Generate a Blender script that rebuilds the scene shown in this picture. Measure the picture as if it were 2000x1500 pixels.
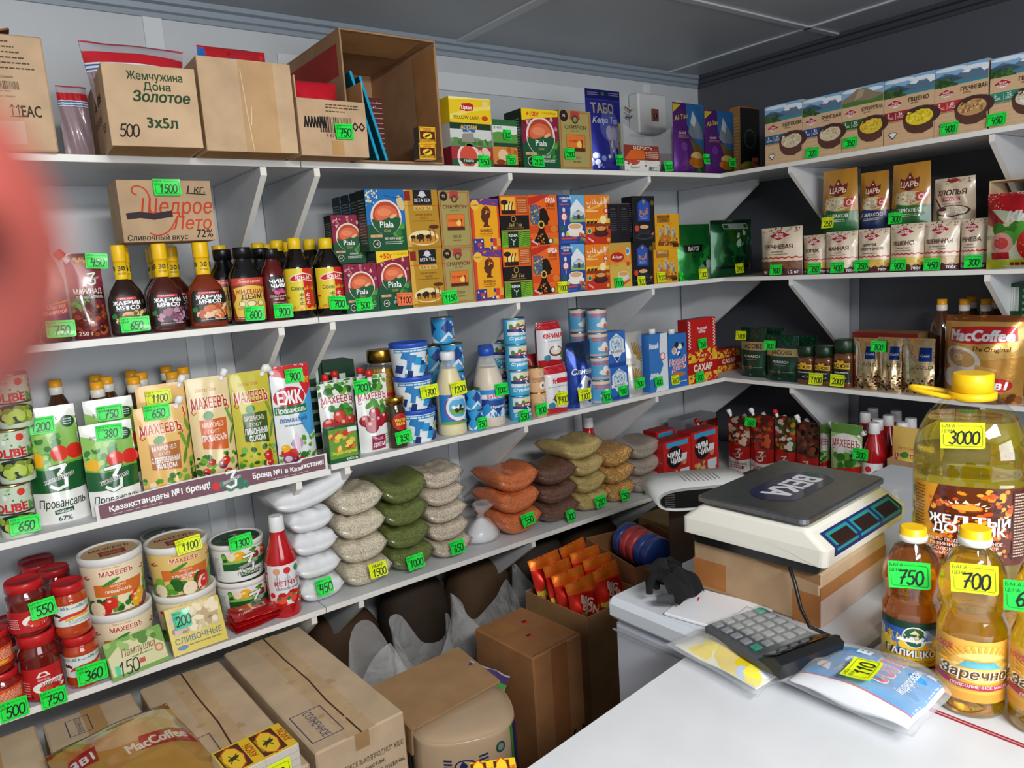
import bpy, math, random
import numpy as np
from mathutils import Vector, Matrix
from mathutils.geometry import tessellate_polygon, delaunay_2d_cdt

for o in list(bpy.data.objects): bpy.data.objects.remove(o)
SC = bpy.context.scene
COL = SC.collection
PI = math.pi

# ---------------------------------------------------------------- camera
CAMH = 1.52                       # eye height above the floor
YAW, PITCH, ROLL, FPX = 0.632357704, -0.157937492, -0.0657599994, 1455.54616
_cy, _sy, _cp, _sp = math.cos(YAW), math.sin(YAW), math.cos(PITCH), math.sin(PITCH)
FW = Vector((_sy*_cp, _cy*_cp, _sp)); _r = Vector((_cy, -_sy, 0)); _u = _r.cross(FW)
RT = math.cos(ROLL)*_r + math.sin(ROLL)*_u
UP = -math.sin(ROLL)*_r + math.cos(ROLL)*_u
CAM = Vector((0, 0, CAMH))
cd = bpy.data.cameras.new('camera'); cam = bpy.data.objects.new('camera', cd); COL.objects.link(cam)
cam.matrix_world = Matrix(((RT.x, UP.x, -FW.x, 0), (RT.y, UP.y, -FW.y, 0), (RT.z, UP.z, -FW.z, CAMH), (0, 0, 0, 1)))
cd.sensor_width = 36; cd.lens = 36*FPX/2000; cd.clip_start = 0.005
cd.dof.use_dof = True; cd.dof.focus_distance = 2.1; cd.dof.aperture_fstop = 17.0
SC.camera = cam

# ---------------------------------------------------------------- light and exposure
SC.view_settings.view_transform = 'Standard'; SC.view_settings.look = 'None'
SC.view_settings.gamma = 1; SC.view_settings.use_curve_mapping = False
SC.view_settings.exposure = 0.28
W_ = bpy.data.worlds.new('world'); SC.world = W_; W_.use_nodes = True
W_.node_tree.nodes['Background'].inputs[0].default_value = (0.75, 0.85, 1, 1)
W_.node_tree.nodes['Background'].inputs[1].default_value = 0.3
def area(name, loc, to, sx, sy, power, color):
    l = bpy.data.lights.new(name, 'AREA'); l.shape = 'RECTANGLE'; l.size = sx; l.size_y = sy
    l.energy = power; l.color = color
    o = bpy.data.objects.new(name, l); COL.objects.link(o); o.location = loc
    o.rotation_euler = (Vector(to)-Vector(loc)).to_track_quat('-Z', 'Y').to_euler()
    return o
area('window_daylight', (0.5, -2.28, 1.6), (0.75, 2.0, 1.35), 2.0, 1.2, 40, (0.93, 0.97, 1.0))
area('ceiling_lamp_light', (0.25, -0.75, 2.255), (0.5, 0.3, 0), 1.0, 0.45, 84, (1.0, 0.97, 0.93))

# ---------------------------------------------------------------- pixel geometry (2000 x 1500 frame)
def ray(x, y): return RT*((x-1000)/FPX) + UP*((750-y)/FPX) + FW
def onX(x, y, X): d = ray(x, y); return CAM + d*(X/d.x)
def onY(x, y, Y): d = ray(x, y); return CAM + d*(Y/d.y)
def onZ(x, y, Z): d = ray(x, y); return CAM + d*((Z-CAMH)/d.z)
def sol(px, P, ax):               # move P along axis ax until it projects to pixel column px
    k = (px-1000)/FPX; a = Vector((0, 0, 0)); a[ax] = 1
    q = Vector(P)-CAM; q[ax] = 0
    n = RT - FW*k
    P2 = Vector(P); P2[ax] = -q.dot(n)/a.dot(n) + CAM[ax]; return P2[ax]
def solZ(py, X, Y):               # height above (X, Y) that projects to pixel row py
    k = (750-py)/FPX; n = UP - FW*k; q = Vector((X, Y, 0)); return CAMH - q.dot(n)/n.z
def px_of(P):
    d = Vector(P)-CAM; z = d.dot(FW); return (1000+FPX*d.dot(RT)/z, 750-FPX*d.dot(UP)/z)

# ---------------------------------------------------------------- colours and materials
_cc = {}
def C(h):
    if not isinstance(h, str): return h
    if h not in _cc:
        s = h.lstrip('#')
        if len(s) == 3: s = ''.join(c*2 for c in s)
        r = []
        for i in (0, 2, 4):
            c = int(s[i:i+2], 16)/255
            r.append(c/12.92 if c <= 0.04045 else ((c+0.055)/1.055)**2.4)
        _cc[h] = tuple(r)
    return _cc[h]
MATS = {}
def mk(name, rough=.5, metal=0, coat=0, spec=.5, noise=0, nscale=40, bump=0, bscale=80, vor=False, trans=0, ior=1.45, alpha=None, dist=.002):
    m = bpy.data.materials.new(name); m.use_nodes = True; nt = m.node_tree; N = nt.nodes; L = nt.links
    b = N['Principled BSDF']; at = N.new('ShaderNodeAttribute'); at.attribute_name = 'Col'
    src = at.outputs['Color']
    tc = N.new('ShaderNodeTexCoord')
    if noise:
        nz = N.new('ShaderNodeTexNoise'); nz.inputs['Scale'].default_value = nscale; nz.inputs['Detail'].default_value = 5
        L.new(tc.outputs['Object'], nz.inputs['Vector'])
        mr = N.new('ShaderNodeMapRange'); mr.inputs[1].default_value = .3; mr.inputs[2].default_value = .7
        mr.inputs[3].default_value = 1-noise; mr.inputs[4].default_value = 1+noise
        L.new(nz.outputs[0], mr.inputs[0])
        mx = N.new('ShaderNodeVectorMath'); mx.operation = 'SCALE'; L.new(src, mx.inputs[0]); L.new(mr.outputs[0], mx.inputs['Scale'])
        src = mx.outputs[0]
    if bump:
        if vor:
            t = N.new('ShaderNodeTexVoronoi'); t.inputs['Scale'].default_value = bscale; out = t.outputs['Distance']
            # each grain its own tint
            mr = N.new('ShaderNodeMapRange'); mr.inputs[3].default_value = .78; mr.inputs[4].default_value = 1.18
            sep = N.new('ShaderNodeSeparateColor'); L.new(t.outputs['Color'], sep.inputs[0]); L.new(sep.outputs[0], mr.inputs[0])
            mx = N.new('ShaderNodeVectorMath'); mx.operation = 'SCALE'; L.new(src, mx.inputs[0]); L.new(mr.outputs[0], mx.inputs['Scale']); src = mx.outputs[0]
        else:
            t = N.new('ShaderNodeTexNoise'); t.inputs['Scale'].default_value = bscale; t.inputs['Detail'].default_value = 4; out = t.outputs[0]
        L.new(tc.outputs['Object'], t.inputs['Vector'])
        bp = N.new('ShaderNodeBump'); bp.inputs['Strength'].default_value = bump; bp.inputs['Distance'].default_value = dist
        bp.invert = vor
        L.new(out, bp.inputs['Height']); L.new(bp.outputs[0], b.inputs['Normal'])
    L.new(src, b.inputs['Base Color'])
    b.inputs['Roughness'].default_value = rough; b.inputs['Metallic'].default_value = metal
    b.inputs['Coat Weight'].default_value = coat; b.inputs['Coat Roughness'].default_value = .08
    b.inputs['Specular IOR Level'].default_value = spec; b.inputs['IOR'].default_value = ior
    b.inputs['Transmission Weight'].default_value = trans
    if alpha is not None:          # thin clear film: mostly see-through with glossy glints
        o = N['Material Output']; tr = N.new('ShaderNodeBsdfTransparent'); sh_ = b
        if name in ('clear', 'thinfilm'): sh_ = N.new('ShaderNodeBsdfGlossy'); sh_.inputs['Roughness'].default_value = rough; sh_.inputs['Color'].default_value = (.9, .9, .9, 1)
        mx = N.new('ShaderNodeMixShader')
        lw = N.new('ShaderNodeLayerWeight'); lw.inputs[0].default_value = .35
        mr = N.new('ShaderNodeMapRange'); mr.inputs[3].default_value = alpha; mr.inputs[4].default_value = min(1, alpha*3+.15)
        L.new(lw.outputs['Facing'], mr.inputs[0]); L.new(mr.outputs[0], mx.inputs[0])
        L.new(tr.outputs[0], mx.inputs[1]); L.new(sh_.outputs[0], mx.inputs[2]); L.new(mx.outputs[0], o.inputs['Surface'])
    MATS[name] = m
mk('card', .42, coat=.15)
mk('gloss', .3, coat=.6, bump=.12, bscale=25, dist=.004)
mk('foil', .3, metal=.55, coat=.5, bump=.35, bscale=22, dist=.006)
mk('shinyfoil', .16, metal=.95, bump=.5, bscale=18, dist=.008)
mk('plastic', .35)
mk('metal', .25, metal=1)
mk('steel', .28, metal=1, noise=.1, nscale=60, bump=.05, bscale=300)
mk('paper', .7)
mk('board', .75, spec=.25, noise=.12, nscale=14, bump=.1, bscale=120)
mk('wallpanel', .35, noise=.05, nscale=3)
mk('laminate', .4, noise=.04, nscale=12)
mk('lid', .4, coat=.3)
mk('grainrice', .45, coat=.15, bump=1, bscale=320, vor=True, dist=.003)
mk('grainbig', .4, coat=.2, bump=1, bscale=170, vor=True, dist=.005)
mk('sugar', .6, coat=.3, noise=.03, nscale=60, bump=.1, bscale=400)
mk('sauce', .12, coat=.6)
mk('darkglass', .06, coat=.8, spec=.6)
mk('clear', .04, alpha=.06)
mk('oil', .0, trans=.9, ior=1.3)
mk('film', .12, alpha=.13, bump=.5, bscale=30, dist=.01)
mk('bagfilm', .14, alpha=.24, bump=.8, bscale=16, dist=.02)
mk('thinfilm', .1, alpha=.05, bump=.5, bscale=40, dist=.01)
mk('knit', .95, noise=.3, nscale=300, bump=.6, bscale=400)
mk('skin', .5, noise=.06, nscale=60)
mk('floor', .55, noise=.2, nscale=8)
mk('wood', .6, noise=.25, nscale=90)

class Mb:
    """collects coloured faces and links them as ONE mesh object"""
    def __init__(s): s.v = []; s.f = []; s.c = []; s.m = []; s.s = []; s.mats = []
    def add(s, vs, fs, col, mat='card', smooth=False):
        n = len(s.v); s.v.extend(tuple(v) for v in vs)
        if mat not in s.mats: s.mats.append(mat)
        mi = s.mats.index(mat)
        many = isinstance(col, list)
        for i, f in enumerate(fs):
            s.f.append([a+n for a in f]); s.c.append(C(col[i]) if many else C(col)); s.m.append(mi); s.s.append(smooth)
    def build(s, name, parent=None, loc=None, rz=0, rot=None, label=None):
        me = bpy.data.meshes.new(name); me.from_pydata(s.v, [], s.f)
        me.polygons.foreach_set('material_index', s.m); me.polygons.foreach_set('use_smooth', s.s)
        tot = np.array([len(f) for f in s.f]); a = me.color_attributes.new('Col', 'FLOAT_COLOR', 'CORNER')
        c = np.ones((len(s.f), 4), np.float32); c[:, :3] = np.array(s.c, np.float32)
        a.data.foreach_set('color', np.repeat(c, tot, axis=0).ravel())
        for m in s.mats: me.materials.append(MATS[m])
        o = bpy.data.objects.new(name, me); COL.objects.link(o)
        if parent: o.parent = parent
        if loc is not None: o.location = loc
        o.rotation_euler = rot if rot is not None else (0, 0, rz)
        if label: o['label'] = label
        return o

def tagp(o, label=None, cat=None, group=None, kind=None):
    if label: o['label'] = label
    if cat: o['category'] = cat
    if group: o['group'] = group
    if kind: o['kind'] = kind
    return o
def thing(name, label, cat, loc=(0, 0, 0), rz=0, group=None):
    o = bpy.data.objects.new(name, None); o.empty_display_size = .02; COL.objects.link(o)
    o.location = loc; o.rotation_euler = (0, 0, rz)
    return tagp(o, label, cat, group)
def dup(root, loc, label, rz=None):
    r = root.copy(); COL.objects.link(r); r.location = loc; r['label'] = label
    if rz is not None: r.rotation_euler = (0, 0, rz)
    for ch in root.children:
        c = ch.copy(); COL.objects.link(c); c.parent = r
    return r

# ---------------------------------------------------------------- shapes
def cbox(M, x0, x1, y0, y1, z0, z1, c=.001, col='#fff', mat='card', **side):
    """chamfered box; side colours f(ront) b(ack) l r t d"""
    cx, cy, cz = (x0+x1)/2, (y0+y1)/2, (z0+z1)/2; hx, hy, hz = (x1-x0)/2, (y1-y0)/2, (z1-z0)/2
    c = min(c, hx*.49, hy*.49, hz*.49); vs = []; ix = {}
    for sx in (-1, 1):
        for sy in (-1, 1):
            for sz in (-1, 1):
                for k in range(3):
                    p = [sx*(hx-(0 if k == 0 else c)), sy*(hy-(0 if k == 1 else c)), sz*(hz-(0 if k == 2 else c))]
                    ix[sx, sy, sz, k] = len(vs); vs.append((p[0]+cx, p[1]+cy, p[2]+cz))
    fs = []; cols = []
    def q(a, cc): fs.append(a); cols.append(cc)
    g = lambda k: side.get(k, col)
    for s in (-1, 1):
        a = [ix[s, y, z, 0] for y, z in ((-1, -1), (1, -1), (1, 1), (-1, 1))]; q(a if s > 0 else a[::-1], g('r' if s > 0 else 'l'))
        a = [ix[x, s, z, 1] for x, z in ((-1, -1), (-1, 1), (1, 1), (1, -1))]; q(a if s > 0 else a[::-1], g('b' if s > 0 else 'f'))
        a = [ix[x, y, s, 2] for x, y in ((-1, -1), (1, -1), (1, 1), (-1, 1))]; q(a if s > 0 else a[::-1], g('t' if s > 0 else 'd'))
    for a in (-1, 1):
        for b in (-1, 1):
            q([ix[a, b, -1, 0], ix[a, b, 1, 0], ix[a, b, 1, 1], ix[a, b, -1, 1]], g('r' if a > 0 else 'l') if not side.get('f') else g('f') if b < 0 else col)
            q([ix[a, -1, b, 0], ix[a, 1, b, 0], ix[a, 1, b, 2], ix[a, -1, b, 2]], g('t' if b > 0 else 'd'))
            q([ix[-1, a, b, 1], ix[1, a, b, 1], ix[1, a, b, 2], ix[-1, a, b, 2]], g('f') if a < 0 else col)
            for cz_ in (-1, 1): q([ix[a, b, cz_, 0], ix[a, b, cz_, 1], ix[a, b, cz_, 2]], g('t' if cz_ > 0 else 'd'))
    M.add(vs, fs, cols, mat)

def sring(t, e):                  # unit superellipse ring
    s, c = math.sin(t), math.cos(t)
    return (math.copysign(abs(s)**(2/e), s), -math.copysign(abs(c)**(2/e), c))
def lathe(M, prof, col, mat='plastic', n=28, sx=1, sy=1, e=2, cx=0, cy=0, caps=True, cols=None, smooth=True):
    """prof: list of (radius, z); cols: a colour per profile segment"""
    vs = []; fs = []; cl = []
    for r, z in prof:
        for i in range(n):
            x, y = sring(2*PI*i/n, e); vs.append((cx+x*r*sx, cy+y*r*sy, z))
    for j in range(len(prof)-1):
        for i in range(n):
            k = (i+1) % n; fs.append([j*n+i, j*n+k, (j+1)*n+k, (j+1)*n+i]); cl.append(cols[j] if cols else col)
    M.add(vs, fs, cl, mat, smooth)
    if caps:
        M.add(vs[:n], [list(range(n))[::-1]], cl[0], mat); M.add(vs[-n:], [list(range(n))], cl[-1], mat)
def prof_r(prof, z):
    for (r0, z0), (r1, z1) in zip(prof, prof[1:]):
        if z0 <= z <= z1 and z1 > z0: return r0+(r1-r0)*(z-z0)/(z1-z0)
    return prof[-1][0] if z > prof[-1][1] else prof[0][0]
def smoothprof(pts, n=6):         # Catmull-Rom through (r, z)
    out = []
    P = [pts[0]]+list(pts)+[pts[-1]]
    for i in range(1, len(P)-2):
        for k in range(n):
            t = k/n; q = []
            for a in (0, 1):
                p0, p1, p2, p3 = P[i-1][a], P[i][a], P[i+1][a], P[i+2][a]
                q.append(.5*(2*p1+(p2-p0)*t+(2*p0-5*p1+4*p2-p3)*t*t+(3*p1-p0-3*p2+p3)*t**3))
            out.append(tuple(q))
    out.append(tuple(pts[-1])); return out
def tube(M, pts, r, col, mat='plastic', n=8):
    pts = [Vector(p) for p in pts]; vs = []; fs = []; N_ = len(pts); up = Vector((.13, .2, 1)).normalized()
    for i, p in enumerate(pts):
        t = (pts[min(i+1, N_-1)]-pts[max(i-1, 0)]).normalized(); a = t.cross(up).normalized(); b = t.cross(a)
        rr = r[i] if isinstance(r, (list, tuple)) else r
        for k in range(n): vs.append(p+a*rr*math.cos(2*PI*k/n)+b*rr*math.sin(2*PI*k/n))
    for i in range(N_-1):
        for k in range(n):
            l = (k+1) % n; fs.append([i*n+k, i*n+l, (i+1)*n+l, (i+1)*n+k])
    fs.append(list(range(n))); fs.append([(N_-1)*n+k for k in range(n)][::-1]); M.add(vs, fs, col, mat, True)

class Wr:                         # smooth random wrinkles
    def __init__(s, seed, amp, n=5, f=9):
        g = random.Random(seed); s.t = [(g.uniform(-f, f), g.uniform(-f*.7, f*.7), g.uniform(0, 6.3), amp*g.uniform(.3, 1)/n**.5) for _ in range(n)]
    def __call__(s, u, v): return sum(a*math.sin(p*u+q*v+w) for p, q, w, a in s.t)
def bag(M, W, H, T, prof='doy', col='#fff', back=None, mat='gloss', seed=0, wr=.0025, nu=24, nv=28, pinch=0, cp=2.6, topw=1, lean=0, zig=0, ears=0):
    """soft bag standing on z=0, front towards -y. returns the front surface S(u,v,off)"""
    w = Wr(seed, wr); w2 = Wr(seed+77, wr)
    def f(v):
        if prof == 'doy': return (.55+.45*min(1, v/.18)**.6)*max(0, 1-max(0, v-.1)/.9)**.75
        if prof == 'brick': return (.8+.2*min(1, v/.12)) if v < .62 else max(0, (1-v)/.38)**.7
        if prof == 'pillow': return max(0, math.sin(PI*min(1, max(0, v)))) ** .55
        if prof == 'full': return (.7+.3*min(1, v/.15)) if v < .78 else max(0.02, (1-v)/.22)**.6
        return 1
    def half(u, v):
        a = max(0, 1-abs(2*u-1)**cp); return max(.0004, T/2*f(v)*a)
    def base(u, v):
        e = min(1, 4*min(u, 1-u)+.15)
        x = (u-.5)*W*(1-pinch*math.sin(PI*v))*(1+(topw-1)*v)
        yoff = lean*v+(w(u*2+3, v*2) if prof == 'pillow' else 0)*.6
        z = v*H - ears*H*(1-abs(2*u-1)**2)*(v**4)
        return x, yoff, z, e
    def S(u, v, off=0):
        x, yo, z, e = base(u, v); return (x, yo-half(u, v)-w(u*2, v*2)*e*f(v)-off, z)
    def B(u, v, off=0):
        x, yo, z, e = base(u, v); return (x, yo+half(u, v)+w2(u*2, v*2)*e*f(v)*.7+off, z)
    vs = []; n1 = nu+1
    for j in range(nv+1):
        for i in range(n1): vs.append(S(i/nu, j/nv))
    o = len(vs)
    for j in range(nv+1):
        for i in range(n1): vs.append(B(i/nu, j/nv))
    zmin = min(v[2] for v in vs); vs = [(x, y, z-zmin) for x, y, z in vs]
    ff = []; fb = []; fe = []
    for j in range(nv):
        for i in range(nu):
            a = j*n1+i; ff.append([a, a+1, a+n1+1, a+n1]); fb.append([o+a+1, o+a, o+a+n1, o+a+n1+1])
        a = j*n1; fe.append([a, a+n1, o+a+n1, o+a]); a += nu; fe.append([a, o+a, o+a+n1, a+n1])
    for i in range(nu):
        fe.append([i, o+i, o+i+1, i+1]); a = nv*n1+i; fe.append([a, a+1, o+a+1, o+a])
    bk = back or col
    M.add(vs, ff+fb+fe, [col]*len(ff)+[bk]*len(fb)+[col]*len(fe), mat, True)
    return lambda u, v, off=0: S(u, v, off+.0006)

# ---------------------------------------------------------------- printed matter
_gl = {}
def glyphs(s, b=0.0, sh=0.0):
    """outline of a line of type, filled by winding number (letters may be built of overlapping strokes)"""
    k = (s, sh)
    if k in _gl: return _gl[k]
    cu = bpy.data.curves.new('t', 'FONT'); cu.body = s; cu.size = 1; cu.resolution_u = 2; cu.shear = sh; cu.fill_mode = 'NONE'
    ob = bpy.data.objects.new('t', cu); COL.objects.link(ob)
    dg = bpy.context.evaluated_depsgraph_get(); me = bpy.data.meshes.new_from_object(ob.evaluated_get(dg))
    V = [Vector((p.co.x, p.co.y)) for p in me.vertices]; E = [tuple(e.vertices) for e in me.edges]
    bpy.data.objects.remove(ob); bpy.data.curves.remove(cu); bpy.data.meshes.remove(me)
    if not V: _gl[k] = ([], [], 0); return _gl[k]
    r = delaunay_2d_cdt(V, E, [], 0, 1e-5); nv, nf = r[0], r[2]
    P = np.array([(q.x, q.y) for q in nv]); T = np.array([f for f in nf if len(f) == 3]); C_ = P[T].mean(1)
    # walk the loops so that every edge has a direction
    nb = {}
    for x, y in E: nb.setdefault(x, []).append(y); nb.setdefault(y, []).append(x)
    seen = set(); D = []
    for s0 in nb:
        if s0 in seen: continue
        lo = [s0]; seen.add(s0); cur = s0
        while True:
            nx = [q for q in nb[cur] if q not in seen]
            if not nx: break
            n1 = [q for q in nx if q == cur+1]; cur = n1[0] if n1 else nx[0] if len(lo) > 1 or not n1 else n1[0]; seen.add(cur); lo.append(cur)
        D += [(lo[i], lo[(i+1) % len(lo)]) for i in range(len(lo))]
    A0 = np.array([V[x] for x, _ in D]); A1 = np.array([V[y] for _, y in D])
    cx, cy = C_[:, 0:1], C_[:, 1:2]; up = (A0[None, :, 1] <= cy) & (A1[None, :, 1] > cy); dn = (A0[None, :, 1] > cy) & (A1[None, :, 1] <= cy)
    cr = (A1[None, :, 0]-A0[None, :, 0])*(cy-A0[None, :, 1])-(cx-A0[None, :, 0])*(A1[None, :, 1]-A0[None, :, 1])
    wn = (up & (cr > 0)).sum(1)-(dn & (cr < 0)).sum(1); T = T[wn != 0]
    x0, x1 = min(q.x for q in V), max(q.x for q in V)
    used = sorted(set(T.ravel().tolist())); ix = {q: i for i, q in enumerate(used)}; out = []
    for q in T:
        q = [ix[j] for j in q]; a_, b_, c_ = (P[used[j]] for j in q)
        out.append(tuple(q) if (b_[0]-a_[0])*(c_[1]-a_[1])-(b_[1]-a_[1])*(c_[0]-a_[0]) > 0 else (q[0], q[2], q[1]))
    _gl[k] = ([((P[j][0]-x0)/.72, P[j][1]/.72) for j in used], out, (x1-x0)/.72); return _gl[k]
DIG = {'0': [[(.5, 1), (.2, .85), (.12, .45), (.25, .08), (.5, 0), (.78, .15), (.85, .55), (.72, .9), (.5, 1)]],
       '1': [[(.2, .7), (.55, 1), (.45, 0)]],
       '2': [[(.15, .75), (.3, .97), (.6, 1), (.8, .78), (.7, .5), (.15, 0), (.9, .05)]],
       '3': [[(.2, .88), (.5, 1), (.8, .82), (.68, .6), (.42, .52), (.75, .4), (.8, .18), (.5, 0), (.12, .1)]],
       '4': [[(.3, 1), (.12, .45), (.8, .5)], [(.75, .95), (.6, 0)]],
       '5': [[(.85, 1), (.3, .97), (.22, .55), (.6, .6), (.82, .35), (.65, .05), (.35, 0), (.12, .12)]],
       '6': [[(.75, .98), (.35, .7), (.15, .3), (.35, .02), (.7, .08), (.82, .35), (.55, .52), (.2, .32)]],
       '7': [[(.1, .92), (.85, 1), (.5, .45), (.35, 0)], [(.25, .45), (.75, .5)]],
       '8': [[(.5, .52), (.22, .75), (.45, 1), (.75, .85), (.65, .6), (.25, .35), (.2, .1), (.5, 0), (.8, .18), (.5, .52)]],
       '9': [[(.75, .75), (.5, .5), (.2, .65), (.3, .95), (.65, 1), (.78, .75), (.65, .3), (.35, 0)]]}
class Art:
    """flat printed shapes laid on a surface S(u,v,off); u across, v up, both 0..1"""
    def __init__(s, M, S, W, H, mat='card', mu=9, mv=9, o0=.0001):
        s.M = M; s.S = S; s.W = W; s.H = H; s.mat = mat; s.mu = mu; s.mv = mv; s.k = 0; s.o0 = o0
    def tri(s, pts, tris, col, per=0):
        s.k += 1; off0 = s.o0+(.00009 if s.mu < 5 else .00004)*s.k
        if s.mu < 5 or s.mv < 5:
            P = list(pts); out = []; st = list(tris); mid = {}
            while st:
                a, b, c = st.pop(); best = 0; bi = 0
                for i, (p, q) in enumerate(((a, b), (b, c), (c, a))):
                    l = max(abs(P[p][0]-P[q][0])/s.mu, abs(P[p][1]-P[q][1])/s.mv)
                    if l > best: best = l; bi = i
                if best <= 1.01: out.append((a, b, c)); continue
                p, q, r = ((a, b, c), (b, c, a), (c, a, b))[bi]; key = (min(p, q), max(p, q))
                if key not in mid: mid[key] = len(P); P.append(((P[p][0]+P[q][0])/2, (P[p][1]+P[q][1])/2))
                m = mid[key]; st.append((p, m, r)); st.append((m, q, r))
            pts, tris = P, out
        if per and s.mu > 5: s.M.add([s.S(u, v, off0+4e-6*(i//per)) for i, (u, v) in enumerate(pts)], tris, col, s.mat); return
        s.M.add([s.S(u, v, off0) for u, v in pts], tris, col, s.mat, s.mu < 5)
    def multi(s, V, T, c, n):         # many small shapes of one colour, each a hair above the last
        if s.mu > 5: s.tri(V, T, c, n); return
        k0 = s.k
        for i in range(len(V)//n): s.tri(V[i*n:(i+1)*n], [tuple(q-i*n for q in t) for t in T if t[0]//n == i], c); s.k = k0+.05*(i+1)
        s.k = k0+1.2
    def r(s, u0, v0, u1, v1, c): s.tri([(u0, v0), (u1, v0), (u1, v1), (u0, v1)], [(0, 1, 2), (0, 2, 3)], c)
    def e(s, u, v, ru, rv, c, n=18, a=0):
        ca, sa = math.cos(a), math.sin(a); k = s.W/s.H; P = []
        for i in range(n):
            x, y = ru*math.cos(2*PI*i/n), rv/k*math.sin(2*PI*i/n)
            P.append((u+x*ca-y*sa, v+(x*sa+y*ca)*k))
        s.tri(P, [(0, i, i+1) for i in range(1, n-1)], c)
    def o(s, u, v, r, c, n=18): s.e(u, v, r, r*s.W/s.H, c, n)
    def p(s, pts, c):
        t = tessellate_polygon([[Vector((x, y, 0)) for x, y in pts]]); q = []
        for a, b, d in t:
            A_, B_, D_ = pts[a], pts[b], pts[d]
            q.append((a, b, d) if (B_[0]-A_[0])*(D_[1]-A_[1])-(B_[1]-A_[1])*(D_[0]-A_[0]) > 0 else (a, d, b))
        s.tri(list(pts), q, c)
    def t(s, tx, u, v, h, c, mw=.92, b=.015, sh=0, rot=0, al='c', vert=1):
        g, t, w = glyphs(tx, b, sh)
        if not g: return
        k = s.H/s.W; sw = h*k
        if w*sw > mw: sw = mw/w
        o = {'c': -w/2, 'l': 0, 'r': -w}[al]; ca, sa = math.cos(math.radians(rot)), math.sin(math.radians(rot))
        e = b*1.35                        # heavier type: the same letters struck again a little aside
        for dx, dy in ([(0, 0)] if b < .008 else [(-e, 0), (e, 0)] if b < .018 else [(-e, -e*.6), (e, -e*.6), (-e, e*.6), (e, e*.6)]):
            s.tri([(u+((x+o+dx)*sw)*ca-((y+dy-.5)*h*k)*sa, v+(((x+o+dx)*sw)*sa+((y+dy-.5)*h*k)*ca)/k) for x, y in g], t, c)
            s.k -= .7
        s.k += .7
    def line(s, pts, w, c):           # w in u units
        k = s.H/s.W; V = []; T = []
        for (a, b), (d, e_) in zip(pts, pts[1:]):
            dx, dy = d-a, (e_-b)*k; L_ = math.hypot(dx, dy) or 1e-6; nx, ny = -dy/L_*w/2, dx/L_*w/2
            ex, ey = dx/L_*w*.3, dy/L_*w*.3; n = len(V)
            V += [(a-ex+nx, b+(-ey+ny)/k), (a-ex-nx, b+(-ey-ny)/k), (d+ex-nx, e_+(ey-ny)/k), (d+ex+nx, e_+(ey+ny)/k)]
            T += [(n, n+1, n+2), (n, n+2, n+3)]
        s.multi(V, T, c, 4)
    def hand(s, tx, u, v, h, c='#111', w=None, sp=.8):    # felt-pen figures
        k = s.H/s.W; sw = h*k*.62; n = len(tx); x = u-sw*sp*(n-1)/2-sw/2; w = w or sw*.2
        for ch in tx:
            for st in DIG.get(ch, []):
                s.line([(x+(a+.18*b)*sw, v+(b-.5)*h) for a, b in st], w, c)
            x += sw*sp
    def ln(s, u0, v0, u1, v1, n, c, seed=1, th=.45):       # small print
        g = random.Random(seed); d = (v1-v0)/n; V = []; T = []
        for i in range(n):
            y = v1-d*(i+.5); x = u0
            while x < u1-.01:
                w = min(u1-x, g.uniform(.04, .14)*(u1-u0)+.01); a = len(V)
                V += [(x, y-d*th/2), (x+w, y-d*th/2), (x+w, y+d*th/2), (x, y+d*th/2)]; T += [(a, a+1, a+2), (a, a+2, a+3)]; x += w+.015*(u1-u0)+.004
        s.tri(V, T, c)
    def blob(s, u0, v0, u1, v1, n, cols, r0, r1, seed=3, rnd=1, k=7):
        g = random.Random(seed)
        for c in cols:
            V = []; T = []
            for _ in range(max(1, n//len(cols))):
                u, v = g.uniform(u0, u1), g.uniform(v0, v1); r = g.uniform(r0, r1); a0 = g.uniform(0, 6); el = g.uniform(.5, 1) if rnd else 1; m = len(V); ra = g.uniform(0, 3)
                for i in range(k):
                    x, y = r*math.cos(2*PI*i/k), r*el*math.sin(2*PI*i/k)
                    V.append((min(.995, max(.005, u+x*math.cos(ra)-y*math.sin(ra))), min(.995, max(.005, v+(x*math.sin(ra)+y*math.cos(ra))*s.W/s.H))))
                T += [(m, m+i, m+i+1) for i in range(1, k-1)]
            s.multi(V, T, c, k)
    def wave(s, v0, v1, amp, n, c, ph=0, u0=0, u1=1, lo=None):
        K = max(8, n*6); top = [(u0+(u1-u0)*i/K, v1+amp*math.sin(2*PI*n*i/K+ph)) for i in range(K+1)]
        bot = [(u, v0 if lo is None else y-(v1-v0)) for u, y in top]
        s.tri(top+bot, [x for i in range(K) for x in ((K+1+i, K+2+i, i+1), (K+1+i, i+1, i))], c)
    def bar(s, u0, v0, u1, v1, c='#222', seed=5, n=26):
        g = random.Random(seed); V = []; T = []; x = u0; d = (u1-u0)/n
        while x < u1-d:
            w = d*g.choice((.35, .6, 1)); a = len(V); V += [(x, v0), (x+w, v0), (x+w, v1), (x, v1)]; T += [(a, a+1, a+2), (a, a+2, a+3)]; x += w+d*g.choice((.4, .7))
        s.tri(V, T, c)
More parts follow.
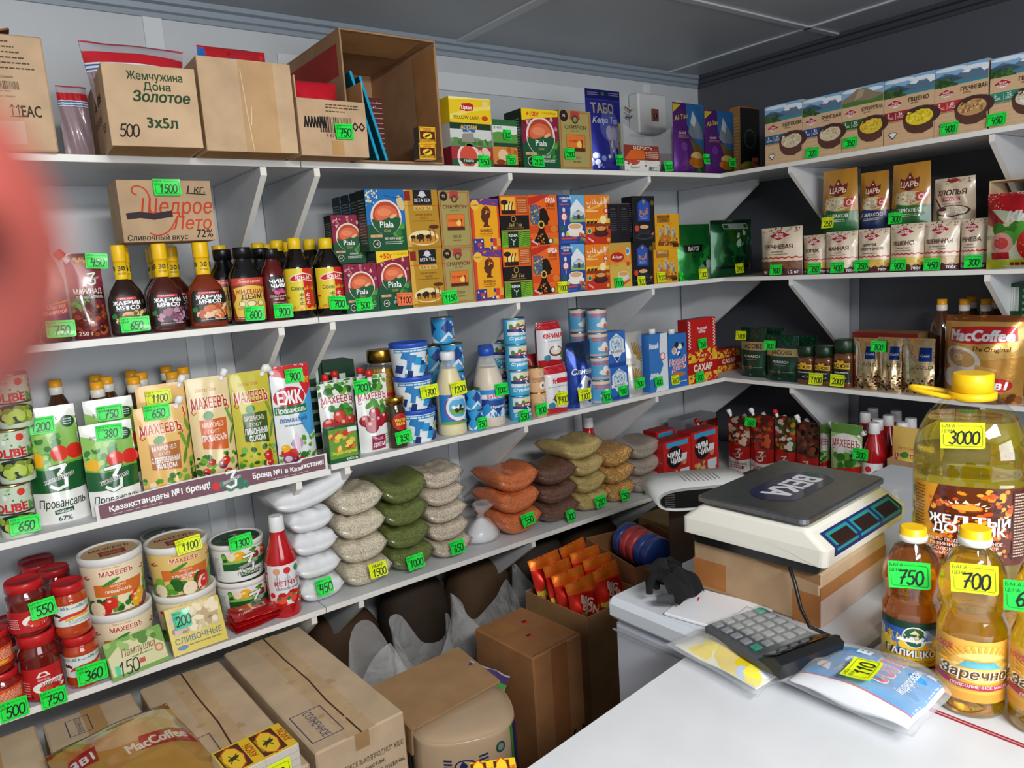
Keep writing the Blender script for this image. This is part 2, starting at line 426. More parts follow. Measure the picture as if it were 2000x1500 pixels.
    def veg(s, u0, v0, u1, v1, seed=1, r=.09):
        g = random.Random(seed)
        s.blob(u0, v0, u1, v1, 36, ['#2f7a24', '#4f9a2a', '#1f5a1c', '#79b540'], r*.35, r*.9, seed)
        for i in range(7):
            u, v = g.uniform(u0+r, u1-r), g.uniform(v0+(v1-v0)*.2, v1-(v1-v0)*.2); c = g.choice(('#d42a1e', '#e2402a', '#f1b21c', '#c9221c', '#f2e3c0', '#7d2a52'))
            q = r*g.uniform(.7, 1.15); s.o(u, v, q, c, 14); s.e(u-q*.3, v+q*.35*s.W/s.H, q*.3, q*.2*s.W/s.H, '#f6d5c8' if c != '#f1b21c' else '#fbe9a0', 8)

TAGC = {'g': '#18ee48', 'y': '#e8fb12', 'o': '#ff7a4a', 't': '#3fd69b'}
TAGN = {'g': 'green', 'y': 'yellow', 'o': 'orange', 't': 'teal'}
def tagmesh(num, col, w=.056, h=.037, curl=.004, top=None):
    M = Mb()
    def S(u, v, off=0): return ((u-.5)*w, -off-curl*((1-v)**2)-.003*(u-.5)**2*2, (v-.5)*h)
    K = 6; out = [(0, 0), (.9, 0), (.97, .03), (1, .1), (1, 1), (0, 1)]
    A = Art(M, S, w, h, 'card', .26, .26, .0003)
    A.p(out, TAGC[col]); A.k -= 8; n = len(M.f)
    B = Art(M, lambda u, v, off=0: S(u, v, -.0002), w, h, 'card', .3, .3); B.p(out, TAGC[col])
    dk = '#14501f' if col in 'gt' else '#6b6f12' if col == 'y' else '#8a2c10'
    A.k = 9
    if top: A.t(top, .5, .78, .2, '#16161c', .9, .02)
    else:
        A.t('БАҒА', .04, .87, .13, dk, .4, .01, al='l'); A.t('ЦЕНА', .04, .68, .13, dk, .3, .01, al='l')
        A.line([(.38, .87), (.9, .87), (.94, .8), (.94, .16), (.9, .1), (.12, .1), (.07, .18), (.07, .55)], .012, dk)
    A.hand(num, .53, .42 if not top else .33, .52 if len(num) < 4 else .48, '#10121c', sp=.85)
    return M
def ptag(parent, num, col, x, y, z, rot=0, rx=0, w=.056, h=.037, rz=0, top=None, off=None):
    M = tagmesh(num, col, w, h, top=top)
    return M.build('price_tag', parent, (x, y, z), rot=(math.radians(rx), math.radians(-rot), math.radians(rz)), label='%s price tag reading %s' % (TAGN[col], num))
# ================================================================ the room
ZS = [1.8188, 1.4167, 1.0135, 0.6174]; TH = .016; YF = 1.9; YW = 2.33; XR = 2.464; XW = 2.87
XL, YB, ZC = -1.3, -2.4, 2.305
def struct(name, M, **k): o = M.build(name, **k); o['kind'] = 'structure'; return o
def sbox(name, x0, x1, y0, y1, z0, z1, col, mat='wallpanel', c=.0005):
    M = Mb(); cbox(M, x0, x1, y0, y1, z0, z1, c, col, mat); return struct(name, M)
sbox('floor', XL-.1, XW+.1, YB-.1, YW+.1, -.06, 0, '#6d6259', 'floor')
sbox('ceiling', XL-.1, XW+.1, YB-.1, YW+.1, ZC, ZC+.05, '#a9afb4')
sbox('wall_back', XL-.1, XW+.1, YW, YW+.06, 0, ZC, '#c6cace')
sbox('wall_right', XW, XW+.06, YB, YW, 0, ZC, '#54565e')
sbox('wall_left', XL-.06, XL, YB, YW, 0, ZC, '#c9ccd0')
M = Mb()
for x0, x1, z0, z1 in ((XL-.1, -.55, 0, ZC), (1.55, XW+.1, 0, ZC), (-.55, 1.55, 0, .9), (-.55, 1.55, 2.2, ZC)): cbox(M, x0, x1, YB-.06, YB, z0, z1, .0005, '#c9ccd0', 'wallpanel')
struct('wall_front', M)
M = Mb()
for x0, x1, z0, z1 in ((-.55, 1.55, .9, .95), (-.55, 1.55, 2.15, 2.2), (-.55, -.5, .9, 2.2), (1.5, 1.55, .9, 2.2), (.47, .53, .9, 2.2)): cbox(M, x0, x1, YB-.05, YB+.02, z0, z1, .002, '#e9ebee', 'plastic')
struct('window_1', M)
# cornice (profiled) along the back and right wall
def cornice(name, P, D, N_, L_, col):
    prof = [(0, -.046), (.008, -.046), (.012, -.034), (.022, -.03), (.026, -.016), (.04, -.012), (.044, 0), (0, 0)]
    vs = []; n = len(prof)
    for t in (0, L_):
        for d, z in prof: vs.append(Vector(P)+Vector(D)*t+Vector(N_)*d+Vector((0, 0, z)))
    fs = [[i, (i+1) % n, n+(i+1) % n, n+i] for i in range(n)]+[list(range(n))[::-1], [n+i for i in range(n)]]
    M = Mb(); M.add(vs, fs, col, 'plastic'); return struct(name, M)
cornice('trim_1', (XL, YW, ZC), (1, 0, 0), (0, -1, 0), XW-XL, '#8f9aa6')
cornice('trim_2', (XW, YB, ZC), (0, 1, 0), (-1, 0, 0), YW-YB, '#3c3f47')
k = 3
def trim(x0, x1, y0, y1, z0, z1, col='#d9dde1'):
    global k; sbox('trim_%d' % k, x0, x1, y0, y1, z0, z1, col, 'plastic', .001); k += 1
for px, w, z0, z1 in ((298, .05, 0, 2.26), (438, .055, 0, 1.40), (868, .05, 0, 1.40), (1117, .042, 0, 2.0), (1327, .035, 0, 2.2), (1282, .04, 1.9, 2.25)):
    x = sol(px, (0, YW, 1.3 if z1 < 2.1 else 2.0), 0)
    if px == 1282: x = onY(1262, 175, YW).x
    if px == 298: x = onY(298, 50, YW).x
    trim(x-w/2, x+w/2, YW-.006, YW, z0, z1)
za = onY(950, 168, YW).z; trim(.9, 2.35, YW-.008, YW, za-.03, za+.03)
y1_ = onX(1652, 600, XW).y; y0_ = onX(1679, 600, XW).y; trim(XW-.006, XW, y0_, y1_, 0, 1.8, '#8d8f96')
# ceiling joint strips
a = onZ(868, 95, ZC); trim(a.x-.02, a.x+.02, YB, YW-.04, ZC-.006, ZC, '#c3c8cc')
a = onZ(1500, 78, ZC); trim(a.x-.008, a.x+.008, YB, YW-.04, ZC-.006, ZC, '#c3c8cc')
a = onZ(1500, 35, ZC); trim(XL, XW-.04, a.y-.014, a.y+.014, ZC-.006, ZC, '#b9bec3')
# ceiling lamp behind the camera
t = thing('ceiling_lamp', 'flat rectangular ceiling lamp with white frame', 'lamp', (.25, -.75, ZC))
M = Mb(); cbox(M, -.58, .58, -.28, .28, -.035, 0, .004, '#e8e8e8', 'plastic'); M.build('housing', t)

# ================================================================ shelves and brackets
def shelf(label, x0, x1, y0, y1, z, front='f'):
    M = Mb(); cbox(M, x0, x1, y0, y1, z-TH, z, .0008, '#d3d5d8', 'laminate', **{front: '#ecebe6'})
    return tagp(M.build('shelf_board'), label, 'shelf')
brk = [587, 622, 646, 637]; words_ = ['top', 'second', 'third', 'lowest']
for i in range(4):
    xb = sol(brk[i], (0, YF, ZS[i]), 0); z = ZS[i]
    dz = .011 if i == 2 else 0
    shelf('white %s shelf board on the back wall, left length' % words_[i], XL+.02, xb-.001, YF, YW-.008, z-dz)
    shelf('white %s shelf board on the back wall, right length up to the corner' % words_[i], xb+.001, XW-.001 if i == 3 else XR-.001, YF, YW-.008, z)
    shelf('white %s shelf board along the dark right wall' % words_[i], XR, XW-.008, -.2, YW-.009 if i < 3 else YF-.002, z, 'l')
def bracket(label, P, D, Wd, h, d, lo=.02):
    """sloping side panel under a shelf: D runs from the front to the wall"""
    P = Vector(P); D = Vector(D); s = Vector((-D.y, D.x, 0))*.008
    prof = [(0, 0), (0, -lo), (d, -h), (d, 0)]
    vs = [P+D*a+Vector((0, 0, b))+s*q for q in (-1, 1) for a, b in prof]
    fs = [[3, 2, 1, 0], [4, 5, 6, 7], [0, 1, 5, 4], [1, 2, 6, 5], [2, 3, 7, 6], [3, 0, 4, 7]]
    M = Mb(); M.add(vs, fs, ['#cfd1d4', '#cfd1d4', '#ece9e2', '#ece9e2', '#cfd1d4', '#cfd1d4'], 'laminate')
    tagp(M.build('shelf_bracket'), label, 'bracket', 'sloping shelf brackets')
nth = ['first', 'second', 'third', 'fourth', 'fifth']
for i in range(4):
    for j, x in enumerate((.669, .81, 1.441, 2.066, 2.71)):
        bracket('sloping white bracket panel under the %s back shelf, %s from the left' % (words_[i], nth[j]), (x, YF+.004, ZS[i]-TH-.001-(.011 if i == 2 and j < 2 and x < .75 else 0)), (0, 1, 0), 0, .33, YW-YF-.016)
    for j, y in enumerate((1.6, .948)):
        bracket('sloping white bracket panel under the %s right-hand shelf, %s' % (words_[i], ('nearer the corner', 'further from the corner')[j]), (XR+.004, y, ZS[i]-TH-.001), (1, 0, 0), 0, .33, XW-XR-.016)
# ================================================================ placing goods on the shelves
class Fr:                        # a goods frame: front face on a shelf, local x right, -y to the room
    def __init__(s, p0, p1, z, H, D, rz):
        s.W = (p1-p0).length; s.H = H; s.D = D; s.rz = rz; s.z = z; s.top = z+H
        m = (p0+p1)/2; s.n = Vector((-math.sin(rz), math.cos(rz), 0)); c = m+s.n*(D/2); s.loc = (c.x, c.y, z); s.mid = m
    def loc_of(s, px, py, off=.003):      # pixel -> local (x, z) on the front plane moved out by off
        d = ray(px, py); q = s.mid-s.n*off; t = (q-CAM).dot(s.n)/d.dot(s.n); P = CAM+d*t-Vector(s.loc)
        return (P.x*math.cos(s.rz)+P.y*math.sin(s.rz), -s.D/2-off, P.z)
    def tag(s, root, num, col, px, py, rot=0, off=.004, rx=0, w=.056, h=.037, rz=0, top=None):
        x, y, z = s.loc_of(px, py, off); return ptag(root, num, col, x, y, z, rot, rx, w, h, rz, top)
def FB(i, l, r, yt, dy=.012, z=None, d=.07):
    z = ZS[i] if z is None else z; Y = YF+dy
    x0 = sol(l, (0, Y, z), 0); x1 = sol(r, (0, Y, z), 0); xm = (x0+x1)/2
    return Fr(Vector((x0, Y, z)), Vector((x1, Y, z)), z, solZ(yt, xm, Y)-z, d, 0)
def FS(i, l, r, yt, dx=.012, z=None, d=.07):
    z = ZS[i] if z is None else z; X = XR+dx
    y0 = sol(l, (X, 0, z), 1); y1 = sol(r, (X, 0, z), 1); ym = (y0+y1)/2
    return Fr(Vector((X, y0, z)), Vector((X, y1, z)), z, solZ(yt, X, ym)-z, d, -PI/2)
def FZ(bl, br, z, yt, d):        # bottom corners on a level surface
    p0 = onZ(*bl, z); p1 = onZ(*br, z); m = (p0+p1)/2
    return Fr(p0, p1, z, solZ(yt, m.x, m.y)-z, d, math.atan2(p1.y-p0.y, p1.x-p0.x))
def finish(name, part, label, cat, fr, M, tags=(), group=None, extra=()):
    """one mesh when there is nothing else on it, otherwise an Empty with its parts"""
    if not tags and not extra:
        return tagp(M.build(name, None, fr.loc, fr.rz), label, cat, group)
    t = thing(name, label, cat, fr.loc, fr.rz, group)
    M.build(part, t)
    for nm, m in extra: m.build(nm, t)
    for tg in tags: fr.tag(t, *tg[:4], **(tg[4] if len(tg) > 4 else {}))
    return t
def flat(fr): return lambda u, v, off=0: ((u-.5)*fr.W, -fr.D/2-off, v*fr.H)
def side(fr, sgn): return lambda u, v, off=0: (sgn*(fr.W/2+off), sgn*(u-.5)*fr.D, v*fr.H)
def top_(fr): return lambda u, v, off=0: ((u-.5)*fr.W, (v-.5)*fr.D, fr.H+off)
def carton(name, label, cat, fr, art, col, sidec=None, topc=None, tags=(), group=None, mat='card', text=True, seed=1, sgn=-1, tc='#8a9a8c'):
    M = Mb(); sc = sidec or col
    cbox(M, -fr.W/2, fr.W/2, -fr.D/2, fr.D/2, 0, fr.H, .0008, col, mat, l=sc, r=sc, t=topc or sc, b=sc)
    if art: art(Art(M, flat(fr), fr.W, fr.H, mat))
    if text:
        A = Art(M, side(fr, sgn), fr.D, fr.H, mat); A.ln(.14, .12, .86, .86, 16, tc, seed, .3)
    return finish(name, 'carton', label, cat, fr, M, tags, group)
def pouch(name, label, cat, fr, art, col, T=.05, prof='doy', mat='gloss', tags=(), group=None, spout=None, seed=0, back=None, part='pouch', **kw):
    M = Mb(); S = bag(M, fr.W, fr.H, T, prof, col, back, mat, seed, **kw)
    if art: art(Art(M, S, fr.W, fr.H, mat, .042, .036))
    ex = []
    if spout:                    # screw cap on the bevelled top corner
        u, v, a, c = spout[:4]; c = C(c); s_ = Mb(); x, y, z = S(u, v); r = .0085*(spout[4] if len(spout) > 4 else 1)
        dx, dz = math.sin(a), math.cos(a); ax = Vector((dx, 0, dz)); y = 0
        p = Vector((x, y, z)); tube(s_, [p-ax*.006, p+ax*.008], r*.75, '#f2f2ee', 'plastic', 12)
        tube(s_, [p+ax*.008, p+ax*.0085, p+ax*.024, p+ax*.026], [r*.9, r*1.15, r*1.1, r*.8], c, 'plastic', 14); ex.append(('screw_cap', s_))
    fr2 = fr
    t = finish(name, part, label, cat, fr, M, (), group, ex) if not tags else None
    if tags:
        t = thing(name, label, cat, fr.loc, fr.rz, group); M.build(part, t)
        for nm, m in ex: m.build(nm, t)
        for tg in tags:
            kw2 = dict(tg[4]) if len(tg) > 4 else {}
            # lay the tag on the bulging front
            off = kw2.pop('off', None)
            x, y, z = fr.loc_of(tg[2], tg[3], 0)
            u = min(.95, max(.05, x/fr.W+.5)); v = min(.97, max(.03, z/fr.H)); yy = min(S(u2, v2)[1] for u2 in (u-.04, u, u+.04) for v2 in (max(.02, v-.06), v, min(.98, v+.06)))
            x, y, z = fr.loc_of(tg[2], tg[3], -yy-fr.D/2)
            ptag(t, tg[0], tg[1], x, yy-.003-(off or 0), z, kw2.get('rot', 0), kw2.get('rx', 0), kw2.get('w', .056), kw2.get('h', .037), kw2.get('rz', 0), kw2.get('top'))
    return t

# ================================================================ printed designs
def a_piala(top='#8c1c3e', banner=None, word='КЕНИЯ', seed=1):
    def f(A):
        A.r(0, 0, 1, .42, '#0d3f27'); A.r(0, .42, 1, 1, top); A.wave(0, .42, .02, 1, '#125232')
        if top == '#8c1c3e': A.blob(.03, .68, .97, .96, 34, ['#e3b7a4', '#c9788a', '#6e1230'], .015, .06, seed)
        else: A.blob(.02, .74, .35, .98, 40, ['#e8e2c4', '#d8d0a0'], .01, .035, seed); A.e(.9, .78, .09, .13, '#d9c48c', 14, .3); A.line([(.5, .9), (.8, .86), (.98, .9)], .02, '#1c4f80')
        A.blob(.72, .1, .98, .5, 10, ['#4c9a3c', '#2f7a34'], .04, .1, seed+4)
        cx, cy, r = .5, .55, .40
        A.o(cx, cy, r, '#f1ddd0', 28); A.o(cx, cy+.01, r*.86, '#b9472c', 26); A.e(cx, cy+.05, r*.74, r*.5*A.W/A.H, '#e06c44', 22); A.e(cx-.05, cy+.08, r*.45, r*.22*A.W/A.H, '#ee8a5e', 16)
        k = A.W/A.H; n = 20
        pts = [(cx+r*.93*math.cos(PI+PI*i/n), cy-.02+r*.93*k*math.sin(PI+PI*i/n)) for i in range(n+1)]
        pts += [(cx+r*.93-(r*1.86)*i/10, cy-.02+.035*math.sin(2*PI*i/10)) for i in range(1, 10)]
        A.p(pts, '#1c5a34')
        A.e(.68, .565, .1, .03*1, '#e9b488', 10, .4)
        A.t('Piala', .5, cy-.115, .105, '#fff', .66, .012); A.t('Gold', .5, cy-.215, .045, '#d9b45a', .3, .005, .3)
        A.r(.06, .225, .36, .27, '#d9a77c'); A.t('ТЕА', .2, .247, .022, '#5a2a1a'); A.o(.2, .12, .095, '#e8dcc4', 16); A.o(.2, .12, .08, '#0d3f27', 16); A.t('•1', .2, .12, .05, '#fff')
        A.t(word, .62, .2, .04, '#f2ead8'); A.ln(.42, .1, .86, .16, 2, '#cfd8c8', seed)
        if banner:
            A.p([(0, .8), (.35, .85), (1, .9), (1, 1), (0, 1)], '#f6d21c'); A.t(banner[0], .3, .92, .085, '#d8321e', .5, .03); A.t(banner[1], .75, .945, .04, '#b05a18', .42, .01)
    return f
def a_beta(A):
    A.r(0, 0, 1, 1, '#b98a24'); A.p([(0, 0), (.15, 0), (.1, 1), (0, 1)], '#d9ac45'); A.r(.28, .75, .82, 1, '#17181c'); A.r(.02, .82, .2, .98, '#8a1f1c')
    A.o(.55, .93, .09, '#c9ccd2', 12); A.p([(.42, .9), (.68, .9), (.6, .96), (.5, .96)], '#d8dade'); A.t('BETA TEA', .55, .83, .06, '#f2f2f0', .46, .01)
    A.r(.28, .66, .82, .73, '#d8b864'); A.t('BLACK TEA', .55, .695, .042, '#5a3c10', .48); A.t('DREAM KENYA', .55, .59, .036, '#6a420e', .6); A.t('GOLD', .55, .535, .04, '#6a420e'); A.ln(.2, .47, .86, .5, 1, '#7a5a20', 3)
    A.e(.5, .2, .44, .13, '#f1dfa8', 22); A.e(.5, .17, .4, .08, '#c98a2c', 20)
    for x, s in ((.2, .6), (.42, 1), (.65, .7)): A.e(x, .22, .1*s, .05*s, '#2a1c10', 12); A.r(x-.07*s, .14, x-.03*s, .22, '#2a1c10'); A.r(x+.03*s, .14, x+.07*s, .22, '#2a1c10'); A.e(x-.1*s, .215, .035*s, .04*s, '#2a1c10', 9)
    for x in (.72, .85): A.line([(x, .16), (x-.02, .3), (x-.05, .34)], .025, '#8a3c1c')
    A.e(.82, .38, .16, .035, '#5a2c14', 10); A.r(.02, .02, .98, .06, '#a87c1e'); A.r(0, .735, 1, .742, '#d8301c')
def a_champ(A, strip=True):
    A.r(0, 0, 1, 1, '#a28f4e')
    for m, c in ((.05, '#c23a28'), (.065, '#a99a5c')): A.r(m, m*.6, 1-m, 1-m*.6, c)
    A.p([(.38, .99), (.62, .99), (.66, .86), (.5, .8), (.34, .86)], '#b5413a'); A.o(.5, .85, .1, '#3a3a26', 12); A.o(.5, .85, .06, '#a09052', 10)
    A.o(.16, .9, .13, '#2a1418', 16); A.t('95', .16, .905, .05, '#e8d9a8'); A.t('CHAMPION', .5, .72, .07, '#3a3420', .84, .012); A.t('Since 1927', .5, .655, .03, '#4a4226', .4, 0, .2)
    A.r(.2, .3, .8, .59, '#8c7a3c'); A.r(.22, .31, .78, .58, '#e9762c'); A.r(.22, .31, .78, .37, '#54240f'); A.o(.6, .43, .08, '#f9d36a', 12); A.t('КЕНИЯ', .42, .48, .045, '#7a2c12', .4)
    A.line([(.7, .36), (.68, .5)], .03, '#54240f'); A.t('GOLD', .5, .2, .05, '#463e22'); A.t('FINE BLEND', .5, .13, .025, '#463e22')
    if strip: A.r(0, .735, 1, .742, '#d8301c')
def a_zhambo(A):
    A.r(0, 0, 1, 1, '#d9482c'); A.r(.1, .02, .93, .95, '#f4aa1c'); A.p([(0, .92), (1, .85), (1, 1), (0, 1)], '#6a3c86'); A.blob(.05, .9, .95, .99, 16, ['#c8402e', '#3a4aa0', '#d98a2c'], .02, .06, 4)
    A.o(.15, .88, .15, '#f0c04a', 14); A.t('ЖАМБО', .15, .88, .03, '#5a2a10')
    A.p([(.42, .82), (.5, .85), (.62, .84), (.7, .76), (.68, .66), (.6, .6), (.58, .5), (.66, .46), (.4, .46), (.46, .54), (.38, .57), (.36, .62), (.33, .66), (.37, .7), (.37, .77)], '#5a2c18')
    A.blob(.44, .7, .7, .85, 14, ['#e2a23c', '#b8321c'], .015, .04, 2); A.t('ЖАМБО', .5, .385, .055, '#4a1c10', .6, .02); A.t('КЕНИЙСКИЙ ЧАЙ', .5, .325, .026, '#4a1c10', .6); A.ln(.3, .27, .7, .3, 1, '#8a4a14')
    g = random.Random(5)
    for j in range(3):
        for i in range(7): A.r(.02+i*.138, .01+j*.075, .02+(i+1)*.138, .01+(j+1)*.075, g.choice(('#2c3f8e', '#d8432c', '#5a3a84', '#e8a23a', '#2c3f8e')))
    for i in range(6): A.o(g.uniform(.08, .92), g.uniform(.03, .2), .03, '#f2e6c8', 8)
    A.r(.38, .06, .62, .25, '#f4aa1c')
def a_safi(A):
    A.r(0, 0, 1, 1, '#141210'); A.r(0, .62, 1, 1, '#e2641c'); A.r(.05, .66, .55, .97, '#f6b43c'); A.o(.3, .78, .13, '#fbe08a', 14); A.r(.05, .64, .55, .72, '#2c160c'); A.e(.17, .87, .13, .05, '#2c160c', 10); A.line([(.17, .7), (.17, .88)], .03, '#2c160c')
    for x in (.33, .44): A.line([(x-.04, .7), (x-.02, .8), (x+.03, .88)], .03, '#2c160c')
    A.r(.6, .65, .97, .97, '#b84a1e'); A.ln(.63, .68, .94, .95, 8, '#f0b074', 3)
    A.o(.45, .55, .09, '#c49a50', 12); A.o(.45, .55, .07, '#141210', 12); A.t('Safi Tea', .5, .44, .075, '#d2a860', .82, .01, .2); A.ln(.2, .36, .8, .385, 1, '#8a7444')
    A.r(0, .31, 1, .335, '#b8964c'); A.r(0, 0, 1, .3, '#7cb52a')
    for i in range(8): A.line([(.6, .02+i*.035), (.8, .05+i*.035), (1, .02+i*.04)], .018, '#2f6a1a'); A.line([(0, .04+i*.035), (.12, .07+i*.035), (.28, .05+i*.03)], .018, '#3c7a1e')
    A.r(.22, 0, .58, .3, '#10301c'); A.t('KENIA', .4, .23, .055, '#fff', .33, .02); A.line([(.4, .04), (.4, .12), (.32, .16)], .02, '#dfe8d8'); A.line([(.4, .1), (.48, .15)], .02, '#dfe8d8')
def a_orda(A):
    A.r(0, 0, 1, 1, '#ee6a1e'); A.r(0, .25, 1, .4, '#d94f1a'); A.p([(0, .95), (.4, 1), (.75, 1), (.3, .86), (0, .8)], '#c8301c'); A.t('ОРДА', .76, .9, .085, '#fff', .34, .03); A.t('КЕНИЯ', .76, .8, .07, '#5a140c', .3, .02); A.ln(.6, .7, .92, .74, 2, '#7a2410')
    A.p([(.02, .5), (.05, .8), (.25, .82), (.45, .7), (.5, .55), (.38, .42), (.1, .42)], '#4a6a86'); A.blob(.04, .46, .42, .8, 60, ['#e2672c', '#2f8a8a', '#a03060', '#e8c05a', '#2c3a78'], .015, .04, 8)
    A.p([(.38, .72), (.52, .75), (.62, .68), (.66, .58), (.72, .52), (.64, .48), (.64, .42), (.5, .4), (.5, .3), (.6, .18), (.66, .02), (.05, .02), (.3, .3), (.34, .46)], '#1c0f0c')
    A.o(.4, .42, .11, '#e8b84a', 14); A.o(.4, .42, .07, '#1c0f0c', 12); A.blob(.2, .04, .5, .24, 16, ['#d8a83c', '#b03a1c'], .015, .04, 3); A.e(.84, .33, .13, .07, '#e0812c', 12)
    A.p([(0, .16), (.3, .02), (.3, .0), (.0, .0)], '#c82418'); A.t('КЕНИЯ', .14, .07, .04, '#fff', .28, .02, 0, -28); A.o(.7, .09, .09, '#2a5a3a', 12); A.o(.7, .09, .06, '#e8ecd8', 10); A.o(.88, .09, .08, '#c8a03a', 12)
def a_cup(A, x, y, r, cup, tea, saucer):
    k = A.W/A.H
    A.e(x, y-r*.62*k, r*1.25, r*.42*k, saucer, 20); A.e(x, y-r*.55*k, r*.6, r*.2*k, '#e9a98a', 14)
    A.p([(x-r, y)]+[(x+r*math.cos(PI+PI*i/12), y+r*.85*k*math.sin(PI+PI*i/12)) for i in range(1, 12)]+[(x+r, y)], cup); A.e(x, y, r, r*.36*k, cup, 20); A.e(x, y, r*.86, r*.27*k, tea, 18)
def a_alan(A):
    A.r(0, 0, 1, 1, '#2a4a9a'); A.p([(.42, 1), (1, 1), (1, .5), (.4, .5), (.5, .8)], '#6ab2e0'); A.p([(.45, .74), (.7, .92), (1, .72), (1, .55), (.45, .55)], '#eef2f6'); A.r(.42, .45, 1, .55, '#8fbf6a'); A.p([(.52, .62), (.74, .7), (.97, .62), (.97, .5), (.52, .5)], '#5d7a90'); A.e(.745, .62, .225, .05, '#c8d4da', 14); A.r(.7, .5, .8, .6, '#4a3020')
    A.t('АЛАННЫҢ', .28, .94, .045, '#fff', .46, .02); A.t('ШАЙ', .24, .88, .045, '#fff', .4, .02); A.r(.05, .8, .42, .825, '#e05a3a')
    A.e(.2, .7, .05, .05, '#dfe4ea', 12); A.line([(.2, .66), (.2, .4)], .025, '#dfe4ea'); A.o(.2, .56, .12, '#d8402c', 14); A.o(.2, .56, .09, '#f0efe8', 12); A.t('1Л', .2, .56, .03, '#d8402c')
    a_cup(A, .6, .36, .28, '#f6f0e8', '#e2b07c', '#f3ede4'); A.o(.12, .32, .08, '#2a6a4a', 12); A.o(.12, .2, .06, '#dce4e8', 10); A.o(.28, .2, .06, '#e0c23a', 10)
    A.p([(.05, .1), (.62, .1), (.66, .14), (.05, .14)], '#d8483a'); A.p([(.05, .03), (.6, .03), (.62, .07), (.05, .07)], '#3a62b8'); A.blob(.68, .02, .97, .2, 18, ['#3f8a3a', '#e08a3a', '#d2502c'], .02, .06, 2)
def a_qirat(A):
    A.r(0, 0, 1, 1, '#f0821c'); A.p([(0, .66), (.6, .76), (1, .92), (1, .98), (.5, .8), (0, .7)], '#f9b44a'); A.r(0, .42, 1, .52, '#f7c24a'); A.r(0, .36, 1, .43, '#9a3a14'); A.o(.72, .5, .13, '#fdeeb0', 16)
    for x in (.1, .25, .4): A.e(x, .45, .06, .025, '#2c140a', 10); A.line([(x-.03, .4), (x-.03, .45)], .02, '#2c140a'); A.line([(x+.04, .45), (x+.07, .49)], .02, '#2c140a')
    w = '#fff8ea'
    for pts in ([(.08, .86), (.1, .82), (.2, .82), (.24, .86)], [(.3, .93), (.3, .82)], [(.36, .84), (.4, .88), (.44, .84), (.4, .82), (.34, .82)], [(.5, .86), (.5, .82), (.62, .82), (.64, .87)], [(.68, .96), (.68, .82), (.76, .82)], [(.8, .96), (.8, .82)], [(.1, .76), (.14, .74), (.18, .77)]): A.line(pts, .024, w)
    for x, y in ((.4, .92), (.56, .79), (.2, .79)): A.o(x, y, .016, w, 6)
    A.e(.84, .88, .05, .06, '#dfe4ea', 12); A.line([(.84, .82), (.84, .56)], .025, '#dfe4ea'); A.o(.84, .68, .09, '#d8301c', 12); A.o(.84, .68, .06, '#f2e6d8', 10)
    A.r(.06, .66, .5, .69, '#f5d49a'); A.p([(0, .2), (.5, .3), (1, .3), (1, 0), (0, 0)], '#c8341a'); a_cup(A, .6, .32, .25, '#5a1c14', '#dc9a5a', '#2c2430'); A.o(.13, .27, .09, '#e8ecd8', 12); A.o(.13, .27, .07, '#2f7a3c', 10)
    A.p([(.0, .16), (.04, .2), (.36, .04), (.32, 0), (0, 0)], '#d8281c'); A.t('КЕНИЯ', .17, .09, .035, '#fff', .34, .02, 0, -30); A.o(.9, .08, .07, '#d8b83a', 10)
def a_gold(A):
    A.r(0, 0, 1, 1, '#c9a14a'); A.p([(0, .8), (.5, .9), (1, .84), (1, 0), (0, 0)], '#e8922c'); A.p([(0, .5), (.6, .56), (1, .5), (1, 0), (0, 0)], '#d9b44e'); A.e(.35, .68, .32, .11, '#b8281e', 18); A.t('Al-hayat', .35, .69, .07, '#fff', .55, .01, .3); A.e(.84, .8, .1, .09, '#dfe6ec', 14); A.e(.84, .8, .07, .06, '#4a8ac0', 12); A.line([(.84, .7), (.84, .4)], .03, '#d8dce0'); A.o(.84, .52, .08, '#d8402c', 12)
    A.t('Gold', .3, .5, .05, '#a87a2a', .3, 0, .3); a_cup(A, .6, .3, .25, '#e9e0cc', '#dfa866', '#d8ccb4'); A.p([(.6, .05), (.9, .14), (.9, .19), (.6, .1)], '#d8402c')
def a_navy(A):
    A.r(0, 0, 1, 1, '#12141c'); A.p([(.22, .45), (.22, .85), (.5, .97), (.78, .85), (.78, .45)], '#1d3f9a'); A.p([(.27, .48), (.27, .84), (.5, .93), (.73, .84), (.73, .48)], '#2a58b8'); A.t('جنة', .5, .68, .12, '#c88a4a', .4, .02); A.line([(.36, .7), (.36, .62), (.6, .62), (.64, .74)], .03, '#c88a4a'); A.ln(.34, .5, .66, .56, 2, '#9ab0e0', 2); A.o(.5, .88, .06, '#b98a4a', 10)
    A.o(.9, .85, .08, '#6a5a38', 12); a_cup(A, .5, .33, .24, '#1c2630', '#e6b084', '#262c36'); A.o(.16, .3, .1, '#d8402c', 12); A.p([(.66, .06), (.94, .16), (.94, .22), (.66, .12)], '#e05a4a'); A.e(.5, .12, .4, .07, '#3a424c', 18); A.e(.5, .125, .34, .05, '#161a22', 18)
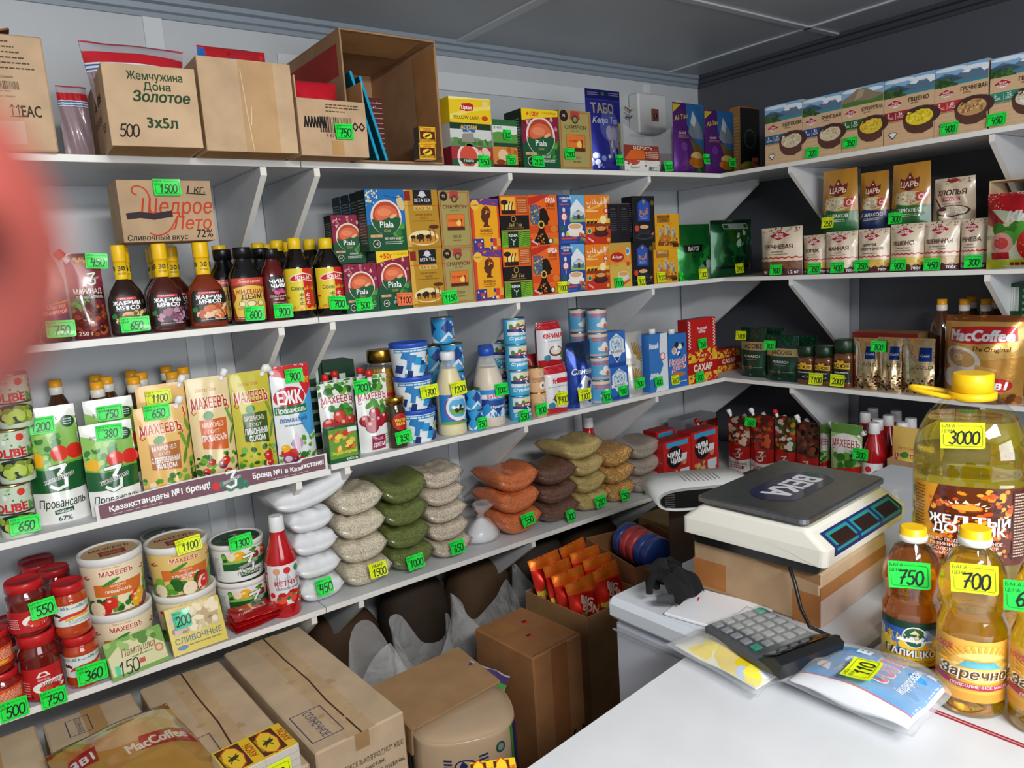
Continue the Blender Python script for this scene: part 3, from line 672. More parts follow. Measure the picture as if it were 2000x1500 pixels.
def a_eleph(t='ЗОЛОТОЙ СЛОН'):
    def f(A):
        A.r(0, 0, 1, 1, '#e9a818'); A.r(.08, .76, .62, .97, '#a8702a'); p = t.split()
        for i, w in enumerate(p): A.t(w, .35, .92-.1*i, .075, '#f6e2b0' if len(p) == 1 else '#4a240c', .5, .02)
        A.blob(.05, .4, .95, .75, 30, ['#b8741c', '#d88a14'], .01, .04, 3)
        for x, y, s in ((.22, .5, .9), (.5, .56, 1.1), (.75, .48, 1)): A.e(x, y, .09*s, .13*s, '#c9c2b4', 12); A.e(x+.05, y-.1, .05*s, .1*s, '#8c8478', 10); A.e(x, y+.05, .05, .05, '#a39a8c', 9)
        A.r(.1, .1, .92, .22, '#8a4a14'); A.e(.4, .3, .25, .1, '#c8742a', 14); A.blob(.1, .08, .9, .3, 20, ['#5a2c10', '#d8a04a', '#7a3c14'], .02, .05, 6); A.t('ЧАЙ', .4, .16, .05, '#f6d890', .3); A.r(.72, .05, .95, .16, '#3a2414')
    return f
def a_agrobox(title, band, grain, mount=0, sub='КРУПА'):
    def f(A):
        g = random.Random(mount+3)
        A.r(0, 0, 1, 1, '#d8b48c')
        for i in range(6): y = .03+.06*i; A.line([(0, y), (.5, y+.01), (1, y-.005)], .006, '#c39a6c')
        A.r(0, .72, 1, 1, '#86b4dc'); A.e(.3, .96, .3, .03, '#dfeaf4', 14); A.e(.75, .93, .25, .03, '#e9f0f6', 14)
        if mount == 2: A.p([(0, .84), (.2, .9), (.38, .98), (.6, .97), (.8, .88), (1, .84), (1, .72), (0, .72)], '#8f7d68'); A.p([(.3, .8), (.42, .96), (.56, .95), (.5, .84)], '#b09c82'); A.p([(0, .78), (.3, .8), (.7, .77), (1, .82), (1, .72), (0, .72)], '#4f7a34')
        else:
            A.p([(0, .86), (.2, .91), (.42, .86), (.6, .93), (.78, .88), (1, .94), (1, .74), (0, .74)], '#5b7690'); A.p([(.5, .88), (.6, .93), (.7, .9), (.64, .86)], '#f0f4f8'); A.p([(.85, .9), (1, .94), (1, .86), (.92, .84)], '#eef3f8'); A.p([(0, .86), (.3, .88), (.55, .8), (0, .74)], '#3c5668')
            A.r(0, .725, 1, .765, '#3f8a94'); A.p([(0, .84), (.12, .83), (.45, .74), (.45, .715), (0, .715)], '#355a2a'); A.blob(.02, .73, .36, .82, 20, ['#44742f', '#2a4a22'], .02, .05, mount)
        A.p([(.05, .62), (.22, .69), (.4, .62), (.22, .55)], '#f0dcc8'); A.p([(.065, .62), (.22, .68), (.385, .62), (.22, .56)], '#b3232b'); A.t('Агро', .225, .637, .032, '#fff', .2, .015); A.t('мастер', .225, .603, .03, '#fff', .24, .015); A.e(.225, .575, .07, .008, '#fff', 8)
        A.t(title, .5, .64, .06, '#3c2418', .49, .022, 0, 0, 'l'); A.t(sub, .55, .582, .024, '#3c2418', .3, .01, 0, 0, 'l')
        A.r(0, .36, 1, .5, band); A.t('5', .1, .46, .045, '#fff', .1, .02); A.ln(.05, .39, .2, .43, 2, '#f0e8e0', 3); A.r(.245, .38, .252, .48, '#e8d8cc'); A.t('25', .34, .46, .045, '#fff', .12, .02); A.ln(.28, .39, .42, .43, 2, '#f0e8e0', 4); A.ln(.03, .34, .36, .355, 1, '#5a3a2a', 5)
        A.p([(.09, .16), (.14, .19), (.24, .19), (.29, .16), (.19, .08)], '#3c3a48'); A.p([(.11, .16), (.15, .18), (.23, .18), (.27, .16), (.19, .1)], '#e8e8ee')
        A.e(.76, .37, .37, .15, '#4a2e28', 26); A.p([(.39, .37)]+[(.76+.37*math.cos(PI+PI*i/14), .37+.25*math.sin(PI+PI*i/14)) for i in range(1, 14)]+[(1.0, .28), (1.0, .37)], '#55352c') if 0 else A.p([(.39, .36), (.42, .24), (.5, .16), (.62, .12), (.8, .11), (.99, .17), (.99, .36)], '#5a382e')
        A.e(.72, .36, .27, .12, grain[0], 24); A.blob(.5, .3, .94, .45, 90, grain, .012, .03, mount+9)
        A.p([(.5, .4), (.6, .5), (.82, .52), (.97, .47), (.97, .44), (.75, .47), (.6, .43)], '#4a2e28')
    return f
def a_agrobag(title, grain, sub='', line='#c22c30', wt='700г', two=None):
    def f(A):
        A.r(0, 0, 1, 1, '#e4d3ba'); A.blob(.03, .88, .97, .985, 40, ['#8a5a4a', '#c4a48c', '#6a3c34'], .008, .035, 2, k=5)
        A.r(0, .1, 1, .33, grain[0]); A.blob(.02, .1, .98, .3, 110, grain, .012, .028, 5); A.wave(.30, .36, .012, 7, '#e4d3ba'); A.wave(.355, .385, .012, 7, line, lo=1)
        A.wave(0, .14, .022, 5, '#52202a')
        A.p([(.22, .83), (.5, .93), (.78, .83), (.5, .72)], '#f2e4d4'); A.p([(.24, .83), (.5, .92), (.76, .83), (.5, .73)], '#b3232b'); A.t('Агро', .5, .855, .05, '#fff', .3, .02); A.t('мастер', .5, .805, .045, '#fff', .36, .02)
        if two: A.t(two, .5, .635, .065, '#4a1c1e', .56, .03); A.t(title, .5, .545, .06, '#4a1c1e', .74, .025)
        else: A.t(title, .49, .6, .085, '#4a1c1e', .74, .026)
        if sub: A.t(sub, .5, .5, .032, '#5a3030', .5, .012)
        A.ln(.25, .43, .75, .455, 1, '#6a4a40', 3); A.t(wt, .84, .07, .06, '#fff', .25, .02); A.p([(.1, .04), (.2, .04), (.22, .1), (.08, .1)], '#f0e0d8')
    return f
def a_tsar(c, title):
    def f(A):
        A.r(0, 0, 1, 1, '#b8822a'); A.r(0, 0, 1, .34, c); A.wave(0, .34, .03, 1, c); A.e(.5, .46, .4, .11, '#d6c6a4', 22); A.blob(.14, .38, .86, .54, 90, ['#e8dcc0', '#c2ab84', '#f2e8d2', '#a88c64'], .015, .035, 4); A.blob(0.01, .2, .16, .5, 22, ['#e2b040', '#c8922c'], .02, .05, 4)
        A.p([(.26, .62), (.24, .78), (.38, .74), (.5, .86), (.62, .74), (.76, .78), (.74, .62), (.5, .57)], '#701c24'); A.t('ЦАРЬ', .5, .675, .085, '#f0dcb8', .46, .025); A.o(.5, .78, .03, '#f0dcb8', 8)
        A.r(.7, .4, .94, .54, '#c03a36'); A.o(.82, .47, .07, '#f2e0d4', 12); A.o(.82, .47, .045, '#c03a36', 10); A.t(title, .52, .27, .055, '#f4f2e8', .8, .02); A.ln(.25, .17, .75, .22, 2, '#cfd8c0', 3)
    return f
def a_hlop(A):
    A.r(0, 0, 1, 1, '#ddccb2'); A.blob(.03, .86, .97, .97, 30, ['#8a6050', '#c8a890'], .01, .035, 2, k=5); A.p([(.3, .93), (.5, .99), (.7, .93), (.5, .88)], '#a3232b'); A.t('ХЛОПЬЯ', .5, .68, .11, '#4a1c1e', .7, .03); A.r(.27, .5, .72, .58, '#c22c30'); A.t('ГЕРКУЛЕС', .5, .54, .05, '#fff', .4, .02)
    A.e(.55, .28, .38, .13, '#5a2430', 24); A.e(.55, .29, .33, .1, '#e8dcc4', 22); A.blob(.28, .22, .82, .36, 60, ['#f2ead8', '#cbb896'], .015, .03, 7); A.line([(.1, .58), (.3, .34)], .035, '#5a2430'); A.e(.32, .33, .1, .04, '#5a2430', 12); A.p([(.17, .28), (.22, .08), (.5, 0), (.9, 0), (.93, .28), (.85, .2), (.55, .15), (.25, .2)], '#e8dcc4'); A.line([(.17, .28), (.24, .06)], .03, '#5a2430'); A.ln(.3, .43, .75, .45, 1, '#5a3030')
def swash(A, y, c, u0=.06, u1=.94, h=.07):
    A.line([(u0+.06, y-h*.2), (u0, y-h*.7), (u0+.04, y-h*1.1), (u0+.1, y-h*.8)], .018, c); A.line([(u1-.06, y-h*.1), (u1, y-h*.6), (u1-.05, y-h*1.1), (u1-.11, y-h*.8)], .018, c)
def a_mahe(bg='#efc272', box='#c87a3c', l1='МАЙОНЕЗ', l2='ПРОВАНСАЛЬ', seed=1, y=.77, wc='#c0241f', l3=None, food=True):
    def f(A):
        A.r(0, 0, 1, 1, bg); A.t('Вместе с Вами', .45, y+.12, .035, '#b8482c', .5, .005, .25); A.t('МАХЕЕВЪ', .5, y, .105, '#fbf4e6', .87, .05); A.t('МАХЕЕВЪ', .5, y, .1, wc, .84, .02); swash(A, y-.02, wc)
        A.p([(.2, .36), (.8, .33), (.84, .62), (.2, .62)], box); A.t(l1, .5, .57, .045, '#f8ecd8', .5, .012); A.t('ГОСТ', .5, .51, .03, '#f8ecd8', .3, .01); A.t(l2, .5, .45, .055, '#fff', .58, .02)
        if l3: A.t(l3, .5, .385, .05, '#fff', .4, .02)
        A.e(.42, .655, .12, .04, '#3f8a34', 12, .4); A.e(.93, .62, .04, .1, '#7aa83c', 10, .3); A.e(.92, .45, .04, .09, '#5c962e', 10, -.3)
        if food: A.veg(.02, .02, .98, .3, seed, .1)
    return f
def a_three(A, x, y, s, c='#f4f4f0', edge='#1c5a34', txt='желания', tc='#111'):
    k = A.W/A.H
    pts = [(-.28, .42), (.3, .5), (.0, .12), (.26, -.06), (.22, -.38), (-.1, -.5), (-.34, -.34)]
    P = [(x+a*s, y+b*s*k) for a, b in pts]
    A.line(P, s*.2, edge); A.line(P, s*.13, c); A.t(txt, x, y-.0*s, s*.2*k, c, s*1.3, .06, .1, 14); A.t(txt, x, y, s*.2*k, tc, s*1.25, .01, .1, 14)
def a_zhel(A):
    A.r(0, 0, 1, 1, '#f0f0ea'); A.wave(.44, .86, .04, 1, '#8cc05a', 2.2); A.blob(.05, .55, .6, .78, 20, ['#4f9a34', '#2f7a2c', '#a0cf60'], .06, .14, 4); A.o(.88, .6, .17, '#d8281e', 16); A.o(.58, .6, .17, '#de3a26', 18); A.e(.52, .64, .05, .02, '#f4b09c', 8); A.e(.15, .56, .13, .07, '#f0b41c', 14)
    A.wave(.28, .5, .02, 1, '#155c2c', 2.5); A.wave(.49, .51, .02, 1, '#6ab03a', 2.5, lo=1); A.wave(0, .26, .02, 1, '#f6f6f2', 2.5)
    a_three(A, .5, .4, .5); A.t('Провансаль', .5, .185, .075, '#16301e', .86, .012, .2); A.p([(.32, .085), (.68, .1), (.68, .14), (.32, .125)], '#155c2c'); A.t('майонез', .5, .112, .03, '#fff', .3); A.t('67%', .5, .045, .045, '#16301e'); A.o(.83, .86, .13, '#124a2c', 16); A.ln(.75, .83, .91, .89, 3, '#dfe8e0', 2); A.t('Всё вкуснее с', .4, .88, .03, '#333', .5, 0, .2, 12)
def a_jam(f1='#b81a2e', word='ДЖЕМ', seed=1):
    def f(A):
        A.r(0, 0, 1, 1, '#eceeea'); A.blob(.02, .84, .98, .98, 24, ['#3f8a2c', '#6cae3c', '#2a6a22'], .05, .12, seed); A.t('МАХЕЕВЪ', .5, .77, .1, '#fff', .9, .05); A.t('МАХЕЕВЪ', .5, .77, .095, '#b01e38', .88, .02); swash(A, .75, '#b01e38')
        A.blob(.3, .52, .9, .68, 8, ['#2f7a2c', '#4f9a34'], .08, .16, seed); g = random.Random(seed)
        for x, y, r in ((.2, .44, .17), (.82, .45, .16), (.5, .53, .18), (.62, .42, .17), (.36, .36, .2)): A.o(x, y, r, '#7a0e1e', 16); A.o(x, y+.005, r*.9, f1, 16); A.e(x-r*.3, y+.04, r*.3, r*.14, '#f0b4ae', 8)
        A.r(.3, .03, .74, .23, '#9a2046'); A.t(word, .52, .1, .06, '#fff', .38, .02); A.ln(.38, .16, .66, .2, 2, '#f0d0dc', 2); A.ln(.76, .08, .97, .24, 5, '#7aa070', 3)
    return f
# ================================================================ top shelf
KR = '#c9ab8a'
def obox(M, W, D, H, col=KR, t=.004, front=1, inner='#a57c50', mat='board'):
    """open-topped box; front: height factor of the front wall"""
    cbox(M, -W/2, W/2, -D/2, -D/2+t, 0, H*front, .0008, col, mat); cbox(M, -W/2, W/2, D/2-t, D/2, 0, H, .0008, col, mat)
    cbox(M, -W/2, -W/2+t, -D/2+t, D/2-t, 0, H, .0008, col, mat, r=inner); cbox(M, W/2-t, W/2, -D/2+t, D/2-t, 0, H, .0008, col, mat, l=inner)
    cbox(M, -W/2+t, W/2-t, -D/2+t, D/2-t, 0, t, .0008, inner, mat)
def flap(M, p, a, b, t=.0035, col=KR, mat='board'):
    p, a, b = Vector(p), Vector(a), Vector(b); n = a.cross(b).normalized()*t
    q = [p, p+a, p+a+b, p+b]; M.add(q+[x+n for x in q], [[0, 3, 2, 1], [4, 5, 6, 7], [0, 1, 5, 4], [1, 2, 6, 5], [2, 3, 7, 6], [3, 0, 4, 7]], col, mat)
def tape(A, u0, v0, u1, v1): A.r(u0, v0, u1, v1, '#b88a55')

fr = FZ((-62, 293), (115, 297), ZS[0], 64, .3)
M = Mb(); cbox(M, -fr.W/2, fr.W/2, -fr.D/2, fr.D/2, 0, fr.H, .003, '#c9ab8a', 'board')
A = Art(M, flat(fr), fr.W, fr.H, 'board'); ink = '#5a4a3c'
for i in range(6): A.ln(.36, .93-i*.045, .62+.05*i, .945-i*.045, 1, ink, i+2, .8)
A.t('ЫЙ ДОМИК', .5, .635, .02, ink); A.bar(.36, .53, .68, .6, ink); A.t('1 144 43898 9', .5, .515, .012, ink, .4); A.t('ГОСТ 1129-2013', .5, .47, .014, ink)
A.t('EAC', .76, .35, .1, '#3e342a', .22, .02)
for u in (.55, .62): A.line([(u, .31), (u, .4)], .01, ink); A.line([(u-.025, .375), (u, .4), (u+.025, .375)], .01, ink)
A.line([(.52, .3), (.66, .3)], .01, ink); A.r(.3, .06, .66, .26, '#d8c0a8')
t = thing('cardboard_box', 'tall brown carton with barcode at the far left of the top shelf', 'box', fr.loc, fr.rz)
M.build('carton', t); M = Mb(); flap(M, (-.02, -.14, fr.H), (.045, 0, .012), (0, .1, .012), col='#8a5a34'); flap(M, (-.035, -.1, fr.H+.0), (.02, 0, .03), (0, .1, .0), col='#9a683c'); M.build('torn_flap', t)

fr = FZ((219, 284), (398, 289), ZS[0], 128, .36)
M = Mb(); obox(M, fr.W, fr.D, fr.H, '#c8aa88'); A = Art(M, flat(fr), fr.W, fr.H, 'board'); gr = '#2c4a2c'
A.t('Жемчужина', .55, .87, .1, gr, .6, .02); A.t('Дона', .56, .745, .095, gr, .3, .02); A.t('Золотое', .6, .62, .13, gr, .62, .03, .2); A.t('3х5л', .57, .3, .13, gr, .42, .03)
A.hand('500', .2, .19, .15, '#2a2018', .016); A.r(.52, .0, .8, .38, '#b98d58') if 0 else None
B = Art(M, side(fr, -1), fr.D, fr.H, 'board'); B.t('3х5л', .78, .3, .12, '#20301f', .25, .02); B.t('Золотое', .6, .7, .14, '#20301f', .5, .03, .2); B.ln(.35, .4, .7, .5, 3, '#40382c', 4)
tagp(M.build('cardboard_box', None, fr.loc, fr.rz), 'brown carton printed green with hand-written 500, open on top', 'box')
def film_bag(label, cx, y, z, W, H, T, art, col, seed, yaw=0, topw=1):
    M = Mb(); S = bag(M, W, H, T, 'pillow', col, None, 'gloss', seed, wr=.006, topw=topw); art(Art(M, S, W, H, 'gloss', .042, .036))
    return tagp(M.build('plastic_packet', None, (cx, y, z), yaw), label, 'packet', None)
def a_strip(A):
    A.r(0, 0, 1, .72, '#b5a3ab'); 
    for i in range(34): A.r(.01+i*.029, 0, .018+i*.029, .72, '#96727e')
    A.r(0, .72, 1, .8, '#eef2f6'); A.r(0, .735, 1, .75, '#3a6ab0'); A.r(0, .77, 1, .785, '#3a6ab0'); A.r(0, .8, 1, .9, '#cc2430'); A.r(0, .9, 1, 1, '#b4b0b8'); A.r(.0, .975, 1, .995, '#c23a4c')
c = fr.loc
film_bag('clear striped packet with red and blue bands standing in the green-lettered carton', c[0]-.004, c[1]-.02, ZS[0]+.01, .15, fr.H+.07, .1, a_strip, '#b5a3ab', 4, 0, 1.45)
film_bag('small striped packet behind the left side of the green-lettered carton', c[0]-.128, c[1]+.06, ZS[0]+.001, .06, fr.H-.0, .03, a_strip, '#b5a3ab', 5)
fr = FZ((405, 294), (584, 300), ZS[0], 117, .36)
M = Mb(); obox(M, fr.W, fr.D, fr.H, '#c6a886'); A = Art(M, flat(fr), fr.W, fr.H, 'board'); A.r(.42, 0, .8, .99, '#bf9a70'); A.line([(.44, .9), (.47, .4), (.5, .02)], .008, '#dcc8a8'); A.line([(.52, .5), (.5, .3)], .008, '#e4d4b8')
tagp(M.build('cardboard_box', None, fr.loc, fr.rz), 'plain brown carton with shiny tape, red packet sticking out of its top', 'box')
def a_redb(A): A.r(0, 0, 1, .55, '#e6dfd6'); A.r(0, .55, 1, 1, '#c81f2a'); A.blob(.05, .6, .95, .95, 30, ['#a3121c', '#d83a40'], .01, .05, 4); A.p([(.3, .7), (.5, .74), (.5, .9), (.3, .86)], '#2c5ab0'); A.p([(0, .72), (.1, .8), (.1, .98), (0, .98)], '#2c6ab8')
c = fr.loc; film_bag('red and white packet standing in the plain taped carton', c[0]+.02, c[1]-.03, ZS[0]+.01, .165, fr.H+.055, .1, a_redb, '#e6dfd6', 9)

fr = FZ((590, 303), (722, 308), ZS[0], 152, .2)
M = Mb(); obox(M, fr.W, fr.D, fr.H, '#c6a684', front=.72); F2 = Fr(fr.mid-Vector((fr.W/2, 0, 0)), fr.mid+Vector((fr.W/2, 0, 0)), fr.z, fr.H*.72, fr.D, 0)
A = Art(M, flat(F2), fr.W, F2.H, 'board'); A.ln(.4, .84, .9, .94, 2, '#5a4430', 3); A.ln(.4, .78, .68, .82, 1, '#5a4430', 5); A.bar(.3, .42, .8, .7, '#4a3a2c'); A.t('4 8700 24', .52, .37, .07, '#4a3a2c'); 
for i in range(7): A.line([(.08+.045*i, .5), (.1+.045*i, .68), (.12+.045*i, .5)], .02, '#1e1a1c')
for x in (.82, .92): A.line([(x, .62), (x-.04, .55), (x, .48), (x+.04, .55), (x, .62)], .018, '#1e1a1c')
A.r(.44, .02, .62, .28, '#bd935e')
t = thing('cardboard_box', 'small brown carton with barcode, low front and 750 tag', 'box', fr.loc, fr.rz); M.build('carton', t); fr.tag(t, '750', 'g', 672, 257, 2, w=.048, h=.038)
def a_red2(A): A.r(0, 0, 1, 1, '#d0142a'); A.r(.2, .0, .8, .06, '#3a8a3c'); A.line([(.5, .5), (.62, .55), (.66, .4)], .012, '#f0b0b0')
c = fr.loc; film_bag('bright red packet lying in the small carton with the 750 tag', c[0]-.012, c[1]-.02, ZS[0]+.012, .13, fr.H-.005, .08, a_red2, '#d0142a', 3)

# big carton lying on its side, opening to the room
fr = FZ((712, 312), (881, 321), ZS[0], 65, .4); W, H, D, t_ = fr.W, fr.H, fr.D, .005
fr.loc = (fr.loc[0], fr.loc[1]+.02, fr.loc[2]); fr.rz = 0
M = Mb(); bc = '#a9825f'
cbox(M, -W/2, W/2, -D/2, D/2, 0, t_, .001, bc, 'board'); cbox(M, -W/2, W/2, -D/2, D/2, H-t_, H, .001, bc, 'board'); cbox(M, -W/2, -W/2+t_, -D/2, D/2, t_, H-t_, .001, bc, 'board'); cbox(M, W/2-t_, W/2, -D/2, D/2, t_, H-t_, .001, bc, 'board'); cbox(M, -W/2+t_, W/2-t_, D/2-t_, D/2, t_, H-t_, .001, bc, 'board')
A = Art(M, side(fr, -1), D, H, 'board'); A.r(.08, .66, .94, .9, '#a8342c')
for i in range(3): A.ln(.25, .5-i*.1, .8, .58-i*.1, 1, '#2a2018', i+3, .8)
t = thing('cardboard_box', 'large brown carton lying on its side with its opening to the room', 'box', fr.loc, fr.rz); M.build('carton', t)
M = Mb(); flap(M, (-W/2+.01, -D/2, H-.004), (W-.05, 0, 0), (0, .15, -.012), col='#b58655'); flap(M, (W/2-.004, -D/2+.0, .02), (0, 0, H-.04), (.001, .12, 0), col='#ab7b4d'); M.build('flap', t)
cx, cy = fr.loc[0], fr.loc[1]
for k_, (dx, lab) in enumerate(((0, 'left'), (.026, 'right'))):
    M = Mb(); h_ = .235 if k_ == 0 else .225; a = Vector((.105, 0, -h_)).normalized()
    th = math.atan2(.062, h_)
    cbox(M, -.004, .004, -.14, .14, 0, h_, .003, '#1c8fb8', 'plastic', l='#10505f', r='#10505f', f='#23a4d0')
    tagp(M.build('plastic_folder', None, (cx-W/2+.085+dx, cy-.055, ZS[0]+t_+.0012), rot=(0, -th, 0)), 'teal blue plastic folder leaning in the large carton, %s of two' % lab, 'folder')
M = Mb(); cbox(M, -.03, .03, -.05, .05, 0, .2, .002, '#5a2a30', 'gloss', l='#b98a72', f='#5e2b31'); A = Art(M, lambda u, v, off=0: ((u-.5)*.06, -.05-off, v*.2), .06, .2, 'gloss')
for i in range(14): A.r(.03, .01+i*.07, .97, .022+i*.07, '#c9a070')
A.blob(.1, .05, .8, .95, 16, ['#e0d8d8'], .02, .06, 3, k=4)
tagp(M.build('matchbox_block', None, (cx+.012, cy+.0, ZS[0]+t_)), 'tall maroon wrapped block of small packets inside the large carton', 'packet')
def a_avion(A):
    A.r(0, 0, 1, 1, '#f2b81c'); A.r(.04, .08, .96, .92, '#5a1c14'); A.r(.06, .72, .94, .9, '#f2b81c'); A.t('AVION', .5, .81, .13, '#c0281c', .7, .02); A.e(.5, .45, .3, .2, '#f8d02c', 8); A.e(.5, .45, .2, .07, '#3a4a1c', 10, .4); A.line([(.35, .35), (.62, .56)], .04, '#2c3a16'); A.r(.1, .1, .9, .22, '#f2b81c'); A.ln(.14, .13, .86, .19, 1, '#3a4a1c', 2, .8)
zz = ZS[0]+t_+.0005
for k_ in range(2):
    f2 = FB(0, 820, 852, 296, -.06, zz, .03); f2.H = .043
    carton('matchbox', ('lower', 'upper')[k_]+' yellow and red matchbox of the two stacked in the large carton', 'matchbox', f2, a_avion, '#f2b81c', '#4a4648', '#4a4648', text=False, group='matchboxes in the large carton'); zz += f2.H+.0005

# tea on the top shelf
def lipton(A): A.r(0, 0, 1, 1, '#f4cf1c'); A.p([(0, .9), (1, .98), (1, 1), (0, 1)], '#fdf2a0'); A.p([(.0, .3), (.5, .6), (1, .75), (1, .6), (.5, .45), (0, .1)], '#f9e36a'); A.p([(.24, .52), (.3, .75), (.5, .8), (.58, .72), (.56, .5), (.4, .46)], '#c8201c'); A.t('Lipton', .41, .62, .15, '#fff', .3, .02); A.t('YELLOW LABEL', .4, .22, .14, '#3a3018', .66, .015); A.e(.84, .22, .08, .1, '#d8401c', 12); A.r(.8, .68, .93, .9, '#f0d890')
def accam(A): A.r(0, 0, 1, 1, '#d6d8d4'); A.r(0, .74, 1, 1, '#1e3a2a'); A.wave(0, .32, .06, 2, '#5f8a52'); A.blob(.02, .1, .98, .3, 20, ['#7aa060', '#48743c'], .03, .08, 3); A.p([(.25, .2), (.3, .55), (.55, .58), (.58, .2)], '#9a9488'); A.r(.3, .62, .6, .92, '#2a6aa8'); A.t('АССАМ', .45, .83, .17, '#e9b83a', .4, .03); A.t('Tea', .45, .68, .1, '#fff', .2)
def pial2(A): A.r(0, 0, 1, 1, '#a8303c'); A.r(0, 0, 1, .35, '#1e5a34'); A.o(.4, .45, .27, '#efdcd0', 22); A.o(.4, .5, .21, '#d8523c', 20); A.p([(.15, .38), (.3, .42), (.45, .36), (.66, .42), (.58, .18), (.4, .08), (.24, .18)], '#16492c'); A.t('Пиала', .4, .3, .15, '#fff', .4, .015); A.blob(.6, .55, .95, .9, 10, ['#e8c8b0'], .03, .08, 3); A.blob(.66, .1, .95, .4, 10, ['#4c9a3c'], .04, .08, 3)
f1 = FB(0, 884, 964, 287, .005, d=.08); carton('tea_box', 'red and green tea box with 450 tag at the bottom of the stack of three', 'box', f1, pial2, '#a8303c', '#8a2630', tags=[('450', 'g', 945, 315, dict(rot=1, w=.04, h=.036))], text=False)
f2 = FB(0, 881, 961, 241, .005, f1.top+.0005, .08); carton('tea_box', 'white and dark green tea box in the middle of the stack of three', 'box', f2, accam, '#d6d8d4', text=False)
f3 = FB(0, 879, 960, 191, .005, f2.top+.0005, .08); carton('tea_box', 'bright yellow tea box on top of the stack beside the large carton', 'box', f3, lipton, '#f4cf1c', text=False)
def chai(A): A.r(0, 0, 1, 1, '#e6ebe2'); A.r(0, .78, 1, 1, '#2f6a3a'); A.t('Й ЧАЙ', .2, .7, .1, '#333', .3); A.wave(.12, .5, .05, 1, '#5f9a48'); A.r(0, 0, 1, .14, '#1e4a2c')
def orgt(A): A.r(0, 0, 1, 1, '#d8873a'); A.r(0, 0, 1, .2, '#4a1c14'); A.o(.4, .6, .2, '#e8c8a0', 14); A.e(.3, .3, .18, .12, '#8a3a1c', 14); A.blob(.5, .3, .95, .9, 10, ['#e8a85a', '#b8622a'], .04, .1, 2)
f1 = FB(0, 965, 1013, 287, .03, d=.07); carton('tea_box', 'orange tea box with 350 tag under the pale green tea box', 'box', f1, orgt, '#d8873a', tags=[('350', 'g', 998, 313, dict(w=.036, h=.03))], text=False)
f2 = FB(0, 964, 1012, 234, .03, f1.top+.0005, .07); carton('tea_box', 'pale green tea box with 300 tag on the orange tea box', 'box', f2, chai, '#e6ebe2', tags=[('300', 'g', 990, 263, dict(w=.03, h=.03))], text=False)
f1 = FB(0, 1024, 1094, 214, .004, d=.09); carton('tea_box', 'large green tea box with yellow top corner and 2100 tag', 'box', f1, a_piala(banner=('+100г', 'СЫПЫЙЛЫҚ')), '#0d3f27', '#16281e', tags=[('2100', 'g', 1050, 315, dict(rot=-2, w=.05, h=.033))], seed=3)
f1 = FB(0, 1096, 1158, 216, .004, d=.06); carton('tea_box', 'olive gold tea box with 2200 tag beside the tall blue pouch', 'box', f1, lambda A: a_champ(A, False), '#a28f4e', '#8c7a3c', tags=[('2200', 'g', 1112, 300, dict(rot=2, w=.045, h=.035))])
def tabo(A):
    A.r(0, 0, 1, 1, '#2a2f9a'); A.r(0, .88, 1, 1, '#1c2070'); A.ln(.06, .92, .35, .97, 2, '#a09ac8', 2); A.ln(.65, .93, .96, .98, 2, '#a09ac8', 3); A.e(.48, .95, .05, .025, '#3a8a4a', 8); A.r(0, .865, 1, .88, '#3f46b8'); A.p([(.75, .3), (1, .25), (1, .6), (.85, .62)], '#d8d23a'); A.e(.6, .55, .3, .2, '#5a62c0', 18)
    A.t('ТАБО', .43, .77, .12, '#c8b890', .62, .03); A.t('Kenya Tea', .48, .63, .085, '#e8ecf4', .7, .01, .35)
    g1 = '#b8b4d0'; A.e(.68, .42, .2, .14, '#8a88b8', 18); A.e(.55, .47, .1, .09, g1, 14); A.e(.84, .47, .09, .09, '#9a96c0', 14); A.e(.69, .46, .1, .08, g1, 14); A.line([(.69, .44), (.68, .33), (.63, .24), (.6, .25)], .06, g1)
    for x in (.55, .66, .8, .88): A.r(x-.03, .16, x+.035, .38, '#7a78aa')
    for x in (.6, .78): A.line([(x, .38), (x-.03, .31), (x-.01, .28)], .025, '#e8d8a0')
    A.blob(.05, .02, .5, .2, 10, ['#8a9ae0', '#e8ecff'], .03, .08, 5)
f1 = FB(0, 1161, 1227, 172, .006, d=.06); pouch('tea_pouch', 'tall glossy blue pouch with elephant and 2000 tag', 'pouch', f1, tabo, '#2a2f9a', .05, mat='foil', tags=[('2000', 'g', 1208, 313, dict(rot=2, w=.036, h=.036))], seed=2, wr=.003)
# breaker box on the wall
P = onY(1255, 228, YW); w_ = (onY(1282, 228, YW)-onY(1228, 228, YW)).x; h_ = onY(1255, 190, YW).z-onY(1255, 268, YW).z
M = Mb(); cbox(M, -w_/2, w_/2, -.06, 0, -h_/2, h_/2, .006, '#d8dad8', 'plastic'); t = thing('breaker_box', 'white electrical breaker box on the back wall near the corner', 'electrical box', (P.x, YW-.0005, P.z)); M.build('housing', t)
M = Mb(); cbox(M, -.012, .03, -.066, -.0605, -.03, .02, .002, '#8a4a40', 'plastic'); cbox(M, -.004, .01, -.076, -.0665, -.02, .0, .002, '#1c1c1e', 'plastic'); M.build('switch', t)
M = Mb()
for q in (0, 1, 2): tube(M, [(-w_/2, -.02, .02-q*.012), (-w_/2-.02, -.03, .01-q*.014), (-w_/2-.035, -.015, .03-q*.02)], .0025, ('#8a3a2c', '#ded8cc', '#3a3a3c')[q])
M.build('wire', t)
f1 = FB(0, 1231, 1330, 238, .03, d=.06)
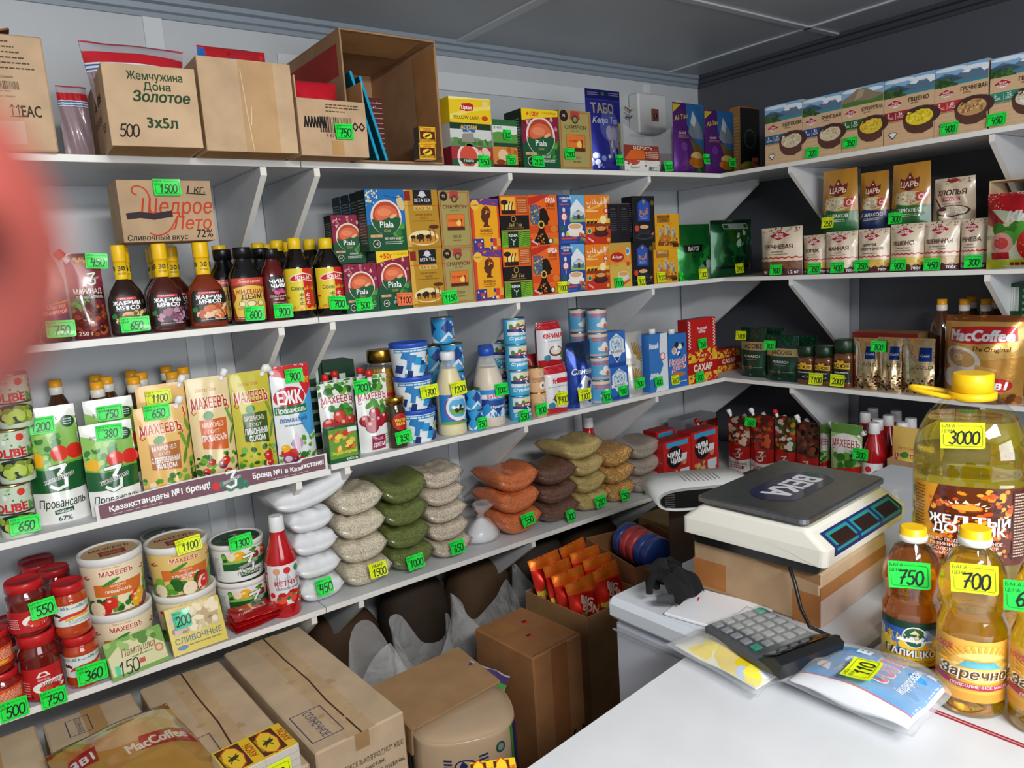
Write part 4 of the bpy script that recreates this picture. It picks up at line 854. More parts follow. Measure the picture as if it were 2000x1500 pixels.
def lbl(A): A.r(0, .02, .62, .62, '#8a3424'); A.t('ОДРОСТЬ', .32, .56, .075, '#f0d8c0', .5, .02); A.p([(0, .3), (.32, .3), (.32, .5), (.1, .5)], '#d8641c'); A.r(0, .02, .62, .27, '#e6e4e0'); A.e(.12, .24, .11, .07, '#b8482c', 14); A.t('Гранул', .16, .13, .05, '#333', .3); A.bar(.4, .05, .58, .13); A.ln(.34, .32, .6, .48, 4, '#d8b8a0', 2)
M = Mb(); S = bag(M, f1.W, f1.H, .05, 'doy', '#cfd2d4', None, 'film', 8, wr=.006, ears=.25); M2 = Mb(); bag(M2, f1.W*.9, f1.H*.42, .04, 'doy', '#3a2420', None, 'gloss', 3, wr=.003); A = Art(M2, lambda u, v, off=0: (lambda p: (p[0]-.0, p[1]-.0015, p[2]))(S(u*.98, v*.9, off)), f1.W, f1.H, 'gloss', .09, .08); lbl(A)
t = thing('tea_bag', 'clear loose bag of dark tea with red label and 2000 tag', 'bag', f1.loc, 0); M.build('plastic_film', t); M2.build('contents', t); f1.tag(t, '2000', 'g', 1305, 325, 4, off=.03, w=.046, h=.034)
def alt(A):
    A.r(0, 0, 1, 1, '#5a1f7a'); A.p([(.42, 1), (1, 1), (1, .3), (.6, .4), (.38, .7)], '#2f7ac0'); A.p([(.4, .58), (.6, .9), (.72, .78), (.95, .6), (.95, .5), (.5, .5)], '#8f9aa8'); A.p([(.5, .72), (.6, .9), (.7, .78), (.62, .66)], '#e6eaf0'); A.p([(.42, .5), (1, .34), (1, .2), (.5, .3)], '#7a6a2a'); A.r(.55, .02, 1, .24, '#2c5a26'); A.blob(.56, .05, .98, .3, 26, ['#3a7a2c', '#1f4a1c'], .03, .06, 3)
    A.p([(0, .98), (.26, .98), (0, .86)], '#f0d81c'); A.t('Al-Tau', .22, .8, .07, '#e8d84a', .42, .02, .3, 12); A.t('Gold', .22, .58, .05, '#e8e4f0', .3, .01, .3); A.ln(.1, .5, .4, .54, 2, '#d89a5a', 3); A.o(.24, .38, .09, '#7a3a9a', 12); A.e(.62, .24, .24, .07, '#e8b04a', 16); A.e(.62, .16, .3, .08, '#c8781c', 16); A.e(.62, .26, .2, .05, '#f2cf80', 14)
f1 = FB(0, 1329, 1388, 199, .01, d=.06); pouch('tea_pouch', 'larger purple pouch with snowy mountain and 1100 tag', 'pouch', f1, alt, '#5a1f7a', .05, mat='foil', tags=[('1100', 'g', 1378, 311, dict(rot=0, w=.036, h=.037))], seed=5, wr=.003)
f1 = FB(0, 1390, 1446, 214, .03, d=.06); pouch('tea_pouch', 'smaller purple pouch with snowy mountain and 600 tag', 'pouch', f1, alt, '#5a1f7a', .045, mat='foil', tags=[('600', 'g', 1428, 318, dict(rot=2, w=.044, h=.034))], seed=6, wr=.003)
def dkbox(A): A.r(0, 0, 1, 1, '#15110f'); A.o(.5, .55, .3, '#2a6a5a', 16); A.o(.5, .55, .26, '#15110f', 16); A.e(.5, .15, .5, .08, '#8aa03a', 14); A.e(.5, .08, .5, .08, '#b86a24', 14); A.r(0, .98, 1, 1, '#8a5a2c')
f1 = FB(0, 1447, 1484, 209, .07, d=.05); carton('tea_box', 'narrow black and gold tea box in the corner with orange 1000 tag', 'box', f1, dkbox, '#15110f', '#9a6a2c', tags=[('1000', 'o', 1474, 317, dict(w=.04, h=.036, off=.02))], tc='#c89a4a')
# cereal boxes on the right-hand top shelf
oat = ['#d8c8a8', '#efe4cc', '#b8a47c']; corn = ['#e2c23a', '#f2d85a', '#c8a424']; yel = ['#ecd428', '#f8e860', '#d2b41c']; buck = ['#c49a62', '#e0bc84', '#9a6a3c']; ric = ['#d8d2bc', '#f0ecdc', '#bcb498']
for l, r, yt, ti, band, gr_, mo, tg, lab in ((1495, 1567, 202, 'ПЕРЛОВА', '#1f5a80', oat, 0, None, 'first cereal box from the corner, mountain picture and dark blue band'), (1568, 1643, 188, 'ЯЧНЕВАЯ', '#2c4a8a', oat, 1, ('320', 'g', 1587, 298), 'cereal box with blue band and 320 tag, second from the corner'),
    (1644, 1724, 169, 'КУКУРУЗНА', '#1f6a34', corn, 2, ('350', 'g', 1661, 278), 'cereal box with green band, rocky peak and 350 tag'), (1726, 1823, 148, 'ПШЕНО', '#a02434', yel, 0, None, 'cereal box with red band and bowl of yellow millet, no tag'),
    (1824, 1927, 125, 'ГРЕЧНЕВАЯ', '#c22c3a', buck, 3, ('400', 'g', 1855, 250), 'cereal box with bowl of buckwheat and 400 tag'), (1931, 2046, 103, 'ПШЕНИЧ', '#2a8a72', ric, 4, ('450', 'g', 1947, 233), 'cereal box with teal band and 450 tag at the right frame edge')):
    f1 = FS(0, l, r, yt, .006, d=.055); carton('cereal_box', lab, 'box', f1, a_agrobox(ti, band, gr_, mo), '#d8b48c', '#c8b090', tags=[tg+(dict(w=.05, h=.034, rot=-1),)] if tg else (), group='cereal boxes on the right-hand top shelf', sgn=1, tc='#6a4a3a')

# ================================================================ second shelf: tea
RED = '#8c1c3e'
f1 = FB(1, 679, 743, 515, .006, d=.055); carton('tea_box', 'small green tea box with red top and 500 tag, next to soy sauce', 'box', f1, a_piala(), '#0d3f27', '#1a2620', tags=[('500', 'g', 711, 594, dict(w=.05, h=.033, rot=2))], seed=1); fs_ = f1
f1 = FB(1, 744, 806, 490, .006, d=.06); carton('tea_box', 'green tea box with yellow banner and orange 1100 tag', 'box', f1, a_piala(banner=('+50г', 'В ПОДАРОК')), '#0d3f27', '#1a2620', tags=[('1100', 'o', 790, 584, dict(w=.05, h=.036, rot=-2))], seed=2); fb_ = f1
f2 = FB(1, 722, 797, 370, .006, fb_.top+.0006, d=.055); carton('tea_box', 'green tea box with blue evening sky on top of the yellow-banner box', 'box', f2, a_piala('#1a6fb5', None, 'ВЕЧЕРНИЙ'), '#0d3f27', '#14201a', '#1a5a80', seed=3)
f2 = FB(1, 655, 716, 420, .07, ZS[1]+.115, d=.05)
zb = ZS[1]
f0 = FB(1, 662, 722, 515, .066, d=.05); f0.H = f2.z-f0.z-.0006; carton('tea_box', 'small dark green tea box behind the 500 tag, mostly hidden', 'box', f0, a_piala(), '#0d3f27', '#141c18', seed=4)
f2 = FB(1, 655, 716, 420, .066, f0.top+.0006, d=.05); carton('tea_box', 'small green tea box with red top on the upper row, left of the blue-sky box', 'box', f2, a_piala(), '#0d3f27', '#141c18', seed=5)
xb = FB(1, 700, 770, 400, .075).loc[0]+.035
for k_ in range(3):
    fq = Fr(Vector((fb_.loc[0]-fb_.W/2-.004, YF+.075+k_*.062, ZS[1])), Vector((fb_.loc[0]+fb_.W/2-.004, YF+.075+k_*.062, ZS[1])), ZS[1], fb_.H, .055, 0)
    carton('tea_box', 'black-sided tea box in the lower row behind the yellow-banner box, %s behind it' % nth[k_], 'box', fq, a_piala(), '#0d3f27', '#121816', seed=6+k_, tc='#a8b0a4', group='tea boxes behind the yellow-banner box')
    fq = Fr(fq.mid-Vector((fq.W/2, 0, 0)), fq.mid+Vector((fq.W/2, 0, 0)), fq.top+.0006, fb_.H*1.03, .055, 0)
    carton('tea_box', 'black-sided tea box in the upper row behind the blue-sky box, %s behind it' % nth[k_], 'box', fq, a_piala('#1a6fb5'), '#0d3f27', '#121816', seed=9+k_, tc='#a8b0a4', group='tea boxes behind the blue-sky box')
def pair(l0, r0, y0, l1, r1, y1, art0, art1, col, labs, tags=(), d=.055, dy=.008, sc=None, name='tea_box'):
    a = FB(1, l0, r0, y0, dy, d=d); carton(name, labs[0], 'box', a, art0, col, sc, tags=tags)
    if art1:
        b = FB(1, l1, r1, y1, dy, a.top+.0006, d); carton(name, labs[1], 'box', b, art1, col, sc)
pair(808, 870, 488, 796, 862, 371, a_beta, a_beta, '#b98a24', ('gold tea box with animals, lower of two with orange tag to its left', 'gold tea box with animals and black badge, upper of two'), sc='#8f681c')
pair(871, 930, 484, 864, 923, 372, a_champ, a_champ, '#a28f4e', ('olive gold tea box with 1150 tag, lower of two', 'olive gold tea box with sunset picture on the second shelf, upper of two'), [('1150', 'g', 878, 580, dict(w=.052, h=.038, rot=4))], sc='#c04a34')
pair(931, 985, 490, 925, 979, 388, a_zhambo, a_zhambo, '#d9482c', ('yellow-orange tea box with patterned head in profile, lower of two', 'yellow-orange tea box with patterned head in profile, upper of two'))
pair(987, 1041, 483, 981, 1036, 382, a_safi, a_safi, '#141210', ('black banded tea box with sunset top and green base, lower of two', 'black banded tea box with sunset top and green base, upper of two'))
pair(1043, 1096, 480, 1037, 1092, 381, a_orda, a_orda, '#ee6a1e', ('orange tea box with dark woman silhouette, lower of two, beside 1000 tag', 'orange tea box with dark woman silhouette, upper of two'))
pair(1098, 1145, 477, 1094, 1145, 381, a_alan, a_alan, '#2a4a9a', ('blue tea box with yurt and white cup, lower of two, with 1000 tag', 'blue tea box with yurt and white cup, upper of two'), [('1000', 'y', 1098, 561, dict(w=.042, h=.036, rot=0))])
pair(1147, 1192, 477, 1146, 1193, 381, a_qirat, a_qirat, '#f0821c', ('orange tea box with curled lettering and camels, lower of two', 'orange tea box with curled lettering and camels, upper of two'))
a = FB(1, 1193, 1235, 474, .008, d=.055); carton('tea_box', 'gold and orange tea box with 1100 tag beneath two black boxes', 'box', a, a_gold, '#c9a14a', tags=[('1100', 'g', 1208, 552, dict(w=.04, h=.036))])
def dk2(A): A.r(0, 0, 1, 1, '#14121c'); A.t('Gold', .5, .86, .06, '#6a6a80', .6, 0, .3); A.ln(.2, .3, .8, .8, 9, '#4a4858', 3, .3); A.r(0, .975, 1, 1, '#6a5a4a')
x0, x1 = a.loc[0]-a.W/2, a.loc[0]+a.W/2
for k_, (u0, u1, nm) in enumerate(((0, .49, 'left'), (.51, 1, 'right'))):
    fq = Fr(Vector((x0+a.W*u0, YF+.008, a.top+.0006)), Vector((x0+a.W*u1, YF+.008, a.top+.0006)), a.top+.0006, .135, .05, 0); carton('tea_box', 'narrow black tea box turned sideways on the upper row, %s of two' % nm, 'box', fq, dk2, '#14121c', tc='#4a4858')
pair(1237, 1277, 473, 1238, 1280, 383, a_navy, a_navy, '#12141c', ('black tea box with blue arch and cup, lower of two, with 900 tag', 'black tea box with blue arch and cup, upper of two'), [('900', 'y', 1252, 549, dict(w=.04, h=.037, rot=-3))])
pair(1279, 1325, 487, 1281, 1327, 418, a_eleph('SANDUQ'), a_eleph(), '#e9a818', ('yellow tea box with grey figures, lower of two, with 1000 tag', 'yellow tea box with grey elephants, upper of two'), [('1000', 'y', 1291, 541, dict(w=.046, h=.037, rot=0))], sc='#c8861c')
def bay(A): A.r(0, 0, 1, 1, '#0f7a2c'); A.p([(0, .5), (.4, .3), (1, .7), (1, 1), (0, 1)], '#0c6a26'); A.p([(.45, 0), (1, 0), (1, .4), (.75, .62), (.55, .4)], '#2ca83c'); A.p([(.5, .02), (.95, .04), (.95, .3), (.7, .34), (.48, .22)], '#9cb8a0'); A.blob(.6, .25, .95, .55, 10, ['#123a2a', '#dfeee4', '#1c5a34'], .04, .1, 4); A.r(.14, .5, .6, .63, '#0c120e'); A.t('BAYCE', .37, .565, .075, '#f2f2f2', .4, .03, .15); A.t('95-33', .36, .42, .04, '#0c3a16', .3)
f1 = FB(1, 1327, 1401, 437, .012, d=.06); pouch('tea_pouch', 'bright green pouch with folded top and 1300 tag', 'pouch', f1, bay, '#0f7a2c', .07, mat='foil', prof='brick', tags=[('1300', 'y', 1371, 535, dict(w=.05, h=.038, rot=0)), ('350', 'g', 1333, 541, dict(w=.048, h=.034, rot=0))], seed=3, wr=.005, topw=.92)
def bay2(A): A.r(0, 0, 1, 1, '#0b4a24'); A.r(0, .93, 1, 1, '#07301a'); A.p([(.2, .9), (.8, .9), (.7, .5), (.35, .5)], '#2a5a1c'); A.blob(.45, .5, .95, .85, 12, ['#4ac87a', '#2a9a54', '#c8f0d0'], .03, .09, 4); A.blob(.2, .2, .8, .5, 20, ['#1c6a34', '#0a3a1c'], .05, .12, 5); A.line([(.2, .84), (.2, .92), (.78, .92), (.78, .84), (.2, .84)], .012, '#c8d8c0'); A.r(.3, .85, .68, .93, '#aab0b4'); A.t('95-33', .45, .74, .06, '#1c1c14', .4, .01); A.r(.05, .14, .95, .19, '#0a1c12'); A.o(.78, .17, .06, '#c8a030', 10)
f1 = FB(1, 1403, 1482, 428, .0, d=.07); pouch('tea_pouch', 'dark green foil brick pouch with 2950 tag in the shelf corner', 'pouch', f1, bay2, '#0b4a24', .08, mat='foil', prof='full', tags=[('2950', 'y', 1442, 524, dict(w=.054, h=.038))], seed=8, wr=.004)
# groats bags on the right-hand second shelf
bw = ['#7a4a2c', '#935c38', '#5e3420']; pea = ['#e8b83c', '#f6d46a', '#c8922c']; sem = ['#e8dcc0', '#f0e6d0', '#ddd0b0']; crn = ['#dcb850', '#e8ca70', '#c8a040']; mil = ['#e0be50', '#ecd070', '#cca83c']; whe = ['#d0b080', '#dcc090', '#bc9a68']; bar_ = ['#c4b8a8', '#d4cabc', '#ac9f8e']
for l, r, yt, ti, gr_, sub, two, tg, lab, dx, wt in ((1482, 1560, 444, 'ГРЕЧНЕВАЯ', bw, 'высший сорт', None, ('900', 'g', 1517, 527), 'larger groats bag with brown buckwheat window and 900 tag', .006, '1,2 кг'), (1563, 1612, 459, 'ГОРОХ', pea, 'колотый', None, ('350', 'g', 1592, 524), 'groats bag of split peas with 350 tag, partly behind its neighbour', .03, '700г'),
    (1607, 1668, 452, 'МАННАЯ', sem, 'марка М', None, ('400', 'g', 1637, 522), 'groats bag of pale semolina with 400 tag', .006, '700г'), (1670, 1730, 447, 'КУКУРУЗНАЯ', crn, '', 'КРУПА', ('350', 'g', 1684, 518), 'groats bag with two-line title, corn window and 350 tag', .006, '700г'),
    (1732, 1797, 437, 'ПШЕНО', mil, 'высший сорт', None, ('400', 'g', 1756, 517), 'groats bag of millet with 400 tag', .006, '700г'), (1798, 1866, 432, 'ПШЕНИЧНАЯ', whe, 'из твёрдых сортов', None, ('450', 'g', 1822, 516), 'groats bag of wheat with 450 tag', .006, '700г'), (1868, 1920, 427, 'ЯЧНЕВА', bar_, 'крупа', None, ('300', 'g', 1902, 510), 'groats bag of grey barley with crossed-out tag beside the red packet', .01, '700г')):
    f1 = FS(1, l, r, yt, dx, d=.05); pouch('groats_bag', lab, 'bag', f1, a_agrobag(ti, gr_, sub, wt=wt, two=two), '#e4d3ba', .055, prof='brick', tags=[tg+(dict(w=.05, h=.037),)], group='groats bags on the right-hand second shelf', seed=len(lab), wr=.0035)
# upper row stands on a flat carton behind the groats bags
f0 = FS(1, 1588, 1905, 448, .08, d=.16); M = Mb(); cbox(M, -f0.W/2, f0.W/2, -f0.D/2, f0.D/2, 0, f0.H, .003, '#b89a74', 'board'); tagp(M.build('cardboard_box', None, f0.loc, f0.rz), 'long low carton behind the groats bags, carrying the oat flake pouches', 'box'); zt = f0.top+.0006
for l, r, yt, art, col, tg, lab, dx in ((1598, 1670, 331, a_tsar('#1f6a34', '7 ЗЛАКОВ'), '#b8822a', ('250', 'y', 1618, 435), 'brown and green flakes pouch with yellow 250 tag', .09), (1671, 1731, 335, a_tsar('#1c2f66', '5 ЗЛАКОВ'), '#b8822a', None, 'brown and blue flakes pouch between the two green ones', .11), (1733, 1812, 318, a_tsar('#1f6a34', 'ГЕРКУЛЕС'), '#b8822a', ('300', 'g', 1750, 426), 'brown and green flakes pouch with green 300 tag', .09), (1802, 1900, 346, a_hlop, '#ddccb2', None, 'cream flakes bag with bowl and spoon drawing', .1)):
    if 'cream' in lab: l = 1814
    f1 = FS(1, l, r, yt, dx, zt, .05); pouch('flakes_pouch', lab, 'pouch', f1, art, col, .06, prof='doy' if col[1] == 'b' else 'brick', tags=[tg+(dict(w=.046, h=.037),)] if tg else (), seed=len(lab)+2, wr=.004, topw=.9)
# open carton with a red sweet packet at the right frame edge
f0 = FS(1, 1926, 2080, 345, .06, d=.2); M = Mb(); W, H, D = f0.W, f0.H, f0.D
cbox(M, -W/2, -W/2+.005, -D/2, D/2, 0, H, .001, KR, 'board'); cbox(M, W/2-.005, W/2, -D/2, D/2, 0, H, .001, KR, 'board'); cbox(M, -W/2+.005, W/2-.005, -D/2, D/2, 0, .005, .001, KR, 'board'); cbox(M, -W/2+.005, W/2-.005, -D/2, D/2, H-.005, H, .001, KR, 'board'); cbox(M, -W/2+.005, W/2-.005, D/2-.005, D/2, .005, H-.005, .001, '#5a4028', 'board')
tagp(M.build('cardboard_box', None, f0.loc, f0.rz), 'brown carton on its side at the right end of the second shelf', 'box')
def sweet(A):
    A.r(0, 0, 1, 1, '#dfe8c8'); A.p([(0, 1), (1, 1), (1, .62), (.2, .78), (0, .8)], '#d8202a'); A.p([(0, .85), (.3, .6), (.12, .55), (0, .6)], '#b8141c'); A.t('КИС', .55, .68, .14, '#fff', .7, .04, .2); A.t('ХЛАПЫ', .6, .57, .06, '#a8c8e0', .5, .02); A.blob(.2, .4, .7, .56, 8, ['#3a8a2c', '#5aae3c'], .08, .14, 3); A.o(.72, .3, .26, '#d8241f', 20); A.e(.25, .34, .16, .14, '#e8a8a0', 16); A.e(.25, .34, .1, .08, '#d84a44', 14); A.blob(.5, .15, .95, .45, 20, ['#f0d060'], .006, .012, 4); A.r(0, .05, 1, .12, '#c8d83a'); A.p([(0, 0), (.3, .02), (.1, .14), (0, .14)], '#d8e02c'); A.r(.1, .13, .35, .22, '#c01c24'); A.ln(.35, .04, .95, .09, 1, '#a01c1c', 3, .8)
f1 = FS(1, 1918, 2070, 372, -.035, d=.06); pouch('sweets_packet', 'red and white packet with strawberry picture in front of the end carton', 'packet', f1, sweet, '#dfe8c8', .085, prof='pillow', mat='foil', seed=4, wr=.006)
# ================================================================ bottles, jars, tins
class Rnd(Fr):                   # round goods: same frame, plus its profile
    pass
def bottle(name, label, cat, fr, prof, mat, col, cap=None, capc='#f2c81c', art=None, lz=(.1, .5), ang=2.6, sy=1, e=2, tags=(), group=None, part='body', cols=None, capp='cap', band=None, bandc=None, bandart=None, fill=None, n=28, lmat='card', capmat='plastic', toff=.0025):
    R, H = fr.W/2, fr.H; P = [(R*r, H*z) for r, z in prof]
    t = thing(name, label, cat, fr.loc, fr.rz, group)
    M = Mb(); lathe(M, P, col, mat, n, 1, sy, e, cols=cols); M.build(part, t)
    def srf(zz0, zz1, an, pr, add=.0004, sy=sy, e=e):
        def S(u, v, off=0):
            z = zz0+v*(zz1-zz0); x, y = sring((u-.5)*an, e); r = prof_r(pr, z); l = math.hypot(x, y*sy) or 1
            return (x*(r+off+add), y*(r*sy+off+add), z)
        return S
    if art:
        z0, z1 = H*lz[0], H*lz[1]; w = R*ang*(1 if sy > .9 else .86); M = Mb(); A = Art(M, srf(z0, z1, ang, P), w, z1-z0, lmat, .035, .25); art(A); M.build('label', t)
    if fill:                     # what is inside a clear bottle
        M = Mb(); f = [(max(.001, r*R-.0012), z*H) for r, z in prof if z <= fill[0]]; f[0] = (f[0][0], f[0][1]+.0012); rr = prof_r(P, fill[0]*H)-.0012; f.append((rr, fill[0]*H)); lathe(M, f, fill[1], fill[2] if len(fill) > 2 else 'plastic', n, 1, sy, e); M.build('contents', t)
    if band:
        M = Mb(); Q = [(R*r, H*z) for r, z in band]; lathe(M, Q, bandc, 'card', n, 1, sy if sy > .9 else .85, 2)
        if bandart: A = Art(M, srf(Q[0][1], Q[-1][1], 3.0, Q, .0006, sy if sy > .9 else .85, 2), Q[0][0]*3, Q[-1][1]-Q[0][1], 'card', .08, 1); bandart(A)
        M.build('neck_band', t)
    if cap:
        M = Mb(); Q = [(R*r, H*z) for r, z in cap]; lathe(M, Q, capc, capmat, 24); M.build(capp, t)
    for tg in tags: fr.tag(t, *tg[:4], **dict(dict(off=toff), **(tg[4] if len(tg) > 4 else {})))
    return t
def rd(i, l, r, yt, dy=.012, z=None, sy=1):
    f = FB(i, l, r, yt, dy, z); return FB(i, l, r, yt, dy, z, f.W*sy)
def rs(i, l, r, yt, dx=.012, z=None, sy=1):
    f = FS(i, l, r, yt, dx, z); return FS(i, l, r, yt, dx, z, f.W*sy)
Y5 = '#f6c415'
# ---------------------------------------------------------------- second shelf, left
f1 = rd(1, 24, 82, 440, .02); OILP = [(.9, 0), (1, .02), (1, .5), (.97, .6), (.7, .74), (.36, .84), (.32, .9)]
bottle('sauce_bottle', 'dark bottle at the far left of the second shelf beside the finger', 'bottle', f1, OILP, 'darkglass', '#3a1814', [(.36, .9), (.38, .9), (.38, 1), (.3, 1)], '#4a2a24')
def lbl_oil(A): A.r(0, 0, 1, 1, '#5a2c5c'); A.r(0, .78, 1, 1, '#6a2c3c'); A.e(.5, .68, .2, .12, '#8a5a3c', 14); A.t('Семена', .5, .88, .06, '#c88a4a', .5, 0, .2); A.p([(0, .3), (1, .42), (1, .62), (0, .5)], '#c8281c'); A.p([(0, .5), (1, .62), (1, .64), (0, .52)], '#e8b83c'); A.t('Масло', .55, .52, .07, '#f6e8d8', .5, .01, .2, 6); A.t('льняное', .52, .43, .08, '#f6e8d8', .7, .02, .2, 6); A.r(0, 0, 1, .28, '#3c5a4a'); A.blob(.1, .03, .9, .27, 20, ['#8ab0d0', '#5a82b0', '#2f5a34'], .04, .08, 4)
f1 = rd(1, 86, 147, 462, .012); bottle('oil_bottle', 'dark oil bottle with red diagonal band and 750 tag', 'bottle', f1, OILP, 'darkglass', '#2c1712', [(.36, .9), (.4, .9), (.4, 1), (.34, 1)], '#b8a49c', lbl_oil, (.06, .6), 2.5, tags=[('750', 'g', 119, 642, dict(rot=-2))])
def marin(A): A.r(0, 0, 1, 1, '#6a1f26'); A.r(0, .88, 1, 1, '#3a1418'); A.wave(.6, .86, .03, 1, '#8a2a40'); A.t('МАРИНАД', .52, .56, .06, '#f0e0d0', .8, .02); A.r(.1, .46, .98, .52, '#1c1210'); A.t('ДЛЯ МЯСА ГРИЛЬ', .55, .49, .035, '#f0e0d0', .8, .01); A.blob(.03, .04, .97, .4, 70, ['#8a3c1c', '#5a2412', '#b8622c', '#3a1610', '#a0482a'], .04, .1, 4); A.blob(.05, .34, .5, .46, 14, ['#3a7a2c', '#5aa03c'], .04, .09, 5); a_three(A, .68, .7, .36, '#e8ece0', '#2a6a2c'); A.blob(.3, .86, .6, .95, 8, ['#c8882c', '#8a4a1c'], .05, .09, 3); A.t('250 г', .3, .07, .05, '#f0e0d0', .4)
f1 = FB(1, 150, 221, 494, .012, d=.05); pouch('sauce_pouch', 'dark red sauce pouch with red spout and 450 tag near its top', 'pouch', f1, marin, '#6a1f26', .05, spout=(.08, .93, -.7, '#d8241c', 1.1), tags=[('450', 'g', 188, 510, dict(rot=-4, w=.045, h=.034))], seed=3, wr=.003, pinch=.05)
SAU = [(.86, 0), (.97, .015), (1, .04), (1, .36), (.96, .42), (.8, .5), (.5, .58), (.36, .615), (.34, .63)]
def zharim(food):
    def f(A):
        A.p([(.04, 0), (.96, 0), (1, .1), (1, .85), (.9, 1), (.1, 1), (0, .85), (0, .1)], '#17120f'); A.r(.28, .88, .74, .96, '#d8242c'); A.t('МАХЕЕВЪ', .51, .92, .035, '#fff', .34, .01); A.t('ЖАРИМ', .5, .79, .115, '#fff', .86, .035); A.t('МЯСО', .52, .65, .115, '#fff', .66, .035); A.ln(.2, .56, .86, .58, 1, '#b8b0a8', 2); A.p([(.03, .44), (.2, .5), (.24, .4), (.2, .33), (.04, .34)], '#1c7a34')
        A.blob(.22, .14, .92, .5, 46, food, .05, .11, 7); A.ln(.3, .05, .85, .09, 1, '#d8d0c8', 4)
    return f
b30 = lambda A: (A.t('30', .5, .62, .28, '#2a2416', .4, .03), A.ln(.3, .25, .7, .38, 2, '#6a5a10', 2), A.t('30', .02, .62, .28, '#2a2416', .3, .03), A.t('30', .95, .62, .28, '#2a2416', .3, .03))
for l, r, yt, c, food, tg, lab, bk in ((223, 291, 478, '#2a1610', ['#d8812c', '#e8b060', '#8a4a1c', '#f0d0a0', '#4a6a2c'], [('650', 'g', 264, 633, dict(rot=0, w=.062, h=.034))], 'grilling sauce bottle with yellow cap and 650 tag, darkest of three', ((-16, .09), (40, .2))), (301, 370, 475, '#4a1a12', ['#7a4a62', '#a06a84', '#5a2c44', '#c090a0'], [], 'grilling sauce bottle with yellow cap and purple onion picture', ((-26, .1), (-2, .16))), (379, 452, 472, '#7a2e12', ['#e8a870', '#d8743a', '#f0c8a0', '#b8502c'], [], 'grilling sauce bottle with yellow cap, reddest of three, under the brown box', ((-18, .09), (14, .2)))):
    f1 = rd(1, l, r, yt, .012, sy=.58)
    t = bottle('sauce_bottle', lab, 'bottle', f1, SAU, 'sauce', c, [(.4, .82), (.42, .83), (.42, .985), (.4, 1), (.2, 1)], Y5, zharim(food), (.07, .44), 2.1, .58, 2.8, tags=tg, band=[(.37, .625), (.38, .63), (.38, .82), (.36, .82)], bandc='#f4c818', bandart=b30)
    for k_, (dp, dy) in enumerate(bk):
        d_ = dup(t, (sol(((l+r)/2)+dp+(4 if k_ else 0), (0, YF+dy, ZS[1]+.2), 0), YF+dy+.03, ZS[1]), 'yellow-capped sauce bottle behind the %s, %s row back' % ({'2': 'bottle with 650 tag', '3': 'onion-picture bottle'}.get(str(l)[0]) if l != 379 else 'reddest sauce bottle', nth[k_]))
        d_['group'] = 'sauce bottles in the rear rows'
        for ch in list(d_.children):
            if ch.name.startswith('price_tag'): bpy.data.objects.remove(ch)
def dym(A): A.r(0, 0, 1, 1, '#8a3a20'); A.r(0, .84, 1, 1, '#c8402c'); A.t('Домашний', .5, .92, .06, '#f6e8d8', .6, 0, .2); A.p([(.12, .1), (.88, .1), (.95, .4), (.84, .55), (.92, .76), (.5, .83), (.08, .76), (.16, .55), (.05, .4)], '#e8c04a'); A.t('ЖИДКИЙ', .5, .68, .1, '#a8302c', .7, .02); A.t('ДЫМ', .52, .56, .11, '#1c1a2a', .6, .03)
def dym2(A):
    dym(A)
    for x in (.3, .5, .7): A.o(x, .4, .09, '#8a7a3c', 12); A.o(x, .4, .07, '#efe0b0', 12)
    A.p([(.2, .26), (.8, .26), (.84, .32), (.16, .32)], '#d8962c'); A.ln(.15, .05, .85, .12, 2, '#e8c89a', 3)
JP = [(.9, 0), (1, .02), (1, .58), (.9, .66), (.6, .77), (.48, .83), (.46, .86)]
f1 = rd(1, 463, 529, 482, .012, sy=.75); t = bottle('smoke_bottle', 'black bottle with yellow-red label and half-hidden 600 tag', 'bottle', f1, JP, 'darkglass', '#0c0b10', [(.5, .86), (.53, .86), (.53, .985), (.5, 1)], '#101014', dym2, (.04, .6), 2.4, .75, 2.4, tags=[('600', 'g', 497, 612, dict(rot=-2, w=.05, h=.036))])
for k_, (px, dy) in enumerate(((443, .09), (517, .1))):
    d_ = dup(t, (sol(px, (0, YF+dy, ZS[1]+.15), 0), YF+dy+.03, ZS[1]), 'black capped bottle behind the 600 tag, %s one' % ('left', 'right')[k_])
    for ch in list(d_.children):
        if ch.name.startswith('price_tag'): bpy.data.objects.remove(ch)
def chim(A): A.o(.5, .72, .36, '#14121a', 20); A.t('ЧИМ', .5, .78, .09, '#fff', .56, .04, 0, 4); A.t('ЧИМ', .55, .67, .09, '#fff', .56, .04, 0, 4); A.blob(.35, .5, .75, .58, 8, ['#a02c6a', '#d85a8a'], .05, .1, 3); A.t('СЛАДКИЙ', .5, .42, .045, '#e8d8d0', .8); A.t('ЧИЛИ', .5, .35, .045, '#e8d8d0', .6); A.ln(.3, .1, .8, .28, 5, '#c8a8a0', 2)
f1 = rd(1, 527, 572, 485, .014, sy=.8); bottle('sauce_bottle', 'slim red sauce bottle with black round label and 900 tag', 'bottle', f1, [(.9, 0), (1, .02), (1, .6), (.95, .7), (.62, .78), (.5, .84), (.46, .88)], 'sauce', '#5a1410', [(.5, .86), (.62, .865), (.62, .985), (.58, 1)], '#121216', chim, (.1, .68), 2.2, .8, 2.4, tags=[('900', 'g', 553, 607, dict(rot=-2, w=.05, h=.036))])
